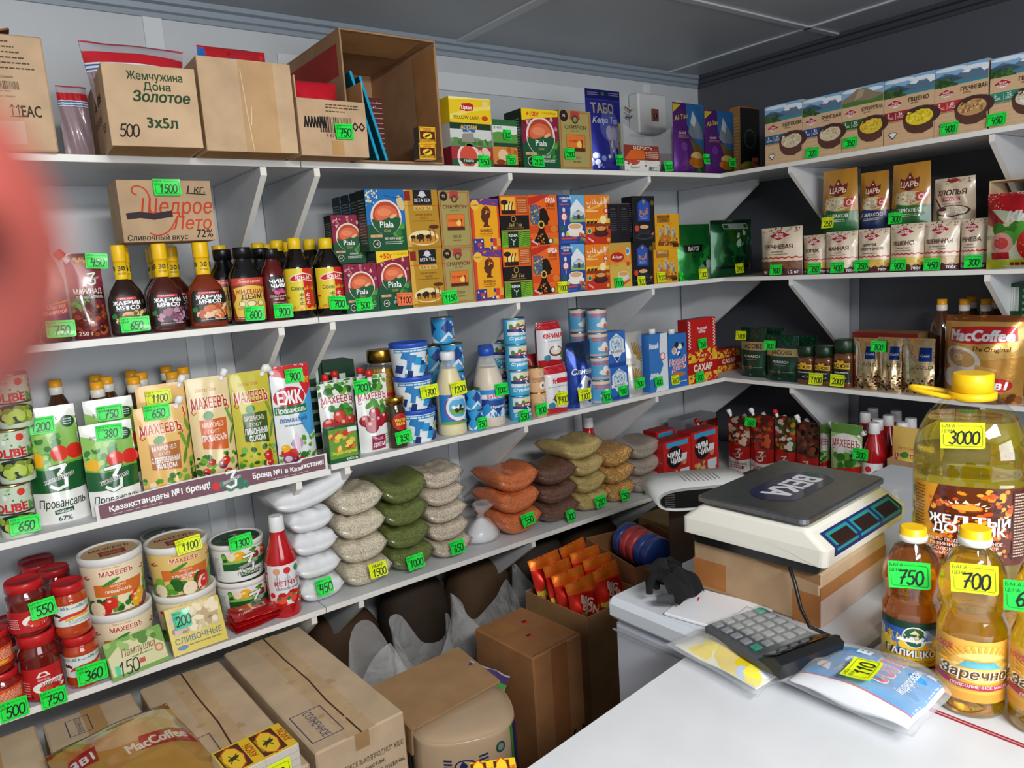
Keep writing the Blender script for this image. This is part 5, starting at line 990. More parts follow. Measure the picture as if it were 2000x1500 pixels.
def soy(A):
    A.r(0, 0, 1, 1, '#e6d02c'); A.r(.5, 0, 1, 1, '#cf2420'); A.p([(.1, .74), (.22, .84), (.5, .9), (.78, .84), (.9, .74), (.78, .68), (.5, .72), (.22, .68)], '#f4e8d8'); A.p([(.13, .74), (.24, .82), (.5, .87), (.76, .82), (.87, .74), (.76, .7), (.5, .745), (.24, .7)], '#d0201c'); A.t('ЮН-Н', .5, .78, .09, '#fff', .58, .02); A.t('Соев', .33, .53, .09, '#2a4a1c', .34, .02, .1); A.t('ый соус', .7, .53, .085, '#e8c81c', .42, .02, .1)
    for x, c in ((.42, '#2a2a1c'), (.58, '#f0e0c0')):
        for y in (.38, .28, .18): A.line([(x-.05, y), (x+.05, y+.01)], .018, c); A.line([(x, y+.04), (x-.02, y-.04)], .018, c); A.line([(x-.05, y-.03), (x+.05, y-.035)], .018, c)
    A.r(0, 0, 1, .05, '#e8b41c'); A.blob(.02, .03, .98, .09, 20, ['#f0c83a', '#d8901c'], .03, .05, 2); A.r(0, .3, .12, .34, '#c8242c')
SOY = [(.92, 0), (1, .02), (1, .62), (.96, .66), (.74, .76), (.46, .855), (.42, .87)]
ycap = lambda A: A.blob(.02, .1, .98, .9, 14, ['#d8742c', '#c84a1c'], .03, .07, 3)
f1 = rd(1, 573, 626, 463, .012); ts = bottle('soy_sauce_bottle', 'soy sauce bottle with yellow and red label, left of two fronts', 'bottle', f1, SOY, 'darkglass', '#120c0a', [(.43, .86), (.47, .865), (.47, .985), (.4, 1), (.2, 1)], '#f0c81c', soy, (.1, .62), 2.6)
f1 = rd(1, 633, 687, 463, .012); bottle('soy_sauce_bottle', 'soy sauce bottle with yellow and red label and 700 tag', 'bottle', f1, SOY, 'darkglass', '#120c0a', [(.43, .86), (.47, .865), (.47, .985), (.4, 1), (.2, 1)], '#f0c81c', soy, (.1, .62), 2.6, tags=[('700', 'g', 661, 591, dict(rot=-4, w=.055, h=.036))])
for k_, (px, py) in enumerate(((503, 481), (520, 483), (540, 472), (561, 473), (604, 471))):
    p = onZ(px, py-4, ZS[1]+f1.H) if 0 else None
    dy = (.2, .29, .1, .19, .1)[k_]; x = sol(px, (0, YF+dy+.04, ZS[1]+f1.H*.95), 0)
    dup(ts, (x, YF+dy+.04, ZS[1]), 'yellow-capped soy sauce bottle in the rows behind, %s cap from the left' % nth[k_])['group'] = 'soy sauce bottles in the rear rows'
# brown butter box standing on the bottle caps, leaning on the wall
fr = FB(1, 243, 424, 352, .02, solZ(472, onY(330, 472, YF+.02).x, YF+.02)+.001, .12)
def shl(A):
    k = '#c4452a'; A.t('Щедрое', .6, .58, .26, k, .78, .01, .25); A.t('Лето', .74, .3, .22, k, .44, .01, .25); A.line(smoothprof([(.28, .14), (.34, .1), (.42, .12), (.5, .2), (.58, .38)]), .016, k); A.line(smoothprof([(.19, .76), (.15, .8), (.16, .88), (.22, .9), (.29, .84), (.32, .7), (.31, .52), (.34, .46)]), .016, k)
    A.line([(.08, .42), (.2, .44), (.34, .41), (.52, .45)], .07, '#3a3034'); A.t('Сливочный вкус', .36, .07, .09, '#2a2424', .64, .015, .15); A.t('72%', .87, .12, .14, '#2a2424', .18, .015, .1); A.t('1 кг.', .83, .86, .12, '#2a2424', .2, .015, .2); A.line([(.72, .79), (.93, .77)], .012, '#2a2424')
carton('cardboard_box', 'brown box with red script lettering and 1500 tag lying on the sauce bottles', 'box', fr, shl, '#ba9d7c', tags=[('1500', 'g', 326, 366, dict(rot=0, w=.06, h=.038))], mat='board', text=False)

# ================================================================ third shelf
Z3 = ZS[2]-.011
def tin(label, fr, art, lidc='#c9ccd0', tags=(), group=None, name='tin_can', ang=3.4, base='#3a9ad8'):
    t = bottle(name, label, 'can', fr, [(.96, 0), (.99, .02), (.975, .05), (.97, .95), (.98, .97)], 'card', base, [(.99, .955), (1, .965), (1, .995), (.96, 1), (.94, .975), (.3, .97)], lidc, art, (.05, .95), ang, tags=tags, group=group, part='body', capp='lid', capmat='metal')
    return t
def oliv(A): A.r(0, 0, 1, 1, '#c6d3bc'); A.blob(.02, .45, .98, .98, 40, ['#5a9a3c', '#8ab87a', '#e0e8d8', '#3f7a34'], .02, .06, 4); A.o(.62, .88, .07, '#d8402c', 12); A.t('OLIBE', .42, .58, .17, '#c8202c', .6, .04); A.t('N', .8, .59, .17, '#4a9a2c', .14, .04); A.r(.1, .44, .9, .475, '#2a3424'); A.e(.5, .24, .4, .2, '#1c2416', 20); A.blob(.2, .1, .8, .34, 22, ['#9ab43c', '#7a942c', '#b8cc5a'], .07, .1, 3); A.r(0, 0, .08, 1, '#d8a83c'); A.r(.92, 0, 1, 1, '#d8a83c')
f = rd(2, 5, 78, 947, .012, Z3); nm3 = ('lowest, with 650 tag', 'middle one', 'topmost')
for k_ in range(3):
    f1 = rd(2, 5-k_*3, 78-k_*3, 962, .012+.001*k_, Z3+k_*(f.H+.0006)); f1.H = f.H
    tin('green olive tin in the front stack at the left end, %s' % nm3[k_], f1, oliv, '#b8a868', tags=[('650', 'g', 49, 1024, dict(rot=-2))] if k_ == 0 else (), base='#c6d3bc')
f2 = rd(2, -15, 42, 772, .1, Z3); f2.H = f.H
for k_ in range(4):
    tin('green olive tin in the rear stack at the left end, %s from the shelf' % nth[k_], Fr(f2.mid-Vector((f.W/2, 0, 0)), f2.mid+Vector((f.W/2, 0, 0)), Z3+k_*(f.H+.0006), f.H, f.W, 0), oliv, '#b8a868', base='#c6d3bc', group='rear olive tins')
f1 = FB(2, 78, 182, 798, .045, Z3, .07); pouch('mayonnaise_pouch', 'large green and white mayonnaise pouch with corrected 1200 tag', 'pouch', f1, a_zhel, '#f0f0ea', .07, spout=(.97, .93, .8, '#f0f0ec', .01), tags=[('1200', 'g', 76, 831, dict(rot=0, w=.06, h=.037))], seed=4, wr=.004)
# printed display tray
fr = FB(2, 190, 641, 965, .001, Z3, .2); W, D = fr.W, fr.D; h0 = .048
t = thing('display_tray', 'mauve printed display tray holding the mayonnaise pouches', 'tray', fr.loc)
M = Mb(); cbox(M, -W/2, W/2, -D/2+.003, D/2, 0, .0025, .0005, '#d8dad8', 'card'); M.build('base', t)
hh = lambda u: h0*(.78+.32*math.sin(PI*min(1, u*1.15)) if u < .87 else .92+.3*(u-.87)) if u < .87 else h0*(.95)
M = Mb(); n = 40; vs = []
for i in range(n+1): u = i/n; vs += [((u-.5)*W, -D/2, 0), ((u-.5)*W, -D/2, hh(u)), ((u-.5)*W, -D/2+.0025, 0), ((u-.5)*W, -D/2+.0025, hh(u))]
fs = []
for i in range(n): a = i*4; fs += [[a, a+4, a+5, a+1], [a+6, a+2, a+3, a+7], [a+1, a+5, a+7, a+3]]
fs += [[0, 1, 3, 2], [n*4, n*4+2, n*4+3, n*4+1]]; M.add(vs, fs, '#e4e4e2', 'card')
A = Art(M, lambda u, v, off=0: ((u-.5)*W, -D/2-off, v*hh(u)), W, h0, 'card'); A.mu = .03
A.r(.012, .08, .988, .93, '#7a5560'); A.t('Қазақстандағы №1 бренд!', .25, .55, .3, '#fff', .4, .03); A.t('Бренд №1 в Казахстане!', .81, .55, .3, '#fff', .34, .03); A.ln(.06, .2, .25, .26, 1, '#d8c8cc', 2); A.ln(.72, .16, .9, .22, 1, '#d8c8cc', 3)
A.blob(.5, .12, .62, .5, 10, ['#4f8a74', '#3f7a66'], .012, .02, 3); A.o(.475, .4, .018, '#d83a3c', 14); a_three(A, .545, .6, .07, '#fff', '#8ab0a0', tc='#1c2a5a'); M.build('front_panel', t)
zt = Z3+.0031
def mp(l, r, yt, art, col, lab, dy, seed, tags=(), sp=None, T=.05, **k): f1 = FB(2, l, r, yt, dy, zt, .05); return pouch('mayonnaise_pouch', lab, 'pouch', f1, art, col, T, spout=sp, tags=tags, seed=seed, wr=.0035, **k)
mp(184, 284, 828, a_zhel, '#f0f0ea', 'small green and white mayonnaise pouch with 380 tag in the tray', .012, 6, [('380', 'g', 213, 843, dict(rot=-2, w=.055, h=.035))])
mp(196, 290, 780, a_zhel, '#f0f0ea', 'green and white mayonnaise pouch with 750 tag behind the 380 one', .075, 7, [('750', 'g', 214, 805, dict(rot=0, w=.055, h=.035, off=.004))])
mp(290, 384, 795, a_mahe('#efc272', '#b8723a', 'МАЙОНЕЗ', 'С ПЕРЕПЕЛИНЫМ', 3, l3='ЯЙЦОМ'), '#efc272', 'small cream-orange mayonnaise pouch with 650 tag at the tray front', .012, 8, [('650', 'g', 306, 804, dict(rot=0, w=.058, h=.036))], (.88, .97, .5, '#f4f4f0'))
mp(298, 391, 752, a_mahe('#efc272', '#b8723a', 'МАЙОНЕЗ', 'С ПЕРЕПЕЛИНЫМ', 4), '#efc272', 'large cream-orange mayonnaise pouch with yellow 1100 tag', .075, 9, [('1100', 'y', 309, 775, dict(rot=0, w=.058, h=.036))], (.9, .97, .5, '#f4f4f0'))
mp(393, 474, 738, a_mahe('#eed9a4', '#d8682c', 'МАЙОНЕЗ', 'ПРОВАНСАЛЬ', 5), '#eed9a4', 'pale cream mayonnaise pouch with red lettering in the middle of the tray', .06, 10, (), (.86, .97, .5, '#f4f4f0'))
mp(476, 551, 727, a_mahe('#cdc23c', '#3c5a1c', 'ПРОВАНСАЛЬ', 'ЛИМОННЫМ', 6, l3='СОКОМ'), '#cdc23c', 'lime green mayonnaise pouch with dark green panel', .05, 11, (), (.86, .96, .6, '#f4f4f0'))
def ezhk(A): A.r(0, 0, 1, 1, '#e6eaec'); A.p([(0, 1), (1, 1), (1, .55), (.7, .84), (0, .92)], '#d0232a'); A.p([(.55, .5), (1, .78), (1, .35), (.8, .3)], '#4aa0d8'); A.e(.42, .7, .4, .1, '#c8202c', 22); A.t('ЕЖК', .42, .7, .12, '#fff', .6, .04); A.r(.02, .54, .82, .62, '#1c7a3c'); A.t('Провансаль', .42, .58, .05, '#fff', .74, .02); A.t('домашний', .45, .49, .045, '#2a6ab0', .7, .02); A.ln(.2, .42, .7, .45, 1, '#5a7a90', 2); A.t('67% ВЫГОДНО', .74, .86, .055, '#f6d81c', .46, .02, 0, -12); A.veg(.02, .03, .98, .3, 7, .11); A.o(.45, .26, .15, '#c8a0c0', 16); A.e(.45, .26, .07, .1, '#e8d8e4', 12); A.o(.2, .12, .12, '#8a3a7a', 14); A.o(.2, .12, .08, '#e0c8dc', 12)
mp(554, 628, 714, ezhk, '#e6eaec', 'white and red mayonnaise pouch with onion picture and 900 tag', .05, 12, [('900', 'g', 573, 733, dict(rot=0, w=.05, h=.037))], (.06, .95, -.6, '#f4f4f0'))
# dark oil bottles in the rear rows
f1 = rd(2, 200, 260, 800, .2, Z3); H_ = .30
proto = None; ordw = nth+['sixth', 'seventh', 'eighth', 'ninth', 'tenth']
pos = [(.183, 2.265), (.277, 2.265), (.255, 2.085), (.29, 2.175), (.364, 2.265), (.338, 2.085), (.372, 2.175), (.454, 2.265), (.43, 2.085), (.478, 2.175)]
for i, (x, y) in enumerate(()):
    for _ in range(60):
        for j in range(i):
            dx, dy = pos[i][0]-pos[j][0], pos[i][1]-pos[j][1]; dd = math.hypot(dx, dy)
            if dd < .072: q = .0725/max(dd, .001); pos[i] = (pos[j][0]+dx*q, min(YW-.05, pos[j][1]+dy*q))
for i, (x, y) in enumerate(pos):
    lab = 'dark oil bottle with orange cap behind the mayonnaise, %s from the left' % ordw[i]
    if proto is None:
        f1 = Fr(Vector((x-.035, y-.035, Z3)), Vector((x+.035, y-.035, Z3)), Z3, H_, .07, 0)
        proto = bottle('oil_bottle', lab, 'bottle', f1, [(.92, 0), (1, .02), (1, .3), (.94, .36), (1, .42), (1, .66), (.8, .76), (.44, .86), (.4, .88)], 'darkglass', '#4a2812', [(.4, .875), (.44, .88), (.44, .93), (.42, .935), (.43, .94), (.43, 1), (.3, 1)], '#f0a81c', group='dark oil bottles in the rear rows', fill=None)
        M = Mb(); lathe(M, [(.0158, H_*.872), (.0164, H_*.876), (.0164, H_*.934), (.0158, H_*.936)], '#e8e6e0', 'plastic', 24); M.build('cap_ring', proto)
    else: dup(proto, (x, y, Z3), lab)
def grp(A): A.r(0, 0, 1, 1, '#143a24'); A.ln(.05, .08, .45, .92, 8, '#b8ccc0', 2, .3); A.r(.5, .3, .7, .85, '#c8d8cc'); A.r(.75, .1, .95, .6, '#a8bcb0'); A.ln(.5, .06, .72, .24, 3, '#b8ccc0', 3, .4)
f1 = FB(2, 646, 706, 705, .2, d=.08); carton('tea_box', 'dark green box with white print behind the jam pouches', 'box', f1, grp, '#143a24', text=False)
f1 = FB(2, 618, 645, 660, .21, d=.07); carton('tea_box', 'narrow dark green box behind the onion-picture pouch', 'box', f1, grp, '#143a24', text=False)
f1 = FB(2, 640, 708, 748, .075, d=.05); pouch('jam_pouch', 'strawberry jam pouch with red cap behind the small dessert box', 'pouch', f1, a_jam('#d83a2c', 'ДЖЕМ', 3), '#eceeea', .045, spout=(.25, 1.0, 0, '#d8241c', 1.1), seed=4, wr=.003)
f1 = FB(2, 655, 715, 741, .135, d=.04); pouch('jam_pouch', 'second jam pouch right behind the strawberry one', 'pouch', f1, a_jam('#d83a2c', 'ДЖЕМ', 5), '#eceeea', .035, spout=(.3, 1.0, 0, '#d8241c', 1.1), seed=5, wr=.003)
f1 = FB(2, 712, 772, 742, .03, d=.05); pouch('jam_pouch', 'cherry jam pouch with red cap and 700 tag', 'pouch', f1, a_jam('#a8142c', 'ДЖЕМ', 6), '#eceeea', .045, spout=(.5, 1.0, 0, '#d8241c', 1.1), tags=[('700', 'g', 703, 755, dict(rot=2, w=.045, h=.04, off=.004))], seed=6, wr=.003)
f1 = FB(2, 715, 770, 733, .095, d=.04); pouch('jam_pouch', 'jam pouch standing behind the cherry one', 'pouch', f1, a_jam('#a8142c', 'ДЖЕМ', 7), '#eceeea', .035, spout=(.15, 1.0, 0, '#d8241c', 1.1), seed=7, wr=.003)
def kis(A): A.r(0, 0, 1, 1, '#1c5a2c'); A.r(.04, .12, .96, .96, '#6a9a3a'); A.blob(.1, .35, .95, .85, 16, ['#e8b83c', '#d8742c', '#c83a2c', '#e8d85a'], .07, .13, 3); A.r(.68, .82, .98, .95, '#e8ece8'); A.t('Плодово-ягодный', .5, .28, .09, '#f0e83a', .85, .02, .3); A.t('КИСЕЛЬ', .75, .06, .06, '#fff', .4, .02); A.p([(.05, .7), (.4, .9), (.44, .86), (.1, .66)], '#d8402c')
f1 = FB(2, 645, 703, 833, .004, d=.03); carton('dessert_box', 'small green dessert box with fruit picture at the shelf edge', 'box', f1, kis, '#1c5a2c', text=False)
JAR = [(.92, 0), (1, .03), (1, .72), (.96, .78), (.84, .84), (.82, .86)]
def jlab(A): A.o(.5, .5, .42, '#c8281c', 22); A.o(.5, .5, .37, '#b81c18', 20); A.t('MASTER', .5, .58, .13, '#f0d83c', .56, .03, 0, 0); A.t('BEAN', .5, .42, .13, '#f0d83c', .44, .03)
f1 = rd(2, 745, 800, 684, .13); bottle('glass_jar', 'tall jar of yellow fruit with gold lid on the third shelf', 'jar', f1, JAR, 'clear', '#ffffff', [(.84, .86), (.9, .865), (.9, .98), (.86, 1)], '#c79a3c', jlab, (.25, .6), 1.6, fill=(.8, '#c8962c', 'grainbig'), capmat='metal', capp='lid')
f1 = rd(2, 770, 805, 777, .012); bottle('glass_jar', 'small dark pickle jar with gold lid and 850 tag', 'jar', f1, JAR, 'darkglass', '#3a2c12', [(.84, .86), (.95, .865), (.95, .98), (.9, 1)], '#b88c34', jlab, (.3, .75), 2.0, tags=[('850', 'g', 788, 853, dict(rot=4, w=.053, h=.036))], capmat='metal', capp='lid')
def bukart(A):
    A.r(0, 0, 1, 1, '#e8eef2'); A.r(0, .84, 1, .97, '#2a8ac0'); A.ln(.03, .87, .97, .94, 1, '#d8eaf4', 2, .8); g = random.Random(4)
    for i in range(22):
        u, v = g.uniform(.06, .9), g.uniform(.05, .78); w = g.uniform(.05, .12); A.p([(u-w, v-.12), (u+w*.6, v-.16), (u+w, v+.12), (u-w*.4, v+.16)], g.choice(('#1c2a6a', '#2aa0d8', '#2a80c0', '#1c3a80', '#e8eef2')))
    A.p([(.6, 0), (.75, .3), (1, .3), (1, 0)], '#1c2a6a'); A.o(.8, .5, .1, '#e8e0c8', 14); A.o(.8, .5, .075, '#8a9a3c', 12)
def tub(label, fr, art, col, lidc, lidart=None, tags=(), name='plastic_tub', group=None, bot=.86, ang=2.7, cat='tub', lr=1.0):
    t = bottle(name, label, cat, fr, [(bot*.96, 0), (bot, .02), (.975, .88), (.975, .9)], 'plastic', col, None, None, art, (.03, .86), ang, tags=tags, group=group, part='body', toff=.006)
    R, H = fr.W/2, fr.H; M = Mb(); lathe(M, [(R*.97, H*.86), (R*1.0, H*.865), (R*1.0, H*.97), (R*.985, H), (R*.93, H), (R*.91, H*.975), (R*.02, H*.975)], lidc, 'plastic', 36)
    if lidart: A = Art(M, lambda u, v, off=0: ((u-.5)*R*1.8, (v-.5)*R*1.8, H*.975+off), R*1.8, R*1.8, 'plastic'); lidart(A)
    M.build('lid', t); return t
f = rd(2, 803, 869, 800, .012); z = ZS[2]; hb = f.H
for k_, nm in enumerate(('bottom', 'middle', 'top')):
    f1 = rd(2, 803, 869, 800, .012, ZS[2]); f1 = Fr(f1.mid-Vector((f1.W/2+.004*k_, 0, 0)), f1.mid+Vector((f1.W/2-.004*k_, 0, 0)), z, hb, f1.W, 0)
    tub('white and blue patterned tub with blue lid, %s of the stack of three' % nm, f1, bukart, '#e8eef2', '#2c5ac8', tags=[('1700', 'y', 838, 764, dict(rot=3, w=.06, h=.037, off=.006))] if k_ == 1 else (), lr=1); z += hb+.0006
MILK = [(.94, 0), (1, .02), (1, .1), (.97, .12), (1, .14), (1, .52), (.92, .62), (.62, .78), (.46, .88), (.44, .91)]
def condl(A): A.r(0, 0, 1, 1, '#2a80c8'); A.o(.5, .55, .36, '#8a4a8a', 24); A.o(.5, .55, .32, '#e8eef4', 22); A.o(.5, .55, .25, '#5ab0e0', 20); A.p([(.26, .5), (.5, .56), (.74, .5), (.66, .32), (.34, .32)], '#6ab04a'); A.blob(.36, .46, .64, .6, 8, ['#f4f4f4', '#2a2a2c'], .04, .07, 3); A.t('ЛЮБАВИНКА', .5, .86, .08, '#fff', .7, .02); A.t('СГУЩ', .55, .18, .11, '#fff', .5, .03); A.wave(0, .08, .02, 1, '#6ab04a')
f1 = rd(2, 876, 924, 688, .012); bottle('milk_bottle', 'condensed milk bottle with white cap and yellow 1200 tag', 'bottle', f1, MILK, 'film', '#ffffff', [(.48, .9), (.52, .905), (.52, .985), (.46, 1)], '#eef0f0', condl, (.14, .5), 2.8, fill=(.8, '#e4d6a0', 'plastic'), tags=[('1200', 'y', 895, 758, dict(rot=3, w=.055, h=.04))])
def burl(A): A.r(0, 0, 1, 1, '#2a8cd0'); A.p([(.0, 1), (.3, .6), (.0, .3)], '#1c3a8a'); A.p([(.1, 0), (.5, .5), (.9, 0)], '#e8eef4'); A.p([(.2, .62), (.8, .62), (.5, .1)], '#1c4a98'); A.r(.1, .68, .9, .84, '#e8eef4'); A.t('БУРЕНКА', .5, .76, .13, '#d83a50', .76, .03); A.t('сгущенка', .5, .4, .09, '#fff', .4, .02)
f1 = rd(2, 952, 1000, 680, .012); tm = bottle('milk_bottle', 'condensed milk bottle with blue cap and 1000 tag', 'bottle', f1, MILK, 'film', '#ffffff', [(.48, .9), (.52, .905), (.52, .985), (.46, 1)], '#2450b8', burl, (.12, .48), 2.8, fill=(.75, '#d8c8b0', 'plastic'), tags=[('1000', 'g', 979, 760, dict(rot=0, w=.05, h=.038))])
d_ = dup(tm, (sol(953, (0, YF+.13, ZS[2]+.12), 0), YF+.13, ZS[2]), 'condensed milk bottle with blue cap behind the 1000 tag one')
for ch in list(d_.children):
    if ch.name.startswith('price_tag'): bpy.data.objects.remove(ch)
def bluec(A): A.r(0, 0, 1, 1, '#2f9ad6'); A.p([(0, .95), (.18, .6), (0, .3)], '#1c3a80'); A.p([(.5, .95), (.3, .6), (.5, .3)], '#1c3a80'); A.p([(.5, .95), (.7, .6), (.5, .3)], '#2450a0'); A.p([(0, .3), (.25, .0), (0, 0)], '#e8eef4'); A.p([(.25, .05), (.5, .45), (.75, .05)], '#e8eef4'); A.p([(.32, .02), (.5, .3), (.68, .02)], '#4aa8dc'); A.blob(.6, .5, .95, .9, 10, ['#d0e8f4', '#8ac8e8'], .04, .08, 3, k=4); A.o(.8, .32, .11, '#f0f2f4', 12); A.t('МОЛОКО', .76, .14, .08, '#d83a50', .4, .02)
f0 = rd(2, 858, 904, 671, .15); hcan = .085; RC = .0755
def cst(px, dy, n, art, labs, base='#2f9ad6', lid='#c9ccd0', tags=None, z0=None, H=.084, W=.0745, sh=0, group=None):
    x = sol(px, (0, YF+dy+W/2, ZS[2]), 0); z = ZS[2] if z0 is None else z0
    for k in range(n):
        c = x+sh*k; f1 = Fr(Vector((c-W/2, YF+dy, z)), Vector((c+W/2, YF+dy, z)), z, H, W, 0)
        tin(labs[k], f1, art, lid, tags=(tags or {}).get(k, ()), base=base, group=group); z += H+.0006
    return x, z
x_, z_ = cst(893, .115, 3, bluec, ['blue and white milk tin behind the white-capped bottle, %s from the bottom' % nth[k] for k in range(3)], lid='#b8a060', H=.09)
x_, z2_ = cst(855, .175, 3, bluec, ['blue milk tin behind the tubs, %s from the bottom' % nth[k] for k in range(3)], lid='#b8a060', H=.088)
f1 = Fr(Vector((x_-.012, YF+.14, z_)), Vector((x_+.0625, YF+.14, z_)), max(z_, z2_), .084, .0745, 0); tin('blue and white milk tin alone on top, left above the tubs', f1, bluec)
cst(930, .012, 2, bluec, ('small blue milk tin with 750 tag, lower of two', 'small blue milk tin between the two milk bottles, upper of two'), lid='#a89a5a', tags={0: [('750', 'g', 941, 826, dict(rot=0, w=.036, h=.036))]}, H=.066, W=.052, sh=-.004)
def sgu(A): A.r(0, 0, 1, 1, '#3fb0dc'); A.r(.12, .32, .88, .95, '#e6ecf0'); A.p([(.35, .9), (.5, .98), (.66, .8), (.7, .55), (.4, .55)], '#ecdca8'); A.blob(.2, .6, .8, .8, 12, ['#c8342c', '#8a2a2c', '#4a8a3c'], .05, .08, 4); A.p([(.12, .48), (.88, .4), (.88, .56), (.12, .6)], '#2a3a80'); a_three(A, .52, .5, .2, '#fff', '#2a3a80', ''); A.t('Сгущённый', .5, .2, .14, '#fff', .7, .03, .2)
x_, z_ = cst(1017, .012, 4, sgu, ['sky-blue tin with fruit picture beside red creamer, %s from the bottom' % nth[k] for k in range(3)]+['sky-blue tin with fruit picture, top of the stack of four'], base='#3fb0dc', tags={0: [('550', 'g', 1023, 812, dict(rot=0, w=.04, h=.04))]}, sh=-.001)
cst(985, .14, 3, sgu, ['sky-blue tin in the rear stack behind the blue-capped bottle, %s from the bottom' % nth[k] for k in range(3)], base='#3fb0dc', group='rear sky-blue tins')
def beig(A): A.r(0, 0, 1, 1, '#e0b080'); a_three(A, .5, .74, .2, '#f0e8e0', '#6a6a90', ''); A.ln(.15, .4, .85, .6, 4, '#8a5a34', 3); A.o(.55, .24, .14, '#f4f0e8', 14); A.e(.55, .24, .05, .08, '#5a3a2c', 10)
cst(1053, .006, 2, beig, ('beige tin with 800 tag, lower of two', 'beige tin beside the red creamer packs, upper of two'), base='#e0b080', lid='#c8a050', tags={0: [('800', 'g', 1057, 799, dict(rot=2, w=.048, h=.038))]}, H=.084, W=.056, sh=-.003)
def frima(w, lat=False):
    def f(A):
        A.r(0, 0, 1, 1, '#e9e9ec'); A.wave(.82, 1.0, .0, 1, '#c01c2a'); A.wave(0.82, .85, .015, 1, '#c01c2a', 1.5); A.blob(.04, .86, .96, .99, 50, ['#e2485a'], .012, .02, 3); A.wave(0, .12, .02, 1, '#c01c2a'); A.t(w, .5, .68, .11, '#d0202c', .8, .04)
        A.ln(.1, .54, .9, .57, 1, '#8a9aa8', 3); A.e(.55, .32, .3, .12, '#7a3a34', 20); A.e(.55, .33, .24, .085, '#e8dcd0', 18); A.p([(.5, .5), (.62, .46), (.62, .34), (.48, .34)], '#f6f4f0'); A.o(.2, .18, .11, '#2a8aa0', 12); A.o(.82, .2, .09, '#4a8a5a', 10)
        if lat: A.r(.42, .63, .88, .73, '#d0202c'); A.line([(.2, .3), (.5, .46), (.8, .3)], .02, '#7a3a34')
    return f
f1 = FB(2, 1071, 1118, 712, .012, d=.06); pouch('creamer_pack', 'white and red creamer pack with 1400 tag, lower of two', 'pack', f1, frima('frima', True), '#e9e9ec', .062, prof='full', back='#c03a44', tags=[('1400', 'y', 1096, 778, dict(rot=0, w=.048, h=.044))], seed=3, wr=.002, cp=6)
f2 = FB(2, 1062, 1106, 628, .012, f1.top+.001, d=.06); pouch('creamer_pack', 'white and red creamer pack, upper of two', 'pack', f2, frima('ФРИМА'), '#e9e9ec', .062, prof='full', back='#c03a44', seed=4, wr=.002, cp=6)
f1 = FB(2, 1045, 1085, 690, .1, d=.05); pouch('creamer_pack', 'red creamer pack half hidden behind the two front ones', 'pack', f1, lambda A: (A.r(0, 0, 1, 1, '#c01c2a'), A.blob(.03, .03, .97, .97, 80, ['#e2485a'], .02, .035, 3)), '#c01c2a', .05, prof='full', seed=5)
def bluf(A): A.r(0, 0, 1, 1, '#1c3f9a'); A.p([(0, .95), (.4, .7), (1, .6), (1, 1), (0, 1)], '#16305a'); A.p([(.2, .3), (.5, .5), (1, .35), (1, 0), (.3, 0)], '#dfe4ea'); A.blob(.3, .05, .95, .4, 12, ['#3a6ac8', '#e8ecf4', '#20409a'], .06, .12, 3); A.t('Сливки', .5, .56, .09, '#e8ecf4', .8, .02, .3)
f1 = FB(2, 1120, 1166, 668, .02, d=.05); pouch('milk_powder_bag', 'glossy dark blue bag with handwritten yellow 1300 tag', 'bag', f1, bluf, '#1c3f9a', .06, mat='foil', prof='brick', tags=[('1300', 'y', 1140, 770, dict(rot=0, w=.058, h=.04, top='СУХОЕ'))], seed=6, wr=.005)
def pech(A): A.r(0, 0, 1, 1, '#58a6d2'); A.r(.0, .86, 1, 1, '#e4c8b8'); A.r(.0, 0, 1, .08, '#d8c0b0'); A.ln(.12, .66, .88, .84, 3, '#d0504c', 2, .7); A.r(.2, .12, .8, .6, '#3a94c8'); A.r(.2, .12, .8, .6, '#4aa4d4'); A.e(.5, .32, .22, .14, '#eadccc', 16); A.o(.5, .46, .1, '#f0ece4', 12); A.o(.56, .26, .07, '#d86a5a', 10); A.ln(.1, .02, .9, .07, 1, '#c05a5a', 3)
cst(1173, .006, 4, pech, ['pale blue tin with bear-like white figure, %s from the bottom' % nth[k] if 0 else 'pale blue and pink tin in the front stack, %s from the bottom' % nth[k] for k in range(4)], base='#58a6d2', tags={0: [('400', 'g', 1185, 774, dict(rot=0, w=.042, h=.042))]}, H=.0835, sh=-.001)
cst(1137, .1, 4, pech, ['pale blue and pink tin in the rear stack, %s from the bottom' % nth[k] for k in range(4)], base='#58a6d2', H=.0835, group='rear pale blue tins')
def milkc(A): A.r(0, 0, 1, 1, '#2a6ac0'); A.r(0, 0, 1, .12, '#1c4a9a'); A.p([(.5, .95), (.9, .75), (.9, .5), (.5, .1), (.1, .5), (.1, .75)], '#e4ecf2'); A.o(.5, .65, .32, '#8ab8dc', 18); A.o(.5, .65, .27, '#dfeaf2', 18); A.blob(.3, .55, .7, .75, 10, ['#6a94b8', '#a8c4d8'], .05, .09, 3, k=4); A.r(.05, .38, .95, .48, '#e8eef2'); A.t('МОЛОКО', .5, .43, .07, '#1c3a7a', .8, .03); A.p([(.35, .28), (.65, .28), (.5, .14)], '#1c3a7a')
f1 = FB(2, 1194, 1229, 716, .02, d=.05); a_ = f1; carton('milk_carton', 'blue and white milk carton with 480 tag, lower of two', 'carton', f1, milkc, '#2a6ac0', '#dfe4ea', '#2a5aa8', tags=[('480', 'g', 1216, 763, dict(rot=4, w=.044, h=.036))], text=False)
f2 = FB(2, 1189, 1223, 647, .02, f1.top+.0006, d=.05); carton('milk_carton', 'blue and white milk carton, upper of two', 'carton', f2, milkc, '#2a6ac0', '#dfe4ea', '#2a5aa8', text=False)
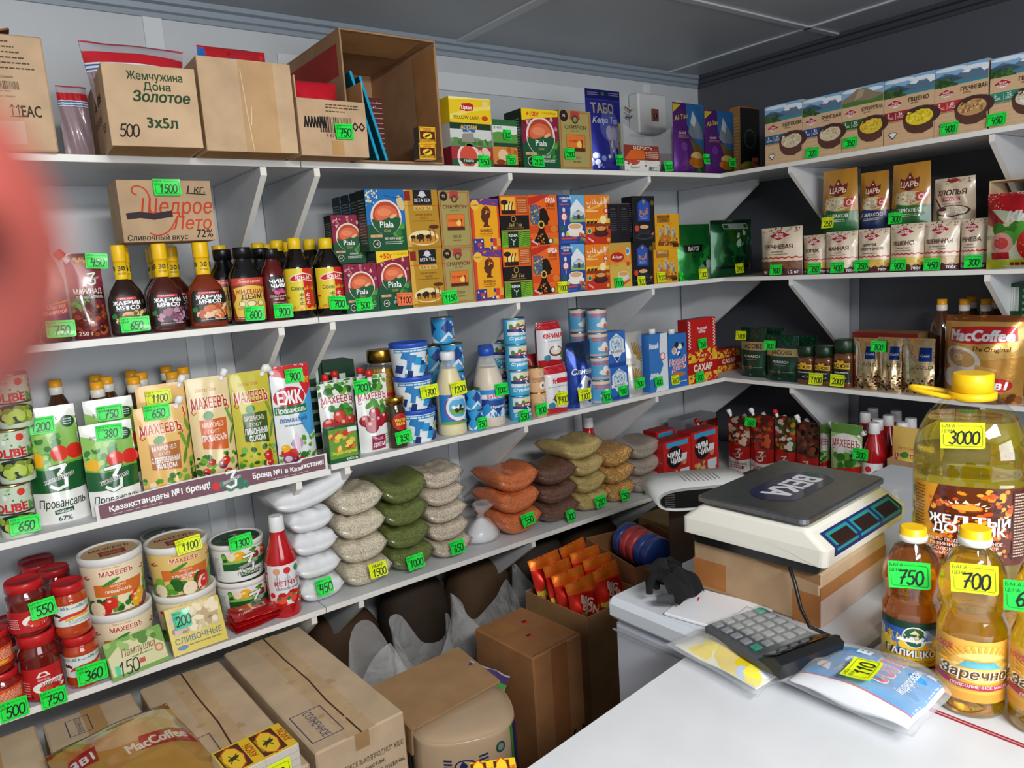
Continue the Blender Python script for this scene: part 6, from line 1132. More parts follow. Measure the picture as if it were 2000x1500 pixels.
def zol(A):
    A.r(0, 0, 1, 1, '#dfdfdc')
    for c, (cx, cy) in (('#c8982c', (.4, .5)), ('#c8982c', (.35, .1))):
        for i in range(9): a = -.5+i*.28; A.line([(cx+.1*math.cos(a), cy+.05*math.sin(a)+.12), (cx+.35*math.cos(a), cy+.16*math.sin(a)+.12), (cx+.52*math.cos(a)+.03, cy+.2*math.sin(a)+.14)], .045, c)
    A.t('МОЛОКО', .2, .5, .04, '#c8a24a', .4)
f1 = FB(2, 1228, 1266, 649, .01, d=.05); pouch('milk_bag', 'silvery white milk bag with gold rays and 500 tag', 'bag', f1, zol, '#dfdfdc', .05, prof='brick', mat='foil', tags=[('500', 'g', 1248, 748, dict(rot=0, w=.05, h=.037))], seed=7, wr=.003)
def nov(A):
    A.r(0, 0, 1, 1, '#2f74c4'); A.blob(.3, .58, .8, .82, 6, ['#f2f4f6', '#22262c'], .08, .15, 5); A.e(.3, .7, .1, .06, '#e8a88c', 12); A.t('Новый', .48, .5, .12, '#fff', .9, .05, .2, 6); A.t('Новый', .48, .5, .11, '#d83a44', .86, .015, .2, 6); A.t('день', .52, .39, .12, '#fff', .75, .05, .2, 6); A.t('день', .52, .39, .11, '#d83a44', .7, .015, .2, 6); A.e(.5, .24, .4, .05, '#b87a4a', 16); A.ln(.5, .08, .95, .12, 1, '#e0e8f0', 3)
def nov2(A): A.r(0, 0, 1, 1, '#3a7cc8'); A.p([(.62, 1), (1, 1), (1, 0), (.3, 0), (.5, .25), (.75, .45), (.55, .7)], '#e6ecf2'); A.o(.72, .6, .15, '#d83a44', 14); A.o(.72, .6, .11, '#f2f2f4', 12); A.t('Новый', .25, .8, .09, '#fff', .5, .03, .2); A.t('день', .25, .3, .1, '#fff', .5, .03, .2)
def tcap(fr, px):
    M = Mb(); lathe(M, [(.012, fr.H), (.0135, fr.H+.001), (.0135, fr.H+.016), (.012, fr.H+.018)], '#eef0f2', 'plastic', 18); return ('screw_cap', M)
for l, r, yt, art, tg, lab in ((1271, 1306, 652, nov2, ('600', 'g', 1286, 745), 'blue milk carton with white wave, white cap and 600 tag'), (1308, 1343, 652, nov, ('660', 'y', 1318, 742), 'blue milk carton with white cap, pink lettering and yellow 660 tag')):
    f1 = FB(2, l, r, yt, .01, d=.06); M = Mb(); cbox(M, -f1.W/2, f1.W/2, -f1.D/2, f1.D/2, 0, f1.H, .001, '#2f74c4', 'card'); art(Art(M, flat(f1), f1.W, f1.H)); finish('milk_carton', 'carton', lab, 'carton', f1, M, [tg+(dict(rot=0, w=.044, h=.036),)], None, [tcap(f1, 0)])
def sah(A):
    A.r(0, 0, 1, 1, '#c4201c'); A.blob(.02, .62, .98, .97, 16, ['#e8b02c', '#f0c83c'], .06, .1, 4); A.blob(.02, .03, .98, .26, 16, ['#e8b02c', '#f0c83c'], .06, .1, 5); A.blob(.02, .62, .98, .97, 14, ['#c4201c'], .03, .05, 6); A.blob(.02, .03, .98, .26, 14, ['#c4201c'], .03, .05, 8)
    for i in range(5): A.line([(.1+.2*i, .66), (.2+.2*i, .8), (.05+.2*i, .94)], .02, '#f0c83c'); A.line([(.1+.2*i, .06), (.2+.2*i, .14), (.05+.2*i, .24)], .02, '#f0c83c')
    A.r(0, .28, 1, .62, '#b8181c'); A.t('САХАР', .5, .45, .2, '#f6ecd8', .62, .04); A.r(.42, .72, .56, .9, '#c4201c'); A.t('1КГ', .49, .8, .07, '#f6ecd8', .12, .02)
f1 = FB(2, 1345, 1402, 681, .006, d=.055); carton('sugar_box', 'red and gold sugar box with flower scrolls and 700 tag', 'box', f1, sah, '#c4201c', '#a81c18', tags=[('700', 'g', 1366, 736, dict(rot=2, w=.05, h=.04))], text=False)
def rus(A):
    A.r(0, 0, 1, 1, '#c8201e')
    for x in (.06, .94):
        for i in range(9): A.line([(x-.035, .05+i*.1), (x+.035, .1+i*.1), (x-.035, .15+i*.1)], .02, '#f0e0dc')
    A.t('Русский', .5, .68, .09, '#fff', .6, .02); A.t('сахар', .5, .58, .09, '#fff', .5, .02)
f2 = FB(2, 1344, 1398, 622, .006, f1.top+.0006, d=.05); carton('sugar_box', 'plain red sugar box with white zigzag edges and 350 tag', 'box', f2, rus, '#c8201e', '#a81a18', tags=[('350', 'g', 1371, 671, dict(rot=2, w=.05, h=.04))], text=False)
f1 = FB(2, 1402, 1445, 681, .1, d=.055); carton('sugar_box', 'red and gold sugar box in the corner behind the green pouches', 'box', f1, sah, '#c4201c', '#a81c18', text=False)

# ---------------------------------------------------------------- right-hand third shelf
def jac(A): A.r(0, 0, 1, 1, '#123f2a'); A.blob(.02, .8, .98, .98, 60, ['#1c5a3c', '#2c7a54', '#0c3020'], .01, .03, 3); A.r(0, .55, 1, .72, '#c2ac74'); A.p([(.4, .72), (.46, .79), (.5, .75), (.54, .79), (.6, .72)], '#2a2418'); A.t('JACOBS', .5, .635, .1, '#3a3020', .74, .02); A.t('MONARCH', .5, .43, .055, '#e8ece8', .74, .02); A.ln(.3, .35, .7, .37, 1, '#9ab0a0', 2); A.ln(.1, .2, .4, .22, 1, '#9ab0a0', 3); A.ln(.6, .2, .9, .22, 1, '#9ab0a0', 4); A.e(.5, .21, .05, .04, '#8a5a44', 10); A.r(.55, .8, .72, .88, '#c8242c') if 0 else None; A.t('75 г', .5, .06, .03, '#c8d0c8')
for l, r, yt, tg, lab, dx in ((1442, 1490, 641, ('1800', 'y', 1449, 655), 'dark green coffee pouch with yellow 1800 tag', .05), (1492, 1553, 656, ('800', 'g', 1505, 674), 'dark green coffee pouch with green 800 tag', .02)):
    f1 = FS(2, l, r, yt, dx, d=.05); pouch('coffee_pouch', lab, 'pouch', f1, jac, '#123f2a', .05, mat='foil', tags=[tg+(dict(w=.05, h=.036),)], seed=len(lab), wr=.003)
for l, r, yt, lab, dx in ((1478, 1528, 641, 'dark green coffee pouch behind the yellow and green tags', .12), (1525, 1590, 655, 'dark green coffee pouch behind the small coffee jars', .11)):
    f1 = FS(2, l, r, yt, dx, d=.04); pouch('coffee_pouch', lab, 'pouch', f1, jac, '#123f2a', .04, mat='foil', seed=len(lab), wr=.003)
def jlb(A): A.r(0, 0, 1, .9, '#0e1c14'); A.r(.05, .58, .95, .84, '#e0b02c'); A.t('JACOBS', .5, .71, .16, '#2a2410', .8, .03); A.p([(.38, .84), (.45, .98), (.5, .9), (.55, .98), (.62, .84)], '#e0b02c'); A.t('MONARCH', .5, .42, .07, '#e8ece8', .6, .02); A.e(.6, .2, .12, .05, '#d8dcd0', 12); A.e(.6, .2, .1, .035, '#0e1c14', 12)
CJ = [(.9, 0), (1, .03), (1, .1), (.96, .14), (.96, .55), (1, .6), (.96, .68), (.8, .73)]
for l, r, yt, tg, lab in ((1553, 1584, 676, None, 'small coffee jar with green lid, left of two'), (1586, 1620, 677, ('1100', 'y', 1594, 740), 'small coffee jar with green lid and 1100 tag'), (1623, 1659, 664, ('2000', 'y', 1636, 743), 'taller coffee jar with green lid and 2000 tag')):
    f1 = rs(2, l, r, yt, .012, sy=.8); bottle('coffee_jar', lab, 'jar', f1, CJ, 'darkglass', '#6a3a22', [(.84, .72), (.96, .73), (1, .84), (1, .97), (.9, 1)], '#12301c', jlb, (.12, .6), 2.3, .8, 3, tags=[tg+(dict(w=.054, h=.042),)] if tg else (), capp='lid')
def gold(A): A.r(0, 0, 1, 1, '#c8b088'); A.r(.55, .6, .92, .84, '#1c3a80'); A.t('Gold', .73, .7, .05, '#e8ecf4', .3); A.t('GOLD', .72, .5, .07, '#4a3c28', .5, .01); A.blob(.03, .03, .97, .28, 40, ['#6a3a20', '#8a5430', '#4a2414', '#b88a5a'], .03, .06, 4); A.p([(.1, .9), (.2, .3), (.3, .25), (.22, .8)], '#e8d8b8')
for k_, (l, r, yt, tg) in enumerate(((1661, 1707, 661, None), (1708, 1754, 660, ('800', 'g', 1717, 676)), (1756, 1818, 662, None))):
    f1 = FS(2, l, r, yt, .01, d=.045); pouch('coffee_pouch', ('shiny gold coffee pouch beside the taller coffee jar', 'shiny gold coffee pouch with 800 tag', 'shiny gold coffee pouch next to the big beige packet')[k_], 'pouch', f1, gold, '#c8b088', .045, mat='shinyfoil', tags=[tg+(dict(w=.052, h=.036),)] if tg else (), seed=k_+31, wr=.005)
f1 = FS(2, 1664, 1790, 650, .12, d=.1); carton('cardboard_box', 'low brown and red carton behind the gold coffee pouches', 'box', f1, lambda A: A.r(0, .7, 1, 1, '#7a2420'), '#9a744a', text=False, mat='board')
def mac(A):
    A.r(0, 0, 1, 1, '#c08a3a'); A.r(0, .93, 1, 1, '#8a4a20'); A.p([(0, .93), (1, .93), (1, .55), (.6, .5), (0, .75)], '#cda054'); A.p([(.08, .7), (.1, .86), (.5, .88), (.92, .88), (.94, .72), (.5, .68)], '#c8242a'); A.t('MacCoffee', .51, .78, .12, '#e8e8ec', .78, .05); A.t('The Original', .66, .63, .055, '#5a2a14', .44, .02, .1)
    A.e(.3, .5, .27, .15, '#e4dcd0', 24, -.3); A.e(.29, .52, .21, .1, '#c89a60', 20, -.3); A.e(.26, .53, .08, .05, '#e8d0a8', 14); A.e(.3, .28, .3, .14, '#e6e0d8', 20); A.p([(.5, .45), (.75, .4), (.6, .2), (.45, .25)], '#d8a85a'); A.e(.76, .22, .15, .08, '#c0201c', 20); A.t('3в1', .76, .22, .09, '#fff', .24, .04, .2); A.blob(.02, .02, .98, .1, 24, ['#7a3c1c', '#a8642c'], .03, .06, 4); A.r(.16, .26, .3, .3, '#c8242a'); A.r(.7, .06, .79, .13, '#5a4a2c')
f1 = FS(2, 1832, 1986, 618, -.01, d=.09); pouch('coffee_packet', 'big beige coffee packet with red name band and cup', 'packet', f1, mac, '#c08a3a', .11, prof='brick', mat='foil', seed=12, wr=.007, cp=3)
p0 = None
for k_, (px, py) in enumerate(((1840, 585), (1884, 588), (1926, 590), (1898, 583), (1948, 586))):
    dx = (.2, .2, .2, .29, .29)[k_]; X = XR+dx; y = sol(px, (X, 0, ZS[2]+.29), 1)
    dup(proto, (X, y, ZS[2]), 'dark oil bottle with orange cap behind the big beige packet, %s from the left' % ordw[k_], -PI/2)
f0 = FS(2, 1960, 2080, 540, .16, d=.1); M = Mb(); cbox(M, -f0.W/2, f0.W/2, -.05, .05, 0, f0.H*.62, .001, '#6a4428', 'board'); cbox(M, -f0.W/2, f0.W/2, -.05, .05, f0.H*.62+.001, f0.H*.95, .001, '#123a22', 'card'); A = Art(M, lambda u, v, off=0: ((u-.5)*f0.W, -.05-off, f0.H*(.62+.33*v)), f0.W, f0.H*.33); A.bar(.05, .3, .2, .9, '#e8ece8'); A.ln(.25, .1, .9, .9, 5, '#5a8a6a', 3)
tagp(M.build('cardboard_box', None, f0.loc, f0.rz), 'brown and dark green carton at the right end of the third shelf', 'box')
# ================================================================ lowest shelf
def dropt(d_):
    for ch in list(d_.children):
        if ch.name.startswith('price_tag'): bpy.data.objects.remove(ch)
    return d_
GJ = [(.8, 0), (.94, .03), (1, .1), (1, .16), (.96, .2), (.96, .6), (1, .64), (.98, .7), (.82, .77), (.8, .8)]
RL = [(.84, .79), (.93, .795), (.93, .93), (.86, .97), (.84, .95), (.02, .95)]
def adj(A): A.r(0, 0, 1, 1, '#c01c1e'); A.p([(.44, .86), (.56, .86), (.63, .7), (.37, .7)], '#f0e8e4'); A.p([(.47, .82), (.53, .82), (.57, .73), (.43, .73)], '#c01c1e'); A.t('Три-Каз', .5, .62, .07, '#f4e8e0', .5, .01, .2); A.e(.62, .36, .34, .2, '#f2efe8', 22); A.p([(.4, .3), (.55, .44), (.68, .38), (.84, .3)], '#5a7a4a'); A.blob(.45, .22, .8, .34, 10, ['#d83a2c', '#b81c1c'], .05, .08, 3); A.t('АДЖИКА', .62, .46, .09, '#a01c1c', .44, .02); A.ln(.05, .1, .24, .6, 6, '#e8a09c', 2)
def adj2(A): A.r(0, 0, 1, 1, '#b81a1c'); A.e(.66, .5, .3, .3, '#f2efe8', 20); A.p([(.45, .42), (.6, .58), (.86, .42)], '#4a7a4a'); A.blob(.5, .32, .84, .46, 8, ['#d83a2c'], .05, .08, 3); A.t('АДЖИКА', .66, .64, .12, '#a01c1c', .4, .02); A.ln(.06, .2, .3, .7, 5, '#e8a09c', 2)
def pep(A): A.r(0, 0, 1, 1, '#dfe6e2'); A.r(0, .78, 1, .98, '#a8c0b4'); A.t('ПЕРЕЦ. СОУС', .5, .87, .12, '#3a6a5a', .9, .02); A.line([(.2, .35), (.45, .5), (.75, .52), (.92, .66)], .07, '#d8382c'); A.line([(.35, .3), (.6, .4), (.85, .42)], .05, '#e8b02c'); A.o(.16, .52, .09, '#f4f0ec', 12); A.blob(.08, .44, .24, .6, 4, ['#2a2a2c'], .03, .05, 3); A.ln(.4, .08, .95, .28, 3, '#8aa098', 4)
def orj(A): A.r(0, 0, 1, 1, '#d8522c'); A.ln(.1, .3, .9, .85, 7, '#f0c8a8', 3); A.e(.5, .18, .3, .1, '#e8b02c', 14)
def jst(l, r, yts, labs, conts, art, lz, tags, dy=.001, H=None, col='#a01a1c'):
    z = ZS[3]; out = []
    for k, lab in enumerate(labs):
        f1 = rd(3, l-(k*6 if dy < .1 else 0), r-(k*6 if dy < .1 else 0), yts, dy, ZS[3]); hh_ = f1.H if H is None else H[k] if isinstance(H, (list, tuple)) else H
        f1 = Fr(f1.mid-Vector((f1.W/2, 0, 0)), f1.mid+Vector((f1.W/2, 0, 0)), z, hh_, f1.W, 0)
        out.append(bottle('glass_jar', lab, 'jar', f1, GJ, 'darkglass', conts, RL, '#c01a20', art[k] if isinstance(art, (list, tuple)) else art, lz[k] if isinstance(lz, list) else lz, 2.8, tags=tags.get(k, ()), part='jar', capp='lid', capmat='lid')); z += hh_*.955+.001
    return out
f0 = rd(3, 52, 134, 1234, .012)
tj = jst(52, 134, 1234, ('tall jar of dark red relish with red label and 750 tag', 'jar of dark red relish with 550 tag on top of the tall one'), '#6a1a14', [adj, adj2], [(.06, .5), (.1, .48)], {0: [('750', 'g', 105, 1361, dict(rot=2, w=.05, h=.04, off=.007))], 1: [('550', 'g', 84, 1187, dict(rot=4, w=.05, h=.04, off=.006))]}, H=[f0.H, f0.H*.78])
f0 = rd(3, 145, 207, 1233, .012)
tp = jst(137, 208, 1233, ('jar of orange pepper sauce with white label and 360 tag', 'jar of orange pepper sauce stacked on the one with 360 tag'), '#b8401c', pep, (.24, .62), {0: [('360', 'g', 180, 1313, dict(rot=0, w=.062, h=.044, off=.006))]}, H=f0.H*.97)
jst(-26, 54, 1308, ('short red jar with orange label and 500 tag at the left frame edge', 'short red jar with orange label stacked at the left frame edge'), '#8a1c14', orj, (.2, .62), {0: [('500', 'g', 27, 1384, dict(rot=2, w=.054, h=.044, off=.006))]}, H=.098)
for k_, (px, py) in enumerate(((104, 1098), (70, 1090), (72, 1070), (55, 1060), (10, 1190))):
    f1 = None; zt = ZS[3]+.225; p = onZ(px, py+8, zt)
    hs = .115
    for j in (1, 0) if k_ < 4 else (0,):
        if k_ == 4: p = onZ(px, py+12, ZS[3]+.12); zz_ = ZS[3]
        else: zz_ = ZS[3]+j*.113
        pos_ = (p.x, min(p.y, YW-.06), zz_)
        lab = ('red-lidded jar in the dark rear stacks, %s lid from the front, %s jar' % (nth[k_], ('lower', 'upper')[j])) if k_ < 4 else 'red-lidded jar at the left edge behind the 500 tag jars'
        if k_ == 0 and j == 1:
            f1 = Fr(Vector((p.x-.036, p.y-.036, zz_)), Vector((p.x+.036, p.y-.036, zz_)), zz_, hs, .072, 0)
            jp_ = bottle('glass_jar', lab, 'jar', f1, GJ, 'darkglass', '#5a1612', RL, '#b0181e', adj2, (.1, .5), 2.6, part='jar', capp='lid', capmat='lid')
        else: dup(jp_, pos_, lab)
def a_tubm(t2, t3=None, seed=1, bg='#efe0bc'):
    f0 = a_mahe(bg, '#d8722c', 'МАЙОНЕЗ', t2, seed, .84, l3=t3)
    return f0
def lidm(A): A.o(.5, .5, .48, '#d8b888', 28); A.t('МАХЕЕВЪ', .5, .66, .13, '#8a2a1c', .7, .02, .2); A.r(.3, .22, .75, .5, '#9a3c1c'); A.ln(.35, .26, .7, .45, 3, '#d8a07a', 2)
def lidz(A): A.o(.5, .5, .48, '#2a4a34', 28); A.blob(.15, .2, .85, .6, 18, ['#3f7a34', '#c83a2c', '#e0b02c', '#1c3a24'], .06, .12, 3); a_three(A, .5, .6, .26, '#c8d0cc', '#1c3a24', '')
def a_tubz(A): A.r(0, 0, 1, 1, '#e8eae8'); A.r(.18, .38, .98, .8, '#6aa03c'); A.veg(.2, .62, .97, .88, 3, .08); A.r(.18, .36, .98, .62, '#1c5a2c'); A.wave(.58, .64, .02, 1, '#8cc05a', 0, .18, .98); a_three(A, .55, .5, .26); A.t('Провансаль', .56, .24, .1, '#16301e', .6, .015, .2); A.r(.42, .12, .72, .17, '#1c5a2c'); A.ln(.02, .2, .14, .8, 8, '#b0b8b4', 2)
def tubst(l, r, yt_low, labs, arts, lids, dy, tags, tilt=6):
    f1 = rd(3, l, r, yt_low, dy); z = ZS[3]
    for k in range(2):
        f2 = Fr(f1.mid-Vector((f1.W/2+.004*k, 0, 0)), f1.mid+Vector((f1.W/2-.004*k, 0, 0)), z, f1.H, f1.W, 0)
        tub(labs[k], f2, arts[k], '#efe4c8' if arts[k] is not a_tubz else '#e8eae8', '#e9e9e6', lids, tags=tags.get(k, ())); z += f1.H+.0006
tubst(196, 322, 1197, ('cream mayonnaise tub with orange panel, lower, behind the green packet', 'cream mayonnaise tub with orange panel, upper, left of the 1100 tub'), (a_tubm('ПРОВАНСАЛЬ', None, 3), a_tubm('ПРОВАНСАЛЬ', None, 4)), lidm, .03, {})
tubst(324, 447, 1161, ('cream mayonnaise tub, lower, behind the yellow packet', 'yellow-cream mayonnaise tub with 1100 tag, upper'), (a_tubm('ПРОВАНСАЛЬ', None, 5), a_tubm('С ПЕРЕПЕЛИНЫМ', 'ЯЙЦОМ', 6, '#e8c878')), lidm, .05, {1: [('1100', 'y', 368, 1063, dict(rot=4, w=.06, h=.038, off=.006))]})
tubst(444, 548, 1135, ('white mayonnaise tub with green band, lower, behind the red bottle', 'white mayonnaise tub with green band and 1300 tag, upper'), (a_tubz, a_tubz), lidz, .08, {1: [('1300', 'g', 470, 1058, dict(rot=4, w=.06, h=.038, off=.006))]})
f1 = rd(3, 300, 400, 1000, .24); f1.H = .11; z = ZS[3]
for k_ in range(2):
    f2 = Fr(f1.mid-Vector((.06, 0, 0)), f1.mid+Vector((.06, 0, 0)), z, .115, .12, 0); tub('grey-lidded mayonnaise tub in the dark rear row, %s of two' % ('lower', 'upper')[k_], f2, a_tubz, '#e8eae8', '#a8a8a6', lidz); z += .1156
def flatpack(name, label, cat, bl, br, z, H, T, art, col, lean, tags=(), seed=1, mat='gloss'):
    """flat packet leaning back against what stands behind it"""
    p0 = onZ(*bl, z); p1 = onZ(*br, z); W = (p1-p0).length; m = (p0+p1)/2; rz = math.atan2(p1.y-p0.y, p1.x-p0.x)
    M = Mb(); cbox(M, -W/2, W/2, -T/2, T/2, 0, H, .004, col, mat); art(Art(M, lambda u, v, off=0: ((u-.5)*W, -T/2-off, v*H), W, H, mat))
    t = thing(name, label, cat, (m.x, m.y+T*.6, z+.001), rz); o = M.build('packet', t, (0, 0, 0), rot=(-lean, 0, 0))
    for num, c, u, v, rot, w, h in tags:
        ca, sa = math.cos(lean), math.sin(lean); y0, z0 = -T/2-.003, v*H
        ptag(t, num, c, (u-.5)*W, y0*ca+z0*sa, -y0*sa+z0*ca, rot, math.degrees(-lean), w, h)
    return t
def pamp(A): A.r(0, 0, 1, 1, '#7aa84a'); A.p([(.02, .1), (.98, .1), (.98, .5), (.7, .85), (.3, .9), (.02, .6)], '#dcd8a8'); A.blob(.05, .75, .95, .97, 10, ['#9cc06a', '#5a8a34'], .05, .1, 3); A.t('Пампушка', .54, .6, .2, '#8a5a3c', .6, .015, .3); A.o(.88, .42, .08, '#c88a5a', 12); A.o(.88, .42, .05, '#e8c8a0', 10); A.ln(.4, .4, .76, .46, 1, '#6a7a3a', 2); A.r(.5, .2, .6, .32, '#c8503c'); A.hand('150', .3, .22, .34, '#14141c', .022); A.r(.08, .1, .16, .34, '#3fd69b')
f_ = flatpack('yeast_packet', 'green packet with brown lettering and hand-written 150 leaning on the tub', 'packet', (222, 1338), (333, 1292), ZS[3], .09, .018, pamp, '#7aa84a', .5)
def nood(A): A.r(0, 0, 1, 1, '#d8c22c'); A.r(.06, .4, .94, .96, '#c8b48a'); A.blob(.3, .45, .94, .95, 40, ['#e0cca0', '#b89a6a', '#ecdcb8'], .04, .12, 3, k=5); A.blob(.06, .45, .3, .9, 10, ['#8a6a5a', '#c8a8a0'], .05, .1, 4); A.t('СЛИВОЧНЫЕ', .5, .28, .12, '#3a5a7a', .86, .02); A.ln(.3, .12, .9, .18, 1, '#7a6a1c', 2); A.e(.18, .13, .1, .05, '#3a6ab0', 12)
flatpack('noodle_packet', 'yellow clear-windowed noodle packet with teal 200 tag', 'packet', (342, 1289), (447, 1252), ZS[3], .115, .022, nood, '#d8c22c', .42, [('200', 't', .27, .72, 2, .04, .044)])
for k_ in range(3):
    p = onZ(508, 1226, ZS[3]); M = Mb()
    def rp(A): A.r(0, 0, 1, 1, '#c8181e'); A.r(.4, .35, .72, .9, '#e8dcd0'); A.o(.56, .6, .13, '#d83a2c', 14); A.blob(.5, .7, .72, .95, 5, ['#2f7a34'], .05, .09, 3); A.p([(.16, .5), (.22, .7), (.28, .5)], '#f0e0dc'); A.ln(.75, .3, .95, .5, 2, '#e8a8a0', 2); A.t('Томат', .26, .3, .14, '#f4e0dc', .3, .02)
    S = bag(M, .125, .075, .014, 'pillow', '#c8181e', None, 'foil', k_+3, wr=.003); rp(Art(M, S, .125, .075, 'foil', .05, .06))
    o = M.build('sauce_packet', None, (p.x, p.y+.0-.006*k_, ZS[3]+.009+.0155*k_), rot=(-1.45, 0, .18-.1*k_)); tagp(o, 'flat red tomato sauce packet in front of the red bottle, %s of the pile' % ('lowest', 'middle', 'topmost')[k_], 'packet')
KET = [(.93, 0), (1, .03), (1, .52), (.96, .58), (.72, .7), (.5, .8), (.46, .86)]
def ketl(A):
    A.r(0, 0, 1, 1, '#e6e6ea')
    for x, c in ((.26, '#e0a080'), (.5, '#d8302c'), (.76, '#2f8a3c')): A.o(x, .86, .085, c, 14); A.line([(x, .78), (x, .4)], .035, '#a8b0b8'); A.line([(x-.05, .7), (x-.05, .58), (x+.05, .58), (x+.05, .7)], .015, '#a8b0b8')
    A.t('КЕТЧУП', .5, .55, .12, '#c8242c', .8, .025); A.t('Шашлычный', .5, .42, .07, '#4a4a52', .66, .005, .3); A.blob(.1, .03, .9, .3, 26, ['#d8241f', '#b8181c', '#e8503c'], .06, .11, 3); A.blob(.1, .15, .9, .35, 8, ['#2f7a34'], .03, .06, 4)
f1 = rd(3, 541, 600, 1014, .012); tk = bottle('ketchup_bottle', 'red ketchup bottle with white cap beside the sugar bags', 'bottle', f1, KET, 'sauce', '#b8141c', [(.46, .85), (.48, .855), (.46, .985), (.42, 1)], '#e9eaec', ketl, (.14, .54), 2.7)

# ---------------------------------------------------------------- clear bags of sugar and grain
def gbag(label, cx, cy, z, W, D, T, col, mat, seed, lift=.03, rz=0, ry=0, group=None, tag_=None, ear=.012, nm='grain_bag'):
    t = thing(nm, label, 'bag', (cx, cy, z), rz, group); w = Wr(seed, .006); w2 = Wr(seed+5, .004, 6, 16)
    def mesh(k, c, m, add, uv=1.0, nb=18):
        M = Mb(); vs = []; n = nb; n1 = n+1
        for s in (1, -1):
            for j in range(n1):
                for i in range(n1):
                    u = (2*i/n-1); v = (2*j/n-1); g = max(0, (1-abs(u)**4.2))**.5*max(0, (1-abs(v)**3.4))**.45
                    x = u*W/2*(1-.1*abs(v)**3*(1-abs(u)))*uv; y = v*D/2*(1-.06*(1-abs(u)))*uv
                    zc = lift*(abs(u)**2.2)*(1-.25*abs(v))+math.sin(ry)*x
                    zz = T/2+zc+s*(T/2*g*(1+.12*w(u*.5, v*.5)/.006*.3)+(add if g > 0 else 0))+(w2(u, v)*g if s > 0 else 0)
                    vs.append((x, y-.012*g*(1 if v < 0 else 0), zz))
        o = n1*n1; fs = []
        for j in range(n):
            for i in range(n):
                a = j*n1+i; fs.append([a, a+1, a+n1+1, a+n1]); fs.append([o+a+1, o+a, o+a+n1, o+a+n1+1])
        for i in range(n):
            fs.append([o+i, o+i+1, i+1, i]); a = n*n1+i; fs.append([a, a+1, o+a+1, o+a]); a = i*n1; fs.append([a, a+n1, o+a+n1, o+a]); a = i*n1+n; fs.append([o+a, o+a+n1, a+n1, a])
        zm = min(v[2] for v in vs)
        if add == 0: mesh.z0 = zm
        M.add([(x, y, zz-mesh.z0) for x, y, zz in vs], fs, c, m, True); return M
    mesh(0, col, mat, 0).build('contents', t); mesh(1, '#ffffff', 'thinfilm', .0015, 1+ear*4).build('plastic_film', t)
    if tag_:
        num, c, px, py, kw = tag_; Y = cy-D/2-.02; P = onY(px, py, Y); d = P-Vector((cx, cy, z))
        ptag(t, num, c, d.x*math.cos(rz)+d.y*math.sin(rz), -d.x*math.sin(rz)+d.y*math.cos(rz), d.z, kw.get('rot', 0), kw.get('rx', -12), kw.get('w', .052), kw.get('h', .038), 0, kw.get('top'))
    return t
def gstack(what, l, r, ytop, n, col, mat, tag_, D=.19, dy=.03, grow=0, lift=.025, seed=0, top=None, k0=.92):
    f1 = FB(3, l, r, ytop, dy); T = (f1.H)/(n-(1-k0)*(n-1)) if 0 else f1.H/n; z = ZS[3]; cx = f1.loc[0]
    T = (f1.H-lift)/n
    for k in range(n):
        q = 1+grow*k; nm = ('lowest', 'second from the bottom', 'third from the bottom', 'fourth from the bottom', 'fifth from the bottom')[k] if k < n-1 else 'topmost'
        g = random.Random(seed*10+k); last = k == n-1
        W = f1.W*q*(1.0+(top['w'] if top and last else 0)); dxx = (top.get('dx', 0) if top and last else 0)
        gbag('clear bag of %s, %s of its stack%s' % (what, nm, ' with %s tag' % tag_[0] if tag_ and k == 0 else ''), cx+g.uniform(-.004, .004)-.003*k+dxx, YF+dy+D/2-.0015*k, z+.0012, W, D*(1-.02*k), T*1.0, col, mat, seed*10+k, lift*(top.get('lift', 1) if top and last else 1), g.uniform(-.05, .05), (top.get('ry', 0) if top and last else 0), 'bags of '+what, tag_ if k == 0 else None)
        z += T+.001
gstack('white sugar', 594, 676, 946, 5, '#e9ebee', 'sugar', ('450', 'g', 634, 1145, dict(rot=4, w=.046, h=.046)), D=.18, seed=1, lift=.012, top=dict(w=.85, lift=2.6, ry=.2, dx=.02))
gstack('pale rice', 679, 768, 950, 4, '#ece0c6', 'grainrice', ('1500', 'y', 738, 1112, dict(rot=0, w=.056, h=.042, top='ЛАЗЕР')), seed=2, lift=.022)
gstack('green mung beans', 772, 852, 926, 4, '#74803e', 'grainrice', ('1000', 'g', 811, 1097, dict(rot=2, w=.056, h=.042)), seed=3, lift=.03, top=dict(w=.1, lift=1.4))
gstack('pinkish rice', 850, 924, 906, 5, '#e4d4be', 'grainrice', ('650', 'g', 893, 1068, dict(rot=0, w=.052, h=.042)), seed=4, lift=.03)
gstack('orange lentils', 988, 1062, 905, 3, '#f0854c', 'grainrice', ('550', 'g', 1031, 1014, dict(rot=6, w=.052, h=.04)), seed=5, lift=.034)
gstack('brown buckwheat', 1064, 1134, 899, 3, '#7e5646', 'grainrice', ('300', 'g', 1114, 1007, dict(rot=0, w=.038, h=.04)), seed=6, lift=.03)
gstack('yellow millet', 1133, 1190, 848, 4, '#dcc27c', 'grainrice', ('280', 'g', 1172, 979, dict(rot=6, w=.05, h=.04)), seed=7, lift=.03, top=dict(w=.25, dx=-.02))
gstack('split peas', 1191, 1244, 866, 3, '#e2ac62', 'grainbig', ('250', 'g', 1220, 967, dict(rot=0, w=.04, h=.04)), seed=8, lift=.03)
gstack('grey barley', 1243, 1297, 852, 3, '#beb0a2', 'grainrice', ('220', 'g', 1267, 953, dict(rot=0, w=.05, h=.036)), seed=9, lift=.03, dy=.035)
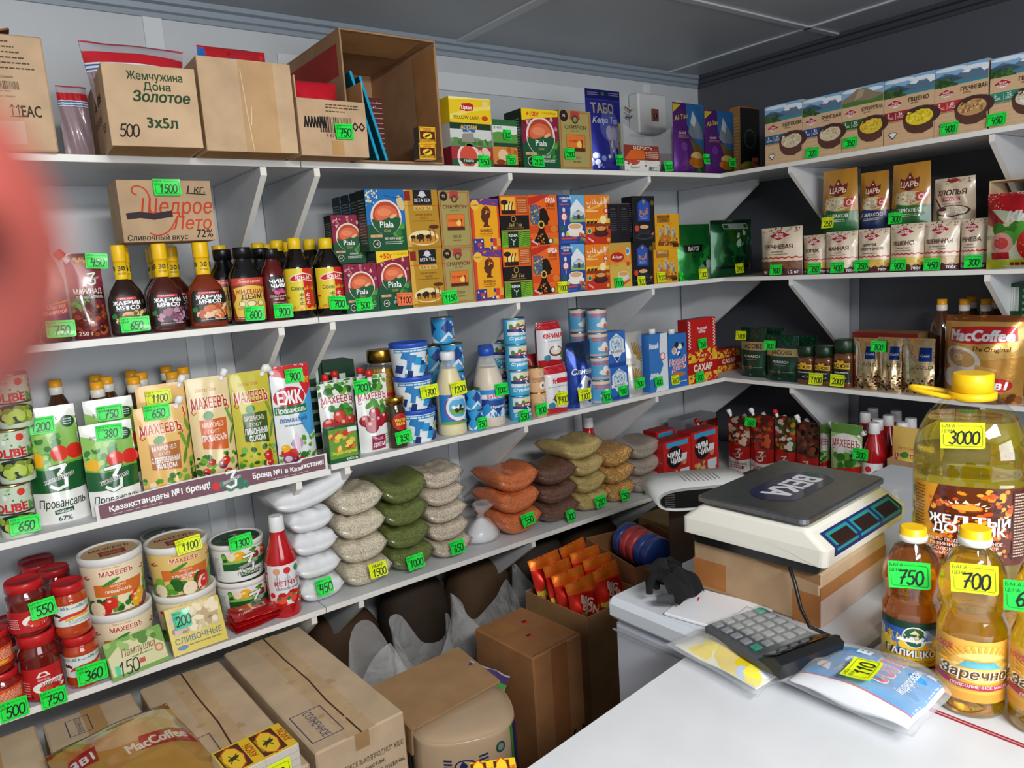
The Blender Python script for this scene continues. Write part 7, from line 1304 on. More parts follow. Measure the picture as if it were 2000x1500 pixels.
# knotted little bag
p = onZ(957, 1062, ZS[3]); t = thing('knotted_bag', 'small knotted clear bag of white powder in front of the lentils', 'bag', (p.x, p.y+.045, ZS[3]))
M = Mb(); lathe(M, [(.03, .001), (.055, .008), (.058, .022), (.045, .045), (.022, .068), (.009, .078)], '#dcdfe4', 'sugar', 20, 1, .8, cols=None); M.build('contents', t)
M = Mb(); vs = []; n = 24; w = Wr(4, .006, 6, 9)
PR = [(.034, .0), (.062, .006), (.063, .024), (.05, .048), (.028, .07), (.01, .083), (.013, .088), (.009, .094), (.03, .112), (.042, .128)]
for r, z in PR:
    for i in range(n): a = 2*PI*i/n; q = r*(1+.16*math.sin(i*2.6+z*60)*min(1, z*14)); vs.append((q*math.cos(a)+(.02*max(0, z-.09)/.04 if z > .09 else 0), q*.8*math.sin(a), z))
fs = [[j*n+i, j*n+(i+1) % n, (j+1)*n+(i+1) % n, (j+1)*n+i] for j in range(len(PR)-1) for i in range(n)]; M.add(vs, fs, '#ffffff', 'film', True); M.build('plastic_film', t)

# ---------------------------------------------------------------- corner of the lowest shelf
def chimbox(A):
    A.r(0, 0, 1, 1, '#c8201e'); A.r(.12, .86, .9, .96, '#3aa0d0'); A.p([(.1, .12), (.9, .12), (.9, .3), (.8, .84), (.12, .84)], '#b81a1a'); A.o(.4, .64, .28, '#121116', 22); A.t('ЧИМ', .38, .7, .12, '#fff', .5, .04, 0, 5); A.t('ЧИМ', .48, .57, .12, '#fff', .5, .04, 0, 5)
    A.p([(.66, .36), (.84, .36), (.88, .12), (.58, .12)], '#dfe2e6'); A.o(.75, .5, .08, '#c8906a', 14); A.p([(.67, .54), (.83, .54), (.85, .68), (.65, .68)], '#e6e8ec'); A.p([(.58, .36), (.92, .36), (.92, .2), (.58, .2)], '#d8dce2'); A.blob(.14, .14, .5, .34, 16, ['#c88a4a', '#8a4a24', '#e0b070'], .05, .09, 3); A.r(0, 0, 1, .12, '#c8201e'); A.t('ПРИПРАВА', .5, .06, .035, '#f4dcd8', .6)
for l, r, yt, dy, lab in ((1298, 1351, 858, .01, 'red spice display box with chef picture, left of two'), (1352, 1404, 839, .01, 'red spice display box with chef picture, right of two'), (1284, 1320, 840, .13, 'red spice box half hidden behind the left chef box')):
    f1 = FB(3, l, r, yt, dy, d=.07); carton('spice_box', lab, 'box', f1, chimbox, '#c8201e', '#a81a18', text=False)
def kpouch(pic, word='классический'):
    def f(A): A.r(0, 0, 1, 1, '#5a3428'); A.blob(.03, .5, .97, .98, 50, pic, .06, .16, 4); A.r(0, .2, 1, .46, '#c0241f'); A.wave(.4, .48, .02, 1, '#c0241f'); A.wave(0, .24, .02, 1, '#e4e0da', 1); a_three(A, .55, .34, .36, '#f2ece4', '#8a1414', tc='#1c1416'); A.t(word, .5, .17, .04, '#6a1c24', .8, .01); A.r(.2, .07, .8, .13, '#9a2030'); A.t('КЕТЧУП', .5, .1, .04, '#fff', .5, .02)
    return f
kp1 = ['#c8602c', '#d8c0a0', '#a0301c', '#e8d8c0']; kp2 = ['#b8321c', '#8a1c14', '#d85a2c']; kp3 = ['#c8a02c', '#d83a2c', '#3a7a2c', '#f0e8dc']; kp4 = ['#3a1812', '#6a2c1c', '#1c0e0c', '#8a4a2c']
for l, r, yt, pic, lab, dx, sp in ((1417, 1459, 814, kp1, 'ketchup pouch with white cap, first from the spice boxes', .02, '#ecece8'), (1460, 1505, 812, kp2, 'ketchup pouch with tomato picture, second from the spice boxes', .015, '#ecece8'), (1507, 1548, 815, kp3, 'ketchup pouch with red cap, third from the spice boxes', .015, '#d02420'), (1549, 1592, 826, kp4, 'dark ketchup pouch with white cap, fourth from the spice boxes', .012, '#ecece8')):
    f1 = FS(3, l, r, yt, dx, d=.05); pouch('ketchup_pouch', lab, 'pouch', f1, kpouch(pic), '#5a3428', .05, mat='foil', spout=(.12, .99, -.5, sp, 1.0), seed=l, wr=.004, tags=[('650', 'g', 1467, 824, dict(w=.05, h=.034))] if '1460' in str(l) else ())
n_ = 0
for row in range(2):
    for q in range(5-row):
        y = 1.86-.1*q-.04*row; X = XR+.1+.075*row; n_ += 1
        fq = Fr(Vector((X, y+.04, ZS[3])), Vector((X, y-.04, ZS[3])), ZS[3], .2+.012*row, .05, -PI/2)
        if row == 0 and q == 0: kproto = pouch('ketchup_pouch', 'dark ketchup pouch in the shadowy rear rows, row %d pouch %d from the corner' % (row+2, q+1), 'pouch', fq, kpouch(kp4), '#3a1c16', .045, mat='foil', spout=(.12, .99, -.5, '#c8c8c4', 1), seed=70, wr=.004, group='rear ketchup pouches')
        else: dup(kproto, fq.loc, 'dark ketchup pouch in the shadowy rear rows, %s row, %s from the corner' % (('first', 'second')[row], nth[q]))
kproto['label'] = 'dark ketchup pouch in the shadowy rear rows, first row, first from the corner'
f1 = FB(3, 1370, 1412, 822, .1, d=.05); pouch('ketchup_pouch', 'foil ketchup pouch with red cap behind the right chef box', 'pouch', f1, kpouch(kp2), '#8a1c14', .045, mat='foil', spout=(.1, .97, -.5, '#c8242a', 1), seed=21, wr=.004)
def sous(w):
    def f(A): A.r(0, 0, 1, 1, '#a8c880'); A.r(0, .86, 1, 1, '#5a8a3c'); A.e(.5, .7, .5, .17, '#e6e8e0', 22); A.t('МАХЕЕВЪ', .5, .73, .11, '#fff', .92, .05); A.t('МАХЕЕВЪ', .5, .73, .105, '#a81c34', .88, .02); swash(A, .71, '#a81c34'); A.blob(.2, .4, .85, .58, 16, ['#3f8a2c', '#6ab03c', '#2a6a22'], .08, .16, 3); A.p([(0, .06), (1, .2), (1, .44), (0, .34)], '#b81c1c'); A.t(w, .5, .26, .13, '#fff', .82, .03, .1, 6); A.r(0, 0, 1, .08, '#8a2414'); A.blob(.02, .02, .98, .14, 10, ['#d8742c', '#b83c1c'], .05, .1, 4)
    return f
for l, r, yt, w, lab, dx, tg, sp in ((1594, 1632, 832, 'ШАШЛЫЧН', 'green and white sauce pouch with 700 tag', .065, ('700', 'g', 1571, 843), None), (1616, 1676, 830, 'ЛЕЧО', 'green and white sauce pouch with white side cap next to the ketchup bottle', .015, None, (.93, .86, .9, '#ecece8', 1))):
    if w[0] == 'Ш': l, r = 1594, 1614
    f1 = FS(3, l, r, yt, dx, d=.05); pouch('sauce_pouch', lab, 'pouch', f1, sous(w), '#a8c880', .05, mat='gloss', tags=[tg+(dict(w=.048, h=.042),)] if tg else (), spout=sp, seed=l, wr=.003)
def ketl2(A): A.r(0, 0, 1, 1, '#e6e6ea'); A.o(.2, .75, .1, '#d8b088', 12); A.o(.5, .8, .11, '#d8302c', 14); A.e(.8, .72, .14, .07, '#2f8a3c', 12); A.t('КЕТЧУП', .5, .45, .14, '#c8242c', .8, .025)
f1 = rs(3, 1674, 1716, 829, .012); tk2 = bottle('ketchup_bottle', 'red ketchup bottle with white cap and 500 tag by the scale', 'bottle', f1, [(.93, 0), (1, .03), (1, .5), (.96, .6), (.74, .72), (.5, .82), (.46, .87)], 'sauce', '#a8141c', [(.46, .86), (.5, .865), (.48, .985), (.44, 1)], '#e9eaec', ketl2, (.1, .5), 2.6, tags=[('500', 'g', 1681, 887, dict(w=.056, h=.04, off=.012))])
for k_, (px, py) in enumerate(((1690, 0), (1705, 0), (1714, 0), (1735, 0), (1750, 0), (1762, 0), (1779, 0))):
    X = XR+(.19, .275, .105, .19, .275, .105, .19)[k_]; y = sol(px, (X, 0, ZS[3]+f1.H*.93), 1); dropt(dup(tk2, (X, y, ZS[3]), 'red ketchup bottle with white cap in the shaded rear group, %s cap from the left' % (nth+['sixth', 'seventh'])[k_], -PI/2))['group'] = 'rear ketchup bottles'
fc = FS(3, 1731, 1812, 902, .006, d=.14); M = Mb(); obox(M, fc.W, fc.D, fc.H, '#b08e66'); A = Art(M, flat(fc), fc.W, fc.H, 'board'); A.hand('280', .25, .75, .2, '#1c1818', .02); A.line([(.3, .5), (.36, .38), (.42, .5), (.5, .42), (.55, .5), (.62, .4), (.68, .5)], .015, '#1c1818'); A.line([(.28, .32), (.34, .25)], .015, '#1c1818'); A.hand('150', .6, .18, .13, '#1c1818', .02); A.line([(.3, .2), (.36, .14)], .015, '#1c1818')
tagp(M.build('cardboard_box', None, fc.loc, fc.rz), 'open brown carton with hand-written 280 by the big oil bottle', 'box')
fb = FS(3, 1735, 1800, 838, .022, ZS[3]+.006, d=.05); pouch('mayonnaise_pouch', 'yellow-cream mayonnaise pouch standing in the open 280 carton', 'pouch', fb, a_mahe('#e2bc62', '#e8d04a', 'ГОРЧИЧНЫЙ', 'СОУС', 4, .62), '#e2bc62', .045, seed=44, wr=.003)
dropt(dup(tk, (sol(1150, (0, YF+.3, ZS[3]+.2), 0), YF+.3, ZS[3]), 'red sauce bottle in the shadow behind the yellow millet bags'))
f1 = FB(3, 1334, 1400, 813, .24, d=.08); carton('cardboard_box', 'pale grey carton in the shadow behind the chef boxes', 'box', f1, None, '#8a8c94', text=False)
# ================================================================ floor: cartons, sack, clear bags
def R2(p, a): return Vector((p[0]*math.cos(a)-p[1]*math.sin(a), p[0]*math.sin(a)+p[1]*math.cos(a)))
def fbox(label, p0, p1, D, zt, arttop=None, artfront=None, col='#ccb496', rz=None, artleft=None, name='cardboard_box'):
    """closed carton standing on the floor; p0, p1: front top corners"""
    p0, p1 = Vector(p0[:2]), Vector(p1[:2]); W = (p1-p0).length*.985; rz = math.atan2(p1.y-p0.y, p1.x-p0.x) if rz is None else rz; n = Vector((-math.sin(rz), math.cos(rz))); c = (p0+p1)/2+n*D/2
    M = Mb(); cbox(M, -W/2, W/2, -D/2, D/2, 0, zt, .004, col, 'board')
    if arttop: arttop(Art(M, lambda u, v, off=0: ((u-.5)*W, (v-.5)*D, zt+off), W, D, 'board'))
    if artfront: artfront(Art(M, lambda u, v, off=0: ((u-.5)*W, -D/2-off, v*zt), W, zt, 'board'))
    if artleft: artleft(Art(M, lambda u, v, off=0: (-W/2-off, (.5-u)*D, v*zt), D, zt, 'board'))
    return tagp(M.build(name, None, (c.x, c.y, 0), rz), label, 'box'), W, D, rz
def stampt(A, u, v, s=1):
    k = A.W/A.H; ink = '#4a4a6a'; w, h = .2*s, .34*s*k
    for a, b in (((-w, -h), (w, -h)), ((w, -h), (w, h)), ((w, h), (-w, h)), ((-w, h), (-w, -h))): A.line([(u+a[0], v+a[1]), (u+b[0], v+b[1])], .012, ink)
    A.t('СОЛНЕЧНОЕ', u, v, .09*k*s*1.2, ink, .62*s, .015, 0, -90)
def seam(A, st=None):
    A.r(.34, 0, .66, 1, '#c8ab86'); A.blob(.3, .05, .7, .95, 26, ['#d0b694', '#c2a078'], .02, .07, 4, k=4); A.line([(.5, 0), (.49, .3), (.52, .5), (.5, .75), (.51, 1)], .02, '#4a3522')
    if st: stampt(A, *st)
def vost(A):
    ink = '#2c2420'
    for i, (s, h) in enumerate((('"ВОСТОКСЕЛЬХОЗПРОДУКТ" ЖШС', .036), ('Қазақстан,', .03), ('ВКО, Шемонаиха ауданы,', .034), ('Первомай кенті,', .032), ('Юбилейная к-сі, 1/4,', .03), ('тел. 8 (72332) 2 75 21 22', .03), ('сақтау мерзімі 12 ай', .03))): A.t(s, .56, .875-i*.036, h*.62, ink, .8, .012, .15)
    A.r(.42, .93, .58, 1, '#b08c62')
fbox('long brown carton with stamped word and printed address, on the floor', onZ(622, 1480, .55), onZ(782, 1383, .55), .575, .55, lambda A: seam(A, (.22, .17, .85)), vost, rz=.04)
d0 = Vector((.016, .57)); 
def back(l, r, zt=.55): a, b = onZ(*l, zt), onZ(*r, zt); return a.xy-d0*1.0, b.xy-d0*1.0
a, b = back((303, 1334), (458, 1278)); fbox('long brown carton with dark centre seam, left of the printed-address one', a, b, .57, .549, lambda A: seam(A, (.2, .35, .85)), rz=.04)
a, b = back((118, 1399), (291, 1338)); fbox('brown carton with blurred stamp under the beige packet', a, b, .57, .547, lambda A: (A.r(.4, 0, .62, 1, '#bd9562'), stampt(A, .34, .88, .6)), rz=.04)
a, b = back((-60, 1461), (108, 1403)); fbox('brown carton at the lower left frame corner', a, b, .57, .551, lambda A: A.r(.4, 0, .55, 1, '#bd9562'), rz=.04)
# big beige packet lying on the cartons
def mac2(A):
    A.r(0, 0, 1, 1, '#c99a4c'); A.r(0, .92, 1, 1, '#7a3a20'); A.p([(.2, .92), (.95, .92), (1, .5), (.6, .72), (.3, .75)], '#d8c8b0'); A.e(.6, .68, .34, .14, '#d8b888', 20); A.p([(.55, .4), (.6, .58), (.95, .55), (.98, .34)], '#b8242a'); A.t('MacCoffee', .7, .47, .12, '#f0ece8', .46, .04); A.p([(.05, .55), (.1, .7), (.3, .7), (.28, .52)], '#b8242a'); A.t('3в1', .18, .61, .1, '#fff', .16, .03); A.e(.55, .84, .12, .02, '#c83a3c', 12)
M = Mb(); S = bag(M, .24, .3, .07, 'pillow', '#c99a4c', '#a8642c', 'foil', 17, wr=.008); mac2(Art(M, S, .24, .3, 'foil', .042, .036))
pm = onZ(240, 1478, .6); o = M.build('coffee_packet', None, (pm.x+.03, pm.y-.16, .582), rot=(-1.52, 0, .12)); tagp(o, 'big beige coffee packet lying on the brown cartons', 'packet')
# match packs
def mpack(label, a, b, c, zt, h, tag_=None, n=2):
    a, b, c = onZ(*a, zt).xy, onZ(*b, zt).xy, onZ(*c, zt).xy; W = (b-a).length; D = max(.05, (c-b).length); rz = math.atan2((b-a).y, (b-a).x); nn = Vector((-math.sin(rz), math.cos(rz))); m = (a+b)/2-nn*D/2
    t = thing('matchbox_pack', label, 'matchbox pack', (m.x, m.y, zt-h), rz); M = Mb(); cbox(M, -W/2, W/2, -D/2, D/2, 0, h, .001, '#dcd6ca', 'gloss', t='#f2c81c')
    for i in range(n):
        A = Art(M, lambda u, v, off=0: (-W/2+W/n*(i+u), D/2-v*D if 0 else (v-.5)*D, h+off), W/n, D, 'gloss'); A.r(.02, .02, .98, .98, '#f2c81c'); A.r(.04, .08, .72, .94, '#4a1c14'); A.e(.38, .5, .3, .36*D/(W/n)*.9, '#c8301c', 8); A.e(.38, .5, .27, .32*D/(W/n)*.9, '#f8d02c', 8); A.e(.38, .5, .18, .06, '#3a3a1c', 10, .3); A.line([(.24, .36), (.52, .62)], .035, '#2c3016'); A.line([(.3, .62), (.46, .36)], .035, '#2c3016'); A.t('AVION', .86, .5, .17*1.0, '#b0281c', .7, .02, 0, 90); A.t('ВАВЕЖМЕКЕРБ', .12, .5, .05, '#f2d81c', .7, .01, 0, 90)
        B = Art(M, lambda u, v, off=0: (-W/2+W/n*(i+u), -D/2-off, v*h), W/n, h, 'gloss')
        for j in range(1, 4): B.r(.0, j*.25, 1, j*.25+.015, '#a8a298')
        B.r(.0, 0, .012, 1, '#a8a298')
    M.build('pack', t)
    if tag_: ptag(t, tag_, 'y', .012, -D/2-.003, h*.35, 0, -6, .07, .045)
    return t
mpack('pack of yellow matchboxes with biplane picture and yellow tag on the brown cartons', (412, 1472), (543, 1411), (582, 1452), .612, .06, '100')
# sack of grain
sa, sb = onZ(800, 1430, .47), onZ(1015, 1392, .47); sc = Vector((.83, 1.43)); t = thing('grain_sack', 'plump printed sack of grain standing under the cardboard sheet', 'sack', (sc.x, sc.y, 0), -.4)
RW = .125; prof = smoothprof([(.1, .0), (.12, .03), (.125, .15), (.126, .3), (.127, .452), (.12, .474), (.09, .484), (.02, .488)], 5); M = Mb(); lathe(M, prof, '#bfa688', 'gloss', 36, 1, .95, 2.6)
def ss(u, v, off=0): a = (u-.5)*2.7; z = .07+v*.4; x, y = sring(a, 2.6); r = prof_r(prof, z)+off+.0008; return (x*r, y*r*.95, z)
A = Art(M, ss, .13*2.7, .42, 'gloss', .03, .05); A.o(.47, .86, .05, '#26305e', 22); A.o(.47, .86, .04, '#c2aa8c', 20); A.p([(.46, .83), (.45, .865), (.47, .895), (.49, .865), (.48, .83)], '#26305e')
for s_ in (-1, 1):
    for j in range(5): A.line([(.47+s_*.065, .905-j*.022), (.47+s_*.11, .91-j*.022)], .014, '#26305e')
A.t('АБЗАЛ и К', .47, .77, .035, '#26305e', .26, .02); A.ln(.34, .7, .62, .745, 3, '#5a5048', 3); A.ln(.3, .2, .66, .66, 15, '#6a6058', 5, .3); A.o(.68, .92, .04, '#2a4a44', 18); A.o(.68, .92, .026, '#7a9488', 10); A.r(.8, 0, .83, 1, '#3f9a34'); A.r(.83, 0, .93, 1, '#3a2a62'); A.r(.0, 0, .04, 1, '#2c2a4a'); A.blob(.84, .05, .92, .95, 26, ['#6a5a9a', '#5a3a7a'], .012, .03, 4); A.blob(.94, .05, .99, .95, 20, ['#b8b48a', '#8a9a5a'], .01, .03, 4)
M.build('sack_body', t)
M = Mb(); S = bag(M, .11, .1, .02, 'pillow', '#c4c8c2', None, 'gloss', 9, wr=.012); A = Art(M, S, .11, .1, 'gloss', .06, .06); A.r(0, .55, 1, .7, '#4a9a3a'); A.r(0, .7, 1, .95, '#4a3a72'); M.build('folded_neck', t, (.05, .06, .45), rot=(-1.1, .3, -.5))
# cardboard sheet with a bent-down edge
q = [onZ(*p, .535) for p in ((724, 1317), (893, 1242), (975, 1306), (804, 1399))]; M = Mb(); c_ = sum(q, Vector())/4
top = [p-c_ for p in q]; th = Vector((0, 0, -.005)); M.add(top+[p+th for p in top], [[0, 3, 2, 1], [4, 5, 6, 7], [0, 1, 5, 4], [1, 2, 6, 5], [2, 3, 7, 6], [3, 0, 4, 7]], '#a88560', 'board')
dn = [top[0], top[3], top[3]+Vector((-.004, -.002, -.06)), top[0]+Vector((-.004, 0, -.06))]; dn2 = [p+Vector((-.004, 0, -.002)) for p in dn]; M.add(dn+dn2, [[0, 1, 2, 3], [7, 6, 5, 4], [0, 4, 5, 1], [1, 5, 6, 2], [2, 6, 7, 3], [3, 7, 4, 0]], '#a07c58', 'board')
tagp(M.build('cardboard_sheet', None, c_-Vector((0, 0, .0316))), 'loose brown cardboard sheet lying over the sack', 'cardboard')
# tall carton with two round holes
def holes(A): A.o(.42, .38, .05, '#c83a2c', 16); A.o(.66, .66, .05, '#c83a2c', 16); A.e(.42, .41, .045, .02, '#3a1c14', 12); A.e(.66, .69, .045, .02, '#3a1c14', 12); A.r(.1, .6, .45, .85, '#9a6a40'); A.r(.66, .12, .95, .45, '#8f6038'); A.ln(.03, .02, .97, .05, 1, '#6a4428', 3)
fbox('tall dark brown carton with two round holes in its top', onZ(1040, 1287, .55), onZ(1136, 1236, .55), .235, .55, holes, lambda A: (A.r(.35, 0, .68, 1, '#80522f'), A.t('EAC', .84, .45, .08, '#2a1810', .5, .03, 0, 90)), col='#8f6440')
# open carton of orange-red snack packets
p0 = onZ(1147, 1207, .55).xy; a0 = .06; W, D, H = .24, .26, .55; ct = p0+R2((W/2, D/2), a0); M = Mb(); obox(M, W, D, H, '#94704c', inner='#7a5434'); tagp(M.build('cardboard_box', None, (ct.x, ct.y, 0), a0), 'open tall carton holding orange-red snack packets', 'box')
def bon(A): A.r(0, 0, 1, 1, '#d82a1a'); A.r(0, .86, 1, 1, '#e8781c'); A.p([(0, .86), (1, .86), (1, .7), (0, .8)], '#e8641c'); A.e(.55, .5, .33, .22, '#b8140f', 16); A.t('BIG', .5, .58, .16, '#f8d8c8', .5, .04, 0, -30); A.t('BON', .55, .43, .16, '#f8d8c8', .6, .04, 0, -30); A.blob(.03, .03, .4, .4, 16, ['#e8c02c', '#8aa02c', '#f0d85a'], .05, .1, 3); A.blob(.4, .02, .98, .2, 12, ['#e8c02c', '#d8901c'], .05, .1, 5)
M0 = None
for k_ in range(8):
    lx, ly = -.06+.125*(k_ % 2), -.085+.047*(k_//2)+.012*(k_ % 2); P = ct+R2((lx, ly), a0)
    lab = 'orange-red snack packet in the open carton, %s column, %s from the front' % (('left', 'right')[k_ % 2], nth[k_//2])
    if M0 is None: M = Mb(); S = bag(M, .115, .15, .028, 'pillow', '#d82a1a', '#c8241a', 'foil', 3, wr=.006); bon(Art(M, S, .115, .15, 'foil', .05, .045)); M0 = M.build('snack_packet', None, (P.x, P.y, .475), rot=(-.28, 0, a0+.05)); tagp(M0, lab, 'packet', 'snack packets in the open carton')
    else: d_ = M0.copy(); COL.objects.link(d_); d_.location = (P.x, P.y, .475+.012*(k_//2)); d_.rotation_euler = (-.28+.04*math.sin(k_*3), .06*math.sin(k_*5), a0+.1*math.sin(k_*2)); d_['label'] = lab
# carton with wrapped rolls, and another behind
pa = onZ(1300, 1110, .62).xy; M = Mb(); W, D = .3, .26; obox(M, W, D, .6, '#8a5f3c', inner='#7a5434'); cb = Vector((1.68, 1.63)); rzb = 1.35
tagp(M.build('cardboard_box', None, (cb.x, cb.y, 0), rzb), 'open brown carton with wrapped red and blue rolls, beside the freezer', 'box')
for k_ in range(5):
    P = cb+R2((-.08+.04*k_, 0), rzb); M = Mb(); col = ('#2c4a9a', '#2c4a9a', '#c8404a', '#c8404a', '#2c4a9a')[k_]; lathe(M, [(.02, -.016), (.058, -.016), (.06, -.013), (.06, .013), (.058, .016), (.02, .016)], col, 'gloss', 24)
    tagp(M.build('tape_roll', None, (P.x, P.y, .585), rot=(0, PI/2, rzb)), 'wrapped roll standing in the carton beside the freezer, %s of five from the left' % nth[k_], 'roll', 'rolls in the carton beside the freezer')
fbox('olive-brown closed carton in the dark corner behind the scale', (1.86, 1.5), (2.22, 1.5), .33, .6, lambda A: A.r(.45, 0, .55, 1, '#9a8258'), None, '#8f7a56')
def clearbag(label, cx, cy, z, r, h, seed, sx=1, cont=None, tilt=0):
    M = Mb(); n = 40; rows = 16; vs = []; g = Wr(seed, .02, 7, 6)
    for j in range(rows+1):
        v = j/rows; rr = r*(.75+.35*math.sin(min(1, v*1.3)*1.6))*(1+.1*math.sin(v*9+seed))
        for i in range(n): a = 2*PI*i/n; q = rr*(1+(.05+.12*v*v)*math.sin(a*3+seed+v*3)+.05*math.sin(a*7+v*8)); vs.append((q*sx*math.cos(a)+tilt*v*v, q*math.sin(a), h*v*(1+.16*v*math.sin(a*2+seed))))
    fs = [[j*n+i, j*n+(i+1) % n, (j+1)*n+(i+1) % n, (j+1)*n+i] for j in range(rows) for i in range(n)]; fs.append(list(range(n))[::-1]); M.add(vs, fs, '#e3e6e8', 'bagfilm', True)
    t = thing('plastic_bag', label, 'bag', (cx, cy, z)); M.build('plastic_film', t); M = Mb(); lathe(M, [(r*.6, .004), (r*.78, h*.1), (r*.8, h*.5), (r*.6, h*.62), (r*.1, h*.66)], cont or '#5a3424', 'grainrice', 24, sx); M.build('contents', t)
clearbag('wide-mouthed clear plastic bag under the lowest shelf, nearest the snack carton', 1.19, 1.84, 0, .095, .47, 2, 1.0, '#3a2a22')
clearbag('clear plastic bag with brown goods under the lowest shelf, middle one', .975, 1.85, 0, .08, .45, 3, 1.0)
clearbag('crumpled clear plastic bag right of the printed-address carton', .775, 1.75, 0, .07, .5, 5, .9, '#8a8478')
clearbag('clear plastic bag hanging over the cartons beside the snack carton', 1.44, 1.88, 0, .085, .48, 8, 1.0, '#6a5a50')

# ================================================================ freezer, counter and what stands on them
fa = Vector((.964, 1.047)); fr_ = .045
def FZP(lx, ly, z=0): p = fa+R2((lx, ly), fr_); return (p.x, p.y, z)
t = thing('chest_freezer', 'white chest freezer in the corner below the shelves', 'freezer', FZP(.62, -.22, 0), fr_); M = Mb(); cbox(M, -.61, .62, -.21, .21, .0, .80, .01, '#b4bac8', 'lid'); M.build('body', t); M = Mb(); cbox(M, -.62, .63, -.222, .22, .803, .85, .012, '#ccd4de', 'lid'); M.build('lid', t)
M = Mb(); cbox(M, -.623, -.6205, -.2, .2, .786, .79, .0005, '#8a90a0', 'plastic'); M.build('trim_line', t)
# counter with a red edged side board
cr = .112; co = Vector((.516, .726)); ex = R2((1, 0), cr)
t = thing('counter', 'white shop counter in the foreground', 'counter', (.62, .4, 0)); M = Mb(); fl = Vector((-.2, .726-.716*.112)); frr = Vector((1.003, .7815)); nr = Vector((1.045, -.35)); nl = Vector((-.2, -.35))
P4 = [fl, frr, nr, nl]; vs = [(p.x-.62, p.y-.4, z) for z in (.8508, .865) for p in P4]; M.add(vs, [[0, 1, 2, 3], [7, 6, 5, 4], [0, 4, 5, 1], [1, 5, 6, 2], [2, 6, 7, 3], [3, 7, 4, 0]], '#cdd0d5', 'laminate'); M.build('counter_top', t)
M = Mb(); P4 = [Vector((-.15, .6)), Vector((.93, .66)), Vector((.96, -.3)), Vector((-.15, -.3))]; vs = [(p.x-.62, p.y-.4, z) for z in (.0, .85) for p in P4]; M.add(vs, [[0, 1, 2, 3], [7, 6, 5, 4], [0, 4, 5, 1], [1, 5, 6, 2], [2, 6, 7, 3], [3, 7, 4, 0]], '#d8dade', 'laminate'); M.build('counter_base', t)
t = thing('side_board', 'white board with red edge strip under the oil bottles', 'counter', (1.3, .2, 0)); M = Mb(); P4 = [Vector((1.012, .575)), Vector((1.75, .6)), Vector((1.75, -.35)), Vector((1.055, -.35))]; vs = [(p.x-1.3, p.y-.2, z) for z in (.84, .8645) for p in P4]; M.add(vs, [[0, 1, 2, 3], [7, 6, 5, 4], [0, 4, 5, 1], [1, 5, 6, 2], [2, 6, 7, 3], [3, 7, 4, 0]], '#cdd0d5', 'laminate'); M.build('board', t)
M = Mb(); tube(M, [(1.0085-1.3, .575-.2, .8655), (1.052-1.3, -.35-.2, .8655)], .0035, '#7a0c18', 'plastic', 8); M.build('edge_strip', t); M = Mb(); cbox(M, -.2, .44, -.5, .34, 0, .8395, .004, '#d0d2d6', 'laminate'); M.build('base', t)
M = Mb(); lathe(M, [(.007, 0), (.007, .0006), (.005, .0012)], '#6a665c', 'metal', 16); sp_ = onZ(1965, 1450, .865); tagp(M.build('coin', None, (.9995, .28, .8655)), 'small round grey disc on the counter by the red strip', 'disc')
# carton under the scale
q0, q1 = Vector((1.143, .689)), Vector((1.411, .705)); W = (q1-q0).length; rz = math.atan2(q1.y-q0.y, q1.x-q0.x)+.02; D = .265; m = (q0+q1)/2+Vector((-math.sin(rz), math.cos(rz)))*D/2
M = Mb(); cbox(M, -W/2, W/2, -D/2, D/2, 0, .1, .004, '#a5896a', 'board', f='#c2a888'); A = Art(M, lambda u, v, off=0: ((u-.5)*W, -D/2-off, v*.1), W, .1, 'board'); A.r(0, .5, 1, .75, '#a87444'); A.r(0, 0, 1, .5, '#c0aca0'); A = Art(M, lambda u, v, off=0: (-W/2-off, (.5-u)*D, v*.1), D, .1, 'board'); A.r(.0, .1, .28, .65, '#a06838'); A.r(.8, 0, 1, .6, '#9a6438'); A.p([(.5, 1), (.54, .94), (.95, .82), (1, .8), (1, 1)], '#8f6c48')  # front face coloured lighter than the rest, light from the front painted in
SB = M.build('cardboard_box', None, (m.x, m.y, .8505), rz); tagp(SB, 'low brown taped carton under the scale', 'box')
# scale
zb = .9515; ts_ = thing('price_scale', 'white electronic price scale with steel pan on the low carton', 'scale', (m.x+.005, m.y-.005, zb), rz)
bw, bd = .165, .145; M = Mb()
def loft(M, rings, col, mat, smooth=False, cols=None):
    n = len(rings[0]); vs = [v for r in rings for v in r]; fs = []; cl = []
    for j in range(len(rings)-1):
        for i in range(n): fs.append([j*n+i, j*n+(i+1) % n, (j+1)*n+(i+1) % n, (j+1)*n+i]); cl.append(cols[j] if cols else col)
    fs.append(list(range(n))[::-1]); cl.append(cl[0]); fs.append([(len(rings)-1)*n+i for i in range(n)]); cl.append(cl[-2]); M.add(vs, fs, cl, mat, smooth)
def rr(x0, x1, y0, y1, z, r, zl=None, k=4):
    out = []
    for cx, cy, a in ((x1-r, y0+r, -PI/2), (x1-r, y1-r, 0), (x0+r, y1-r, PI/2), (x0+r, y0+r, PI)):
        if out:                      # points along the straight run from the last corner
            q0, q1 = out[-1], (cx+r*math.cos(a), cy+r*math.sin(a))
            for j in range(1, 9): f = j/9; out.append((q0[0]+(q1[0]-q0[0])*f, q0[1]+(q1[1]-q0[1])*f))
        for i in range(k+1): b = a+PI/2*i/k; out.append((cx+r*math.cos(b), cy+r*math.sin(b)))
    return [(x, y, z(x, y) if callable(z) else z) for x, y in out]
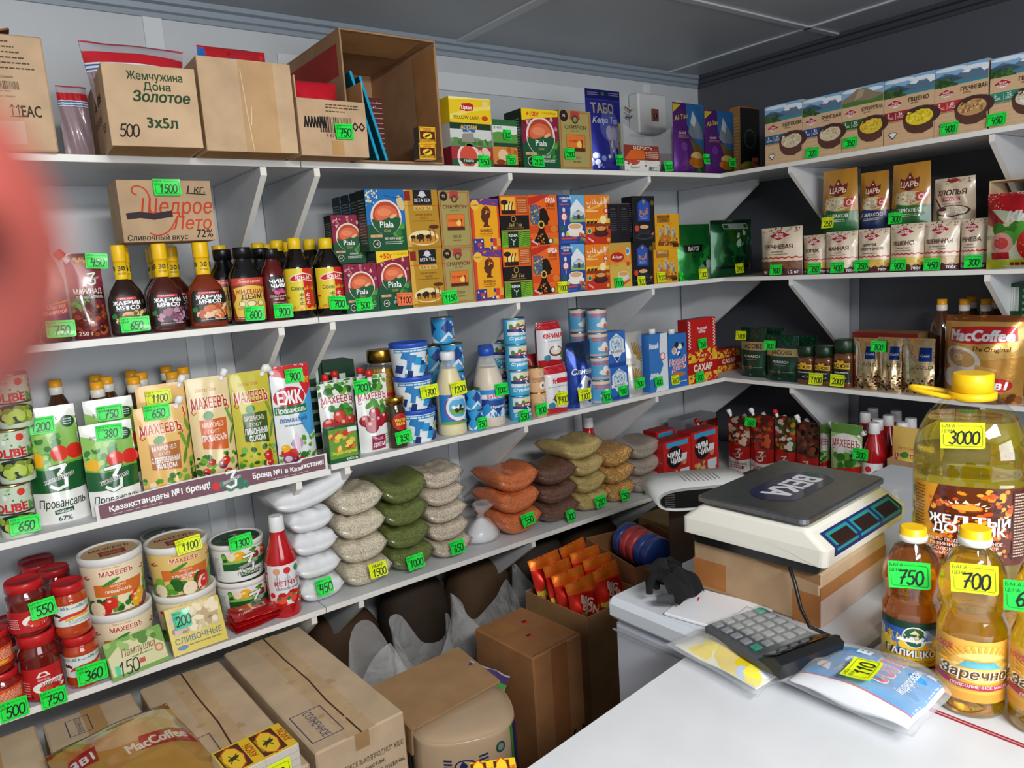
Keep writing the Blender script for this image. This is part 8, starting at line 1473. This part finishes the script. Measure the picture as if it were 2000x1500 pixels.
loft(M, [rr(-bw+.015, bw-.015, -bd+.02, bd-.015, .002, .01), rr(-bw+.006, bw-.006, -bd+.004, bd-.006, .026, .012), rr(-bw+.006, bw-.006, -bd+.004, bd-.006, .05, .012)], '#18181a', 'plastic'); M.build('base', ts_)
M = Mb(); sk = lambda x, y: .022+.02*max(0, 1-((y-.0)/.12)**2)
loft(M, [rr(-bw, bw, -bd-.004, bd, lambda x, y: .024+(.026*max(0, 1-(y/.125)**2)), .012), rr(-bw, bw, -bd-.006, bd, .054, .012), rr(-bw+.006, bw-.006, -bd+.028, bd-.03, .078, .012), rr(-bw+.012, bw-.012, -bd+.034, bd-.04, .084, .012)], '#dedcd2', 'plastic'); M.build('housing', ts_)
p0_ = Vector((0, -bd-.006, .054)); p1_ = Vector((0, -bd+.028, .078)); up_ = p1_-p0_; nn_ = Vector((0, -up_.z, up_.y)).normalized(); pl = lambda u, v, off=0: tuple(p0_+up_*v+nn_*(off+.0008)+Vector(((u-.5)*.3, 0, 0)))
dh = up_.length; low = Vector((0, -bd-.005, .028))
def pl(u, v, off=0):
    v2 = v*1.55
    if v2 < .55: p = low+(p0_-low)*(v2/.55); n_ = Vector((0, -1, 0))
    else: p = p0_+up_*((v2-.55)*.95); n_ = nn_
    return tuple(p+n_*(off+.0008)+Vector(((u-.5)*.31, 0, 0)))
M = Mb(); A = Art(M, pl, .31, dh*1.55, 'plastic', .2, .09); A.r(.06, .14, .96, .9, '#1f2a66')
for i in range(3): u = .09+i*.29; A.r(u, .24, u+.26, .82, '#1f8a8c'); A.r(u+.025, .34, u+.235, .72, '#2a1612')
M.build('display_panel', ts_)
M = Mb(); A = Art(M, lambda u, v, off=0: (-bw+.0052-off, (.5-u)*.24-.0, .004+v*.04), .24, .04, 'plastic'); A.t('ON • OFF', .5, .6, .16, '#e8e8e8', .2, .02); M.build('switch_label', ts_)
M = Mb(); lathe(M, [(.06, .083), (.05, .09)], '#2a2a2c', 'plastic', 16); M.build('pan_support', ts_)
M = Mb(); pw, pd_ = .16, .114
loft(M, [rr(-pw+.004, pw-.004, -pd_+.004, pd_-.004, .09, .012), rr(-pw, pw, -pd_, pd_, .092, .014), rr(-pw, pw, -pd_, pd_, .1, .014), rr(-pw+.004, pw-.004, -pd_+.004, pd_-.004, .103, .012)], '#a4a8b0', 'steel'); M.build('weighing_pan', ts_)
M = Mb(); A = Art(M, lambda u, v, off=0: ((u-.5)*.215, (v-.5)*.14, .1032+off), .215, .14, 'gloss'); n = 12
pts = [(.78+.22*math.cos(-PI/2+PI*i/n), .5+.36*math.sin(-PI/2+PI*i/n)) for i in range(n+1)]+[(.22+.22*math.cos(PI/2+PI*i/n), .5+.36*math.sin(PI/2+PI*i/n)) for i in range(n+1)]
A.p(pts, '#1c2448'); A.t('ВЕКА', .5, .5, .36, '#dfe4ee', .68, .045); lb = M.build('sticker', ts_, rot=(0, 0, PI))
M = Mb(); Ra = Vector((-bw-.0, -.08, .01)); cpts = [Vector((-bw-.003, -.085, .012)), Vector((-bw-.012, -.1, -.01)), Vector((-bw-.02, -.115, -.05)), Vector((-bw-.018, -.13, -.08)), Vector((-bw-.0, -.16, -.095)), Vector((-bw+.012, -.168, -.098))]
tube(M, cpts, .0035, '#111113', 'plastic', 8); M.build('power_cord', ts_)
# fan heater behind the scale, on a dark carton
t = thing('fan_heater', 'white rounded fan heater with dark front opening behind the scale', 'heater', (1.62, 1.34, .826), -.55)
n = 32; hw, hh2 = .15, .034; outl = []
for i in range(n):
    a = 2*PI*i/n; x = math.copysign(abs(math.cos(a))**.45, math.cos(a))*hw; z = math.copysign(abs(math.sin(a))**.8, math.sin(a))*hh2+hh2; outl.append((x, z))
def ringo(y, k): return [(x*(1-k*.006/hw), y, (z-hh2)*(1-k*.006/hh2)+hh2) for x, z in outl]
M = Mb(); loft(M, [ringo(-.072, 1), ringo(-.08, .4), ringo(-.08, 0), ringo(.075, 0), ringo(.08, 1)], '#d4d6d6', 'plastic', True)
A = Art(M, lambda u, v, off=0: ((u-.5)*.2, (v-.5)*.13, 2*hh2+off), .2, .13, 'plastic')
for i in range(9): A.line([(.25+.06*i, .2+.02*abs(i-4)), (.25+.06*i, .85-.03*abs(i-4))], .016, '#8a8c8e')
M.build('housing', t); M = Mb(); M.add([(x*.93, -.0806, (z-hh2)*.72+hh2) for x, z in outl], [list(range(n))], '#101012', 'plastic')
for i in range(6): cbox(M, -.128, -.1, -.084, -.081, .016+i*.0065, .0185+i*.0065, .0005, '#55534c', 'plastic')
M.build('grille', t)
M = Mb(); cbox(M, -.17, .24, -.09, .05, 0, .825, .003, '#40352a', 'board'); tagp(M.build('cardboard_box', None, (1.74, 1.37, 0), 0), 'dark carton behind the freezer carrying the fan heater', 'box')
# dark sacks added along the wall to darken the space under the lowest shelf
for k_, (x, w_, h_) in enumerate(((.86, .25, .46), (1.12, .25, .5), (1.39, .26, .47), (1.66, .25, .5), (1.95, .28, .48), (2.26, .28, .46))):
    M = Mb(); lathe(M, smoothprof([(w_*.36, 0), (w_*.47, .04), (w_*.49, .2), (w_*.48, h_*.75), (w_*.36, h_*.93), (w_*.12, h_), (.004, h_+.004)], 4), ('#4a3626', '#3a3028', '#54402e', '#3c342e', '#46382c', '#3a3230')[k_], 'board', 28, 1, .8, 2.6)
    tagp(M.build('added_dark_sack', None, (x, 2.19, 0)), 'dark filled sack against the wall under the lowest shelf, %s from the left' % (nth+['sixth'])[k_], 'sack')
# black knitted glove and white sheets on the freezer
M = Mb(); S = bag(M, .12, .13, .04, 'pillow', '#0c0c0e', None, 'knit', 6, wr=.022); o = M.build('palm', None); t = thing('glove', 'crumpled black knitted glove on the freezer lid', 'glove', (1.05, .935, .8515), .2); t.scale = (.74, .74, .74); o.parent = t; o.rotation_euler = (-1.0, .15, 0); o.location = (.0, -.05, .022)
for i in range(4):
    M = Mb(); tube(M, [(-.045+.028*i, .01, .075), (-.05+.03*i, .03, .082), (-.058+.034*i, .045, .06), (-.06+.036*i, .045, .03)], [.013, .013, .012, .009], '#0c0c0e', 'knit', 10); M.build('finger', t)
M = Mb(); tube(M, [(-.058, -.02, .03), (-.07, -.012, .034), (-.078, .01, .03)], [.013, .012, .01], '#3a3d42', 'knit', 10); M.build('thumb', t, label='grey speckled thumb')
M = Mb(); tube(M, [(-.03, -.052, .004), (.0, -.058, .004), (.03, -.05, .006)], .0035, '#b01c24', 'knit', 8); M.build('cuff_edge', t, label='red cuff edge')
M = Mb(); cbox(M, -.08, .08, -.065, .065, 0, .006, .002, '#e4e6ec', 'lid'); tagp(M.build('paper_sheet', None, (1.065, .845, .8512), -1.35), 'white folded sheet on the freezer beside the glove', 'paper')
# salt packets, calculator
def lying(label, name, c, W, H, T, rz, art, col, z, seed, wr=.004, mat='gloss', tag_=None, film=True):
    t = thing(name, label, 'packet', (c[0], c[1], z), rz); M = Mb(); S = bag(M, W, H, T, 'pillow', col, '#dfe2e8', mat, seed, wr=wr, cp=5); art(Art(M, S, W, H, mat, .042, .036)); o = M.build('packet', t, (0, -H/2, T/2+.004), rot=(-PI/2, 0, 0))
    if film: M = Mb(); bag(M, W*1.14, H*1.12, T*1.12, 'pillow', '#d4d8dc', None, 'film', seed+3, wr=.006, cp=5); M.build('plastic_film', t, (0, -H*.56, T/2+.0055), rot=(-PI/2, 0, 0))
    return t
def salt(A): A.r(0, 0, 1, 1, '#e6e8ee'); A.r(.14, .02, .99, .97, '#2f8fd0'); A.r(.125, .02, .14, .97, '#b83a5a'); A.blob(.2, .05, .95, .93, 20, ['#3f9ad8', '#2780c0'], .04, .1, 3); A.t('СОЛЬ', .62, .4, .19, '#f0e8ec', .62, .045); A.t('СОЛЬ', .62, .4, .18, '#d85a6c', .6, .025); A.t('йодированная', .64, .2, .075, '#f0f4f8', .6, .012); A.t('3 в', .7, .66, .15, '#d8e8f4', .3, .04); A.p([(.24, .74), (.42, .8), (.46, .93), (.3, .88)], '#e8e4e4'); A.ln(.27, .8, .42, .86, 1, '#d85a5a', 2); A.t('100% к', .42, .68, .07, '#f0f4f8', .3); A.r(.82, .07, .92, .14, '#d8e8f4')
cs = (onZ(1570, 1330, .885)+onZ(1650, 1265, .885)+onZ(1855, 1370, .885)+onZ(1740, 1455, .88))/4
t = lying('blue and white salt packet in clear film with yellow 110 tag', 'salt_packet', (.978, .512), .14, .168, .044, .05, salt, '#e6e8ee', .8655, 3)
tg = tagmesh('110', 'y', .058, .04).build('price_tag', t, (-.03, -.004, .059), rot=(-PI/2, 0, .1), label='yellow price tag reading 110')
def ysalt(A): A.r(0, 0, 1, 1, '#e8e4d0'); A.blob(.02, .25, .98, .8, 30, ['#f0d81c', '#f4e23a', '#e8cc1c'], .1, .22, 3); A.blob(.02, .05, .98, .3, 16, ['#dfe4ee', '#b8c8e0', '#f0e04a'], .06, .14, 4); A.blob(.4, .3, .7, .5, 6, ['#4a7ab8'], .03, .06, 3)
cy_ = Vector((.955, .695)); lying('yellow and white salt packet in clear film under the calculator', 'salt_packet', cy_, .18, .165, .026, -.06, ysalt, '#e8e4d0', .8655, 9)
t = thing('calculator', 'grey desk calculator wrapped in clear film on the yellow packet', 'calculator', (.962, .668, .899), -.19); W, H = .128, .16
M = Mb(); loft(M, [rr(-W/2, W/2, -H/2, H/2, 0, .008), rr(-W/2, W/2, -H/2, H/2, .01, .008), rr(-W/2+.003, W/2-.003, -H/2+.003, H/2-.003, .013, .007)], '#4a4d52', 'plastic')
M.add([(x, y, z) for x in (-W/2, W/2) for y, z in ((-H/2-.008, .0), (-H/2-.012, .024), (-H/2+.002, .03), (-H/2+.034, .0135))], [[0, 1, 2, 3], [7, 6, 5, 4], [0, 4, 5, 1], [1, 5, 6, 2], [2, 6, 7, 3], [3, 7, 4, 0]], '#17181b', 'plastic'); M.build('body', t)
g = random.Random(4)
for r_ in range(5):
    for c_ in range(5):
        M = Mb(); x, y = -.046+.023*c_, .064-.0215*r_; cbox(M, -.008, .008, -.0065, .0065, 0, .004, .0015, '#2fa084' if (r_, c_) in ((4, 0), (0, 4)) else '#8f949b', 'plastic'); M.build('key', t, (x, y, .0132))
M = Mb(); cbox(M, -.055, .055, -.013, .013, 0, .003, .001, '#0c0d10', 'darkglass'); M.build('screen', t, (0, -.0615, .0228), rot=(-.47, 0, 0))
M = Mb(); cbox(M, -W/2+.002, W/2-.002, -.045, .074, .0185, .0192, .0003, '#c8ccd0', 'thinfilm'); M.build('plastic_film', t)
# oil bottles
def gal(A): A.r(0, 0, 1, 1, '#e8b81c'); A.r(0, .84, 1, 1, '#12382a'); A.r(0, .45, 1, .84, '#2a5aa8'); A.blob(.02, .5, .98, .7, 14, ['#d8e4f0', '#4a7ac0', '#8aa8d8'], .06, .14, 3); A.blob(.02, .4, .98, .54, 20, ['#e0a81c', '#f0c83a'], .05, .1, 4); A.o(.48, .68, .14, '#e8ece0', 18); A.o(.48, .68, .125, '#1c5a34', 18); A.p([(.44, .62), (.43, .76), (.48, .84), (.53, .76), (.52, .62)], '#e8d8a0'); A.r(.28, .58, .68, .64, '#e8ece0'); A.t('ГАЛИЦКОЕ', .48, .33, .15, '#2a2a30', .82, .07); A.t('ГАЛИЦКОЕ', .48, .33, .14, '#f2f2f0', .8, .03); A.r(0, .0, 1, .06, '#12382a'); A.ln(.15, .12, .85, .2, 2, '#7a5a0c', 3)
def zar(A):
    A.r(0, 0, 1, 1, '#e8b04a'); A.r(0, .0, 1, .14, '#d89a3a'); n = 22; A.e(.55, .62, .4, .3, '#f0d07a', 22)
    for i in range(n): a = PI*i/(n-1); A.line([(.55+.34*math.cos(a), .56+.28*math.sin(a)), (.55+.44*math.cos(a), .56+.36*math.sin(a))], .03, '#f0a82c')
    A.p([(.32, .58), (.4, .68), (.66, .68), (.74, .58)], '#58a8b8'); A.t('Заречное', .52, .48, .17, '#f6ecd8', .84, .06, .15); A.t('Заречное', .52, .48, .16, '#5a3a1c', .82, .02, .15); A.p([(.06, .4), (.3, .32), (.6, .3), (.97, .34), (.97, .26), (.6, .22), (.3, .24), (.06, .3)], '#a82a4a'); A.t('ПОДСОЛНЕЧНОЕ МАСЛО', .54, .28, .045, '#f4e4e0', .8, .01); A.t('100%', .18, .86, .1, '#c83a4a', .3, .02, .2)
PET = [(.9, 0), (.98, .015), (1, .04), (1, .07), (.97, .085), (1, .1), (1, .3), (.95, .32), (1, .34), (1, .48), (.88, .53), (.86, .56), (.93, .6), (1, .66), (.98, .72), (.8, .82), (.5, .9), (.43, .93)]
def oilb(label, px, py, top, W, art, lz, col, tagc, num, tpx, ang=2.9, prof=PET):
    B = onZ(px, py, .8655); f1 = Fr(Vector((B.x-W/2, B.y-W/2, .8655)), Vector((B.x+W/2, B.y-W/2, .8655)), .8655, solZ(top, B.x, B.y)-.8655, W, 0); yaw = math.atan2(B.x, B.y); f1.rz = 0
    t = bottle('oil_bottle', label, 'bottle', f1, prof, 'clear', '#ffffff', [(.43, .915), (.46, .92), (.46, .955), (.44, .957), (.44, .995), (.4, 1.0)], Y5, art, lz, ang, n=40, fill=(.86, col, 'oil'), toff=.001)
    M = Mb(); R, H = W/2, f1.H; lathe(M, [(R*.44, H*.912), (R*.475, H*.915), (R*.475, H*.952), (R*.44, H*.955)], '#e9e9e6', 'plastic', 28); M.build('cap_ring', [c for c in t.children if c.name.startswith('cap')][0]); t.rotation_euler = (0, 0, -yaw*.85); a = -yaw*.85
    if num:
        d = ray(*tpx); P0 = Vector((B.x, B.y, 0)); s_ = (P0-CAM); s_ = s_.x*d.x+s_.y*d.y; k = s_/(d.x**2+d.y**2); k *= 1-(W/2+.002)/math.hypot(P0.x, P0.y); P = CAM+d*k-Vector((B.x, B.y, .8655)); ptag(t, num, tagc, P.x*math.cos(a)+P.y*math.sin(a), -P.x*math.sin(a)+P.y*math.cos(a), P.z, 3, 0, .054, .039, math.degrees(-yaw*.15))
    return t
oilb('oil bottle with blue and yellow field label and 750 tag', 1778, 1312, 1028, .082, gal, (.12, .43), '#e08a10', 'g', '750', (1776, 1122))
oilb('oil bottle with cream sun-ray label and yellow 700 tag', 1893, 1372, 1030, .087, zar, (.1, .44), '#f4c410', 'y', '700', (1903, 1129), prof=PET)
oilb('oil bottle cut by the right frame edge', 2032, 1415, 1040, .076, zar, (.12, .44), '#f4c410', 'g', '650', (2010, 1165))
# five litre bottle on a plank
pb = Vector((1.35, .535)); pl_ = .0; M = Mb(); cbox(M, -.16, .2, -.09, .09, 0, .035, .002, '#b08a58', 'wood'); tagp(M.build('wooden_plank', None, (1.37, .52, .8655), .1), 'short wooden plank under the big oil bottle', 'plank')
zb5 = .901; H5 = solZ(728, pb.x, pb.y)-zb5; t = thing('oil_bottle', 'five-litre oil bottle with yellow cap, carry handle and 3000 tag', 'bottle', (pb.x, pb.y, zb5), -1.05)
W5 = .172; R = W5/2; P5 = [(.9, 0), (.98, .012)]+[(1-(.03 if i % 2 else 0), .03+.026*i) for i in range(11)]+[(1, .33), (1, .36), (.97, .38), (1, .4), (1, .56), (.97, .58), (1.0, .6), (1, .66), (.97, .7), (.9, .755), (.78, .81), (.6, .86), (.38, .9), (.3, .92)]
prof = [(R*a, H5*b) for a, b in P5]; M = Mb(); lathe(M, prof, '#ffffff', 'clear', 48, 1, .92, 2.7); M.build('body', t)
M = Mb(); f = [(max(.001, r-.0016), z+(.0015 if i == 0 else 0)) for i, (r, z) in enumerate(prof) if z < H5*.83]; lathe(M, f, '#ecd52a', 'oil', 48, 1, .92, 2.7); M.build('contents', t)
M = Mb(); lathe(M, [(.027, H5*.92), (.031, H5*.922), (.031, H5*.995), (.028, H5)], Y5, 'plastic', 30); M.build('cap', t)
M = Mb(); lathe(M, [(.03, H5*.885), (.036, H5*.889), (.036, H5*.918), (.03, H5*.92)], Y5, 'plastic', 28); vs = []
for i in range(17): a = PI*i/16; vs.append((-.03-.062*math.sin(a), .026*math.cos(a)*1.0, H5*.9+.012*math.sin(a)))
tube(M, vs, .0045, Y5, 'plastic', 8); M.build('handle', t)
def dom(A):
    A.r(0, 0, 1, 1, '#5a2210'); A.p([(0, 0), (0, 1), (.3, 1), (.2, .6), (.3, .3), (.16, 0)], '#e09a1c'); A.blob(.22, .03, .82, .97, 150, ['#d8641c', '#e88a1c', '#8a3412', '#f0a83a', '#3a140a', '#c8501c'], .012, .04, 3); A.ln(.02, .2, .16, .96, 18, '#6a4a0c', 3, .35); A.r(.8, .08, .98, .96, '#4a1c10'); A.ln(.82, .1, .97, .94, 22, '#d8c0a8', 4, .4)
    for i in range(7): a = .3+i*.4; A.p([(.48+.1*math.cos(a-.14), .73+.05*math.sin(a-.14)), (.48+.14*math.cos(a), .73+.1*math.sin(a)), (.48+.1*math.cos(a+.14), .73+.05*math.sin(a+.14))], '#f0e4d0')
    A.e(.48, .73, .07, .04, '#e8a03a', 12); A.t('ЖЕЛТЫЙ', .5, .56, .11, '#fff', .56, .035); A.t('ДОМИК', .5, .44, .11, '#fff', .48, .035)
    for i, w in enumerate(('МАСЛО ПОДСОЛНЕЧНОЕ', 'РАФИНИРОВАННОЕ', 'ДЕЗОДОРИРОВАННОЕ', 'ВЫМОРОЖЕННОЕ')): A.t(w, .46, .28-i*.062, .04, '#f6ece0', .5, .012)
    A.r(0, 0, .2, .1, '#e0c890')
def s5(u, v, off=0): a = (u-.5)*2.1; z = H5*(.22+.33*v); x, y = sring(a, 2.7); r = R+.0012+off; return (x*r, y*r*.92, z)
M = Mb(); A = Art(M, s5, R*2.1*.9, H5*.33, 'gloss', .04, .3); dom(A); M.build('label', t); t.rotation_euler = (0, 0, -1.18)
d = ray(1880, 850); k = (Vector((pb.x, pb.y, 0)).x*d.x+pb.y*d.y)/(d.x**2+d.y**2); k *= 1-(R*.97)/pb.length; P = CAM+d*k-Vector((pb.x, pb.y, zb5)); a = -1.18; ptag(t, '3000', 'y', P.x*math.cos(a)+P.y*math.sin(a), -P.x*math.sin(a)+P.y*math.cos(a), P.z, 2, 0, .062, .042, 0)
mpack('pack of yellow matchboxes at the far edge of the counter', (916, 1490), (1005, 1478), (1040, 1496), .93, .064, None)
# ================================================================ the finger at the left frame edge, close to the lens
Z0 = .02; F0 = CAM+ray(-325, 480)*Z0
t = thing('person', 'pink finger of a person, badly blurred, reaching in at the left frame edge', 'person', F0)
ax = [(.0045, 0), (.0043, 0), (.0036, 0), (.0022, 0), (-.0002, .0), (-.004, .0), (-.012, 0), (-.022, -.001), (-.032, -.003), (-.044, -.008), (-.058, -.014)]; rd_ = [.0008, .0022, .0039, .0054, .0066, .0072, .0075, .008, .0078, .0086, .0094]
M = Mb(); tube(M, [RT*a+UP*(b*.6)-FW*(a*.25) for a, b in ax], rd_, '#7c3832', 'skin', 20); M.build('finger', t)
M = Mb(); n_ = FW; c0 = RT*-.002+FW*.0062; vs = [c0+RT*(.0045*math.cos(2*PI*i/14))+UP*(.004*math.sin(2*PI*i/14))-FW*(.0012*abs(math.sin(2*PI*i/14))) for i in range(14)]; M.add(vs+[v+FW*.0006 for v in vs], [list(range(14)), [14+i for i in range(14)][::-1]]+[[i, (i+1) % 14, 14+(i+1) % 14, 14+i] for i in range(14)], '#e8b8ae', 'plastic'); M.build('fingernail', t)
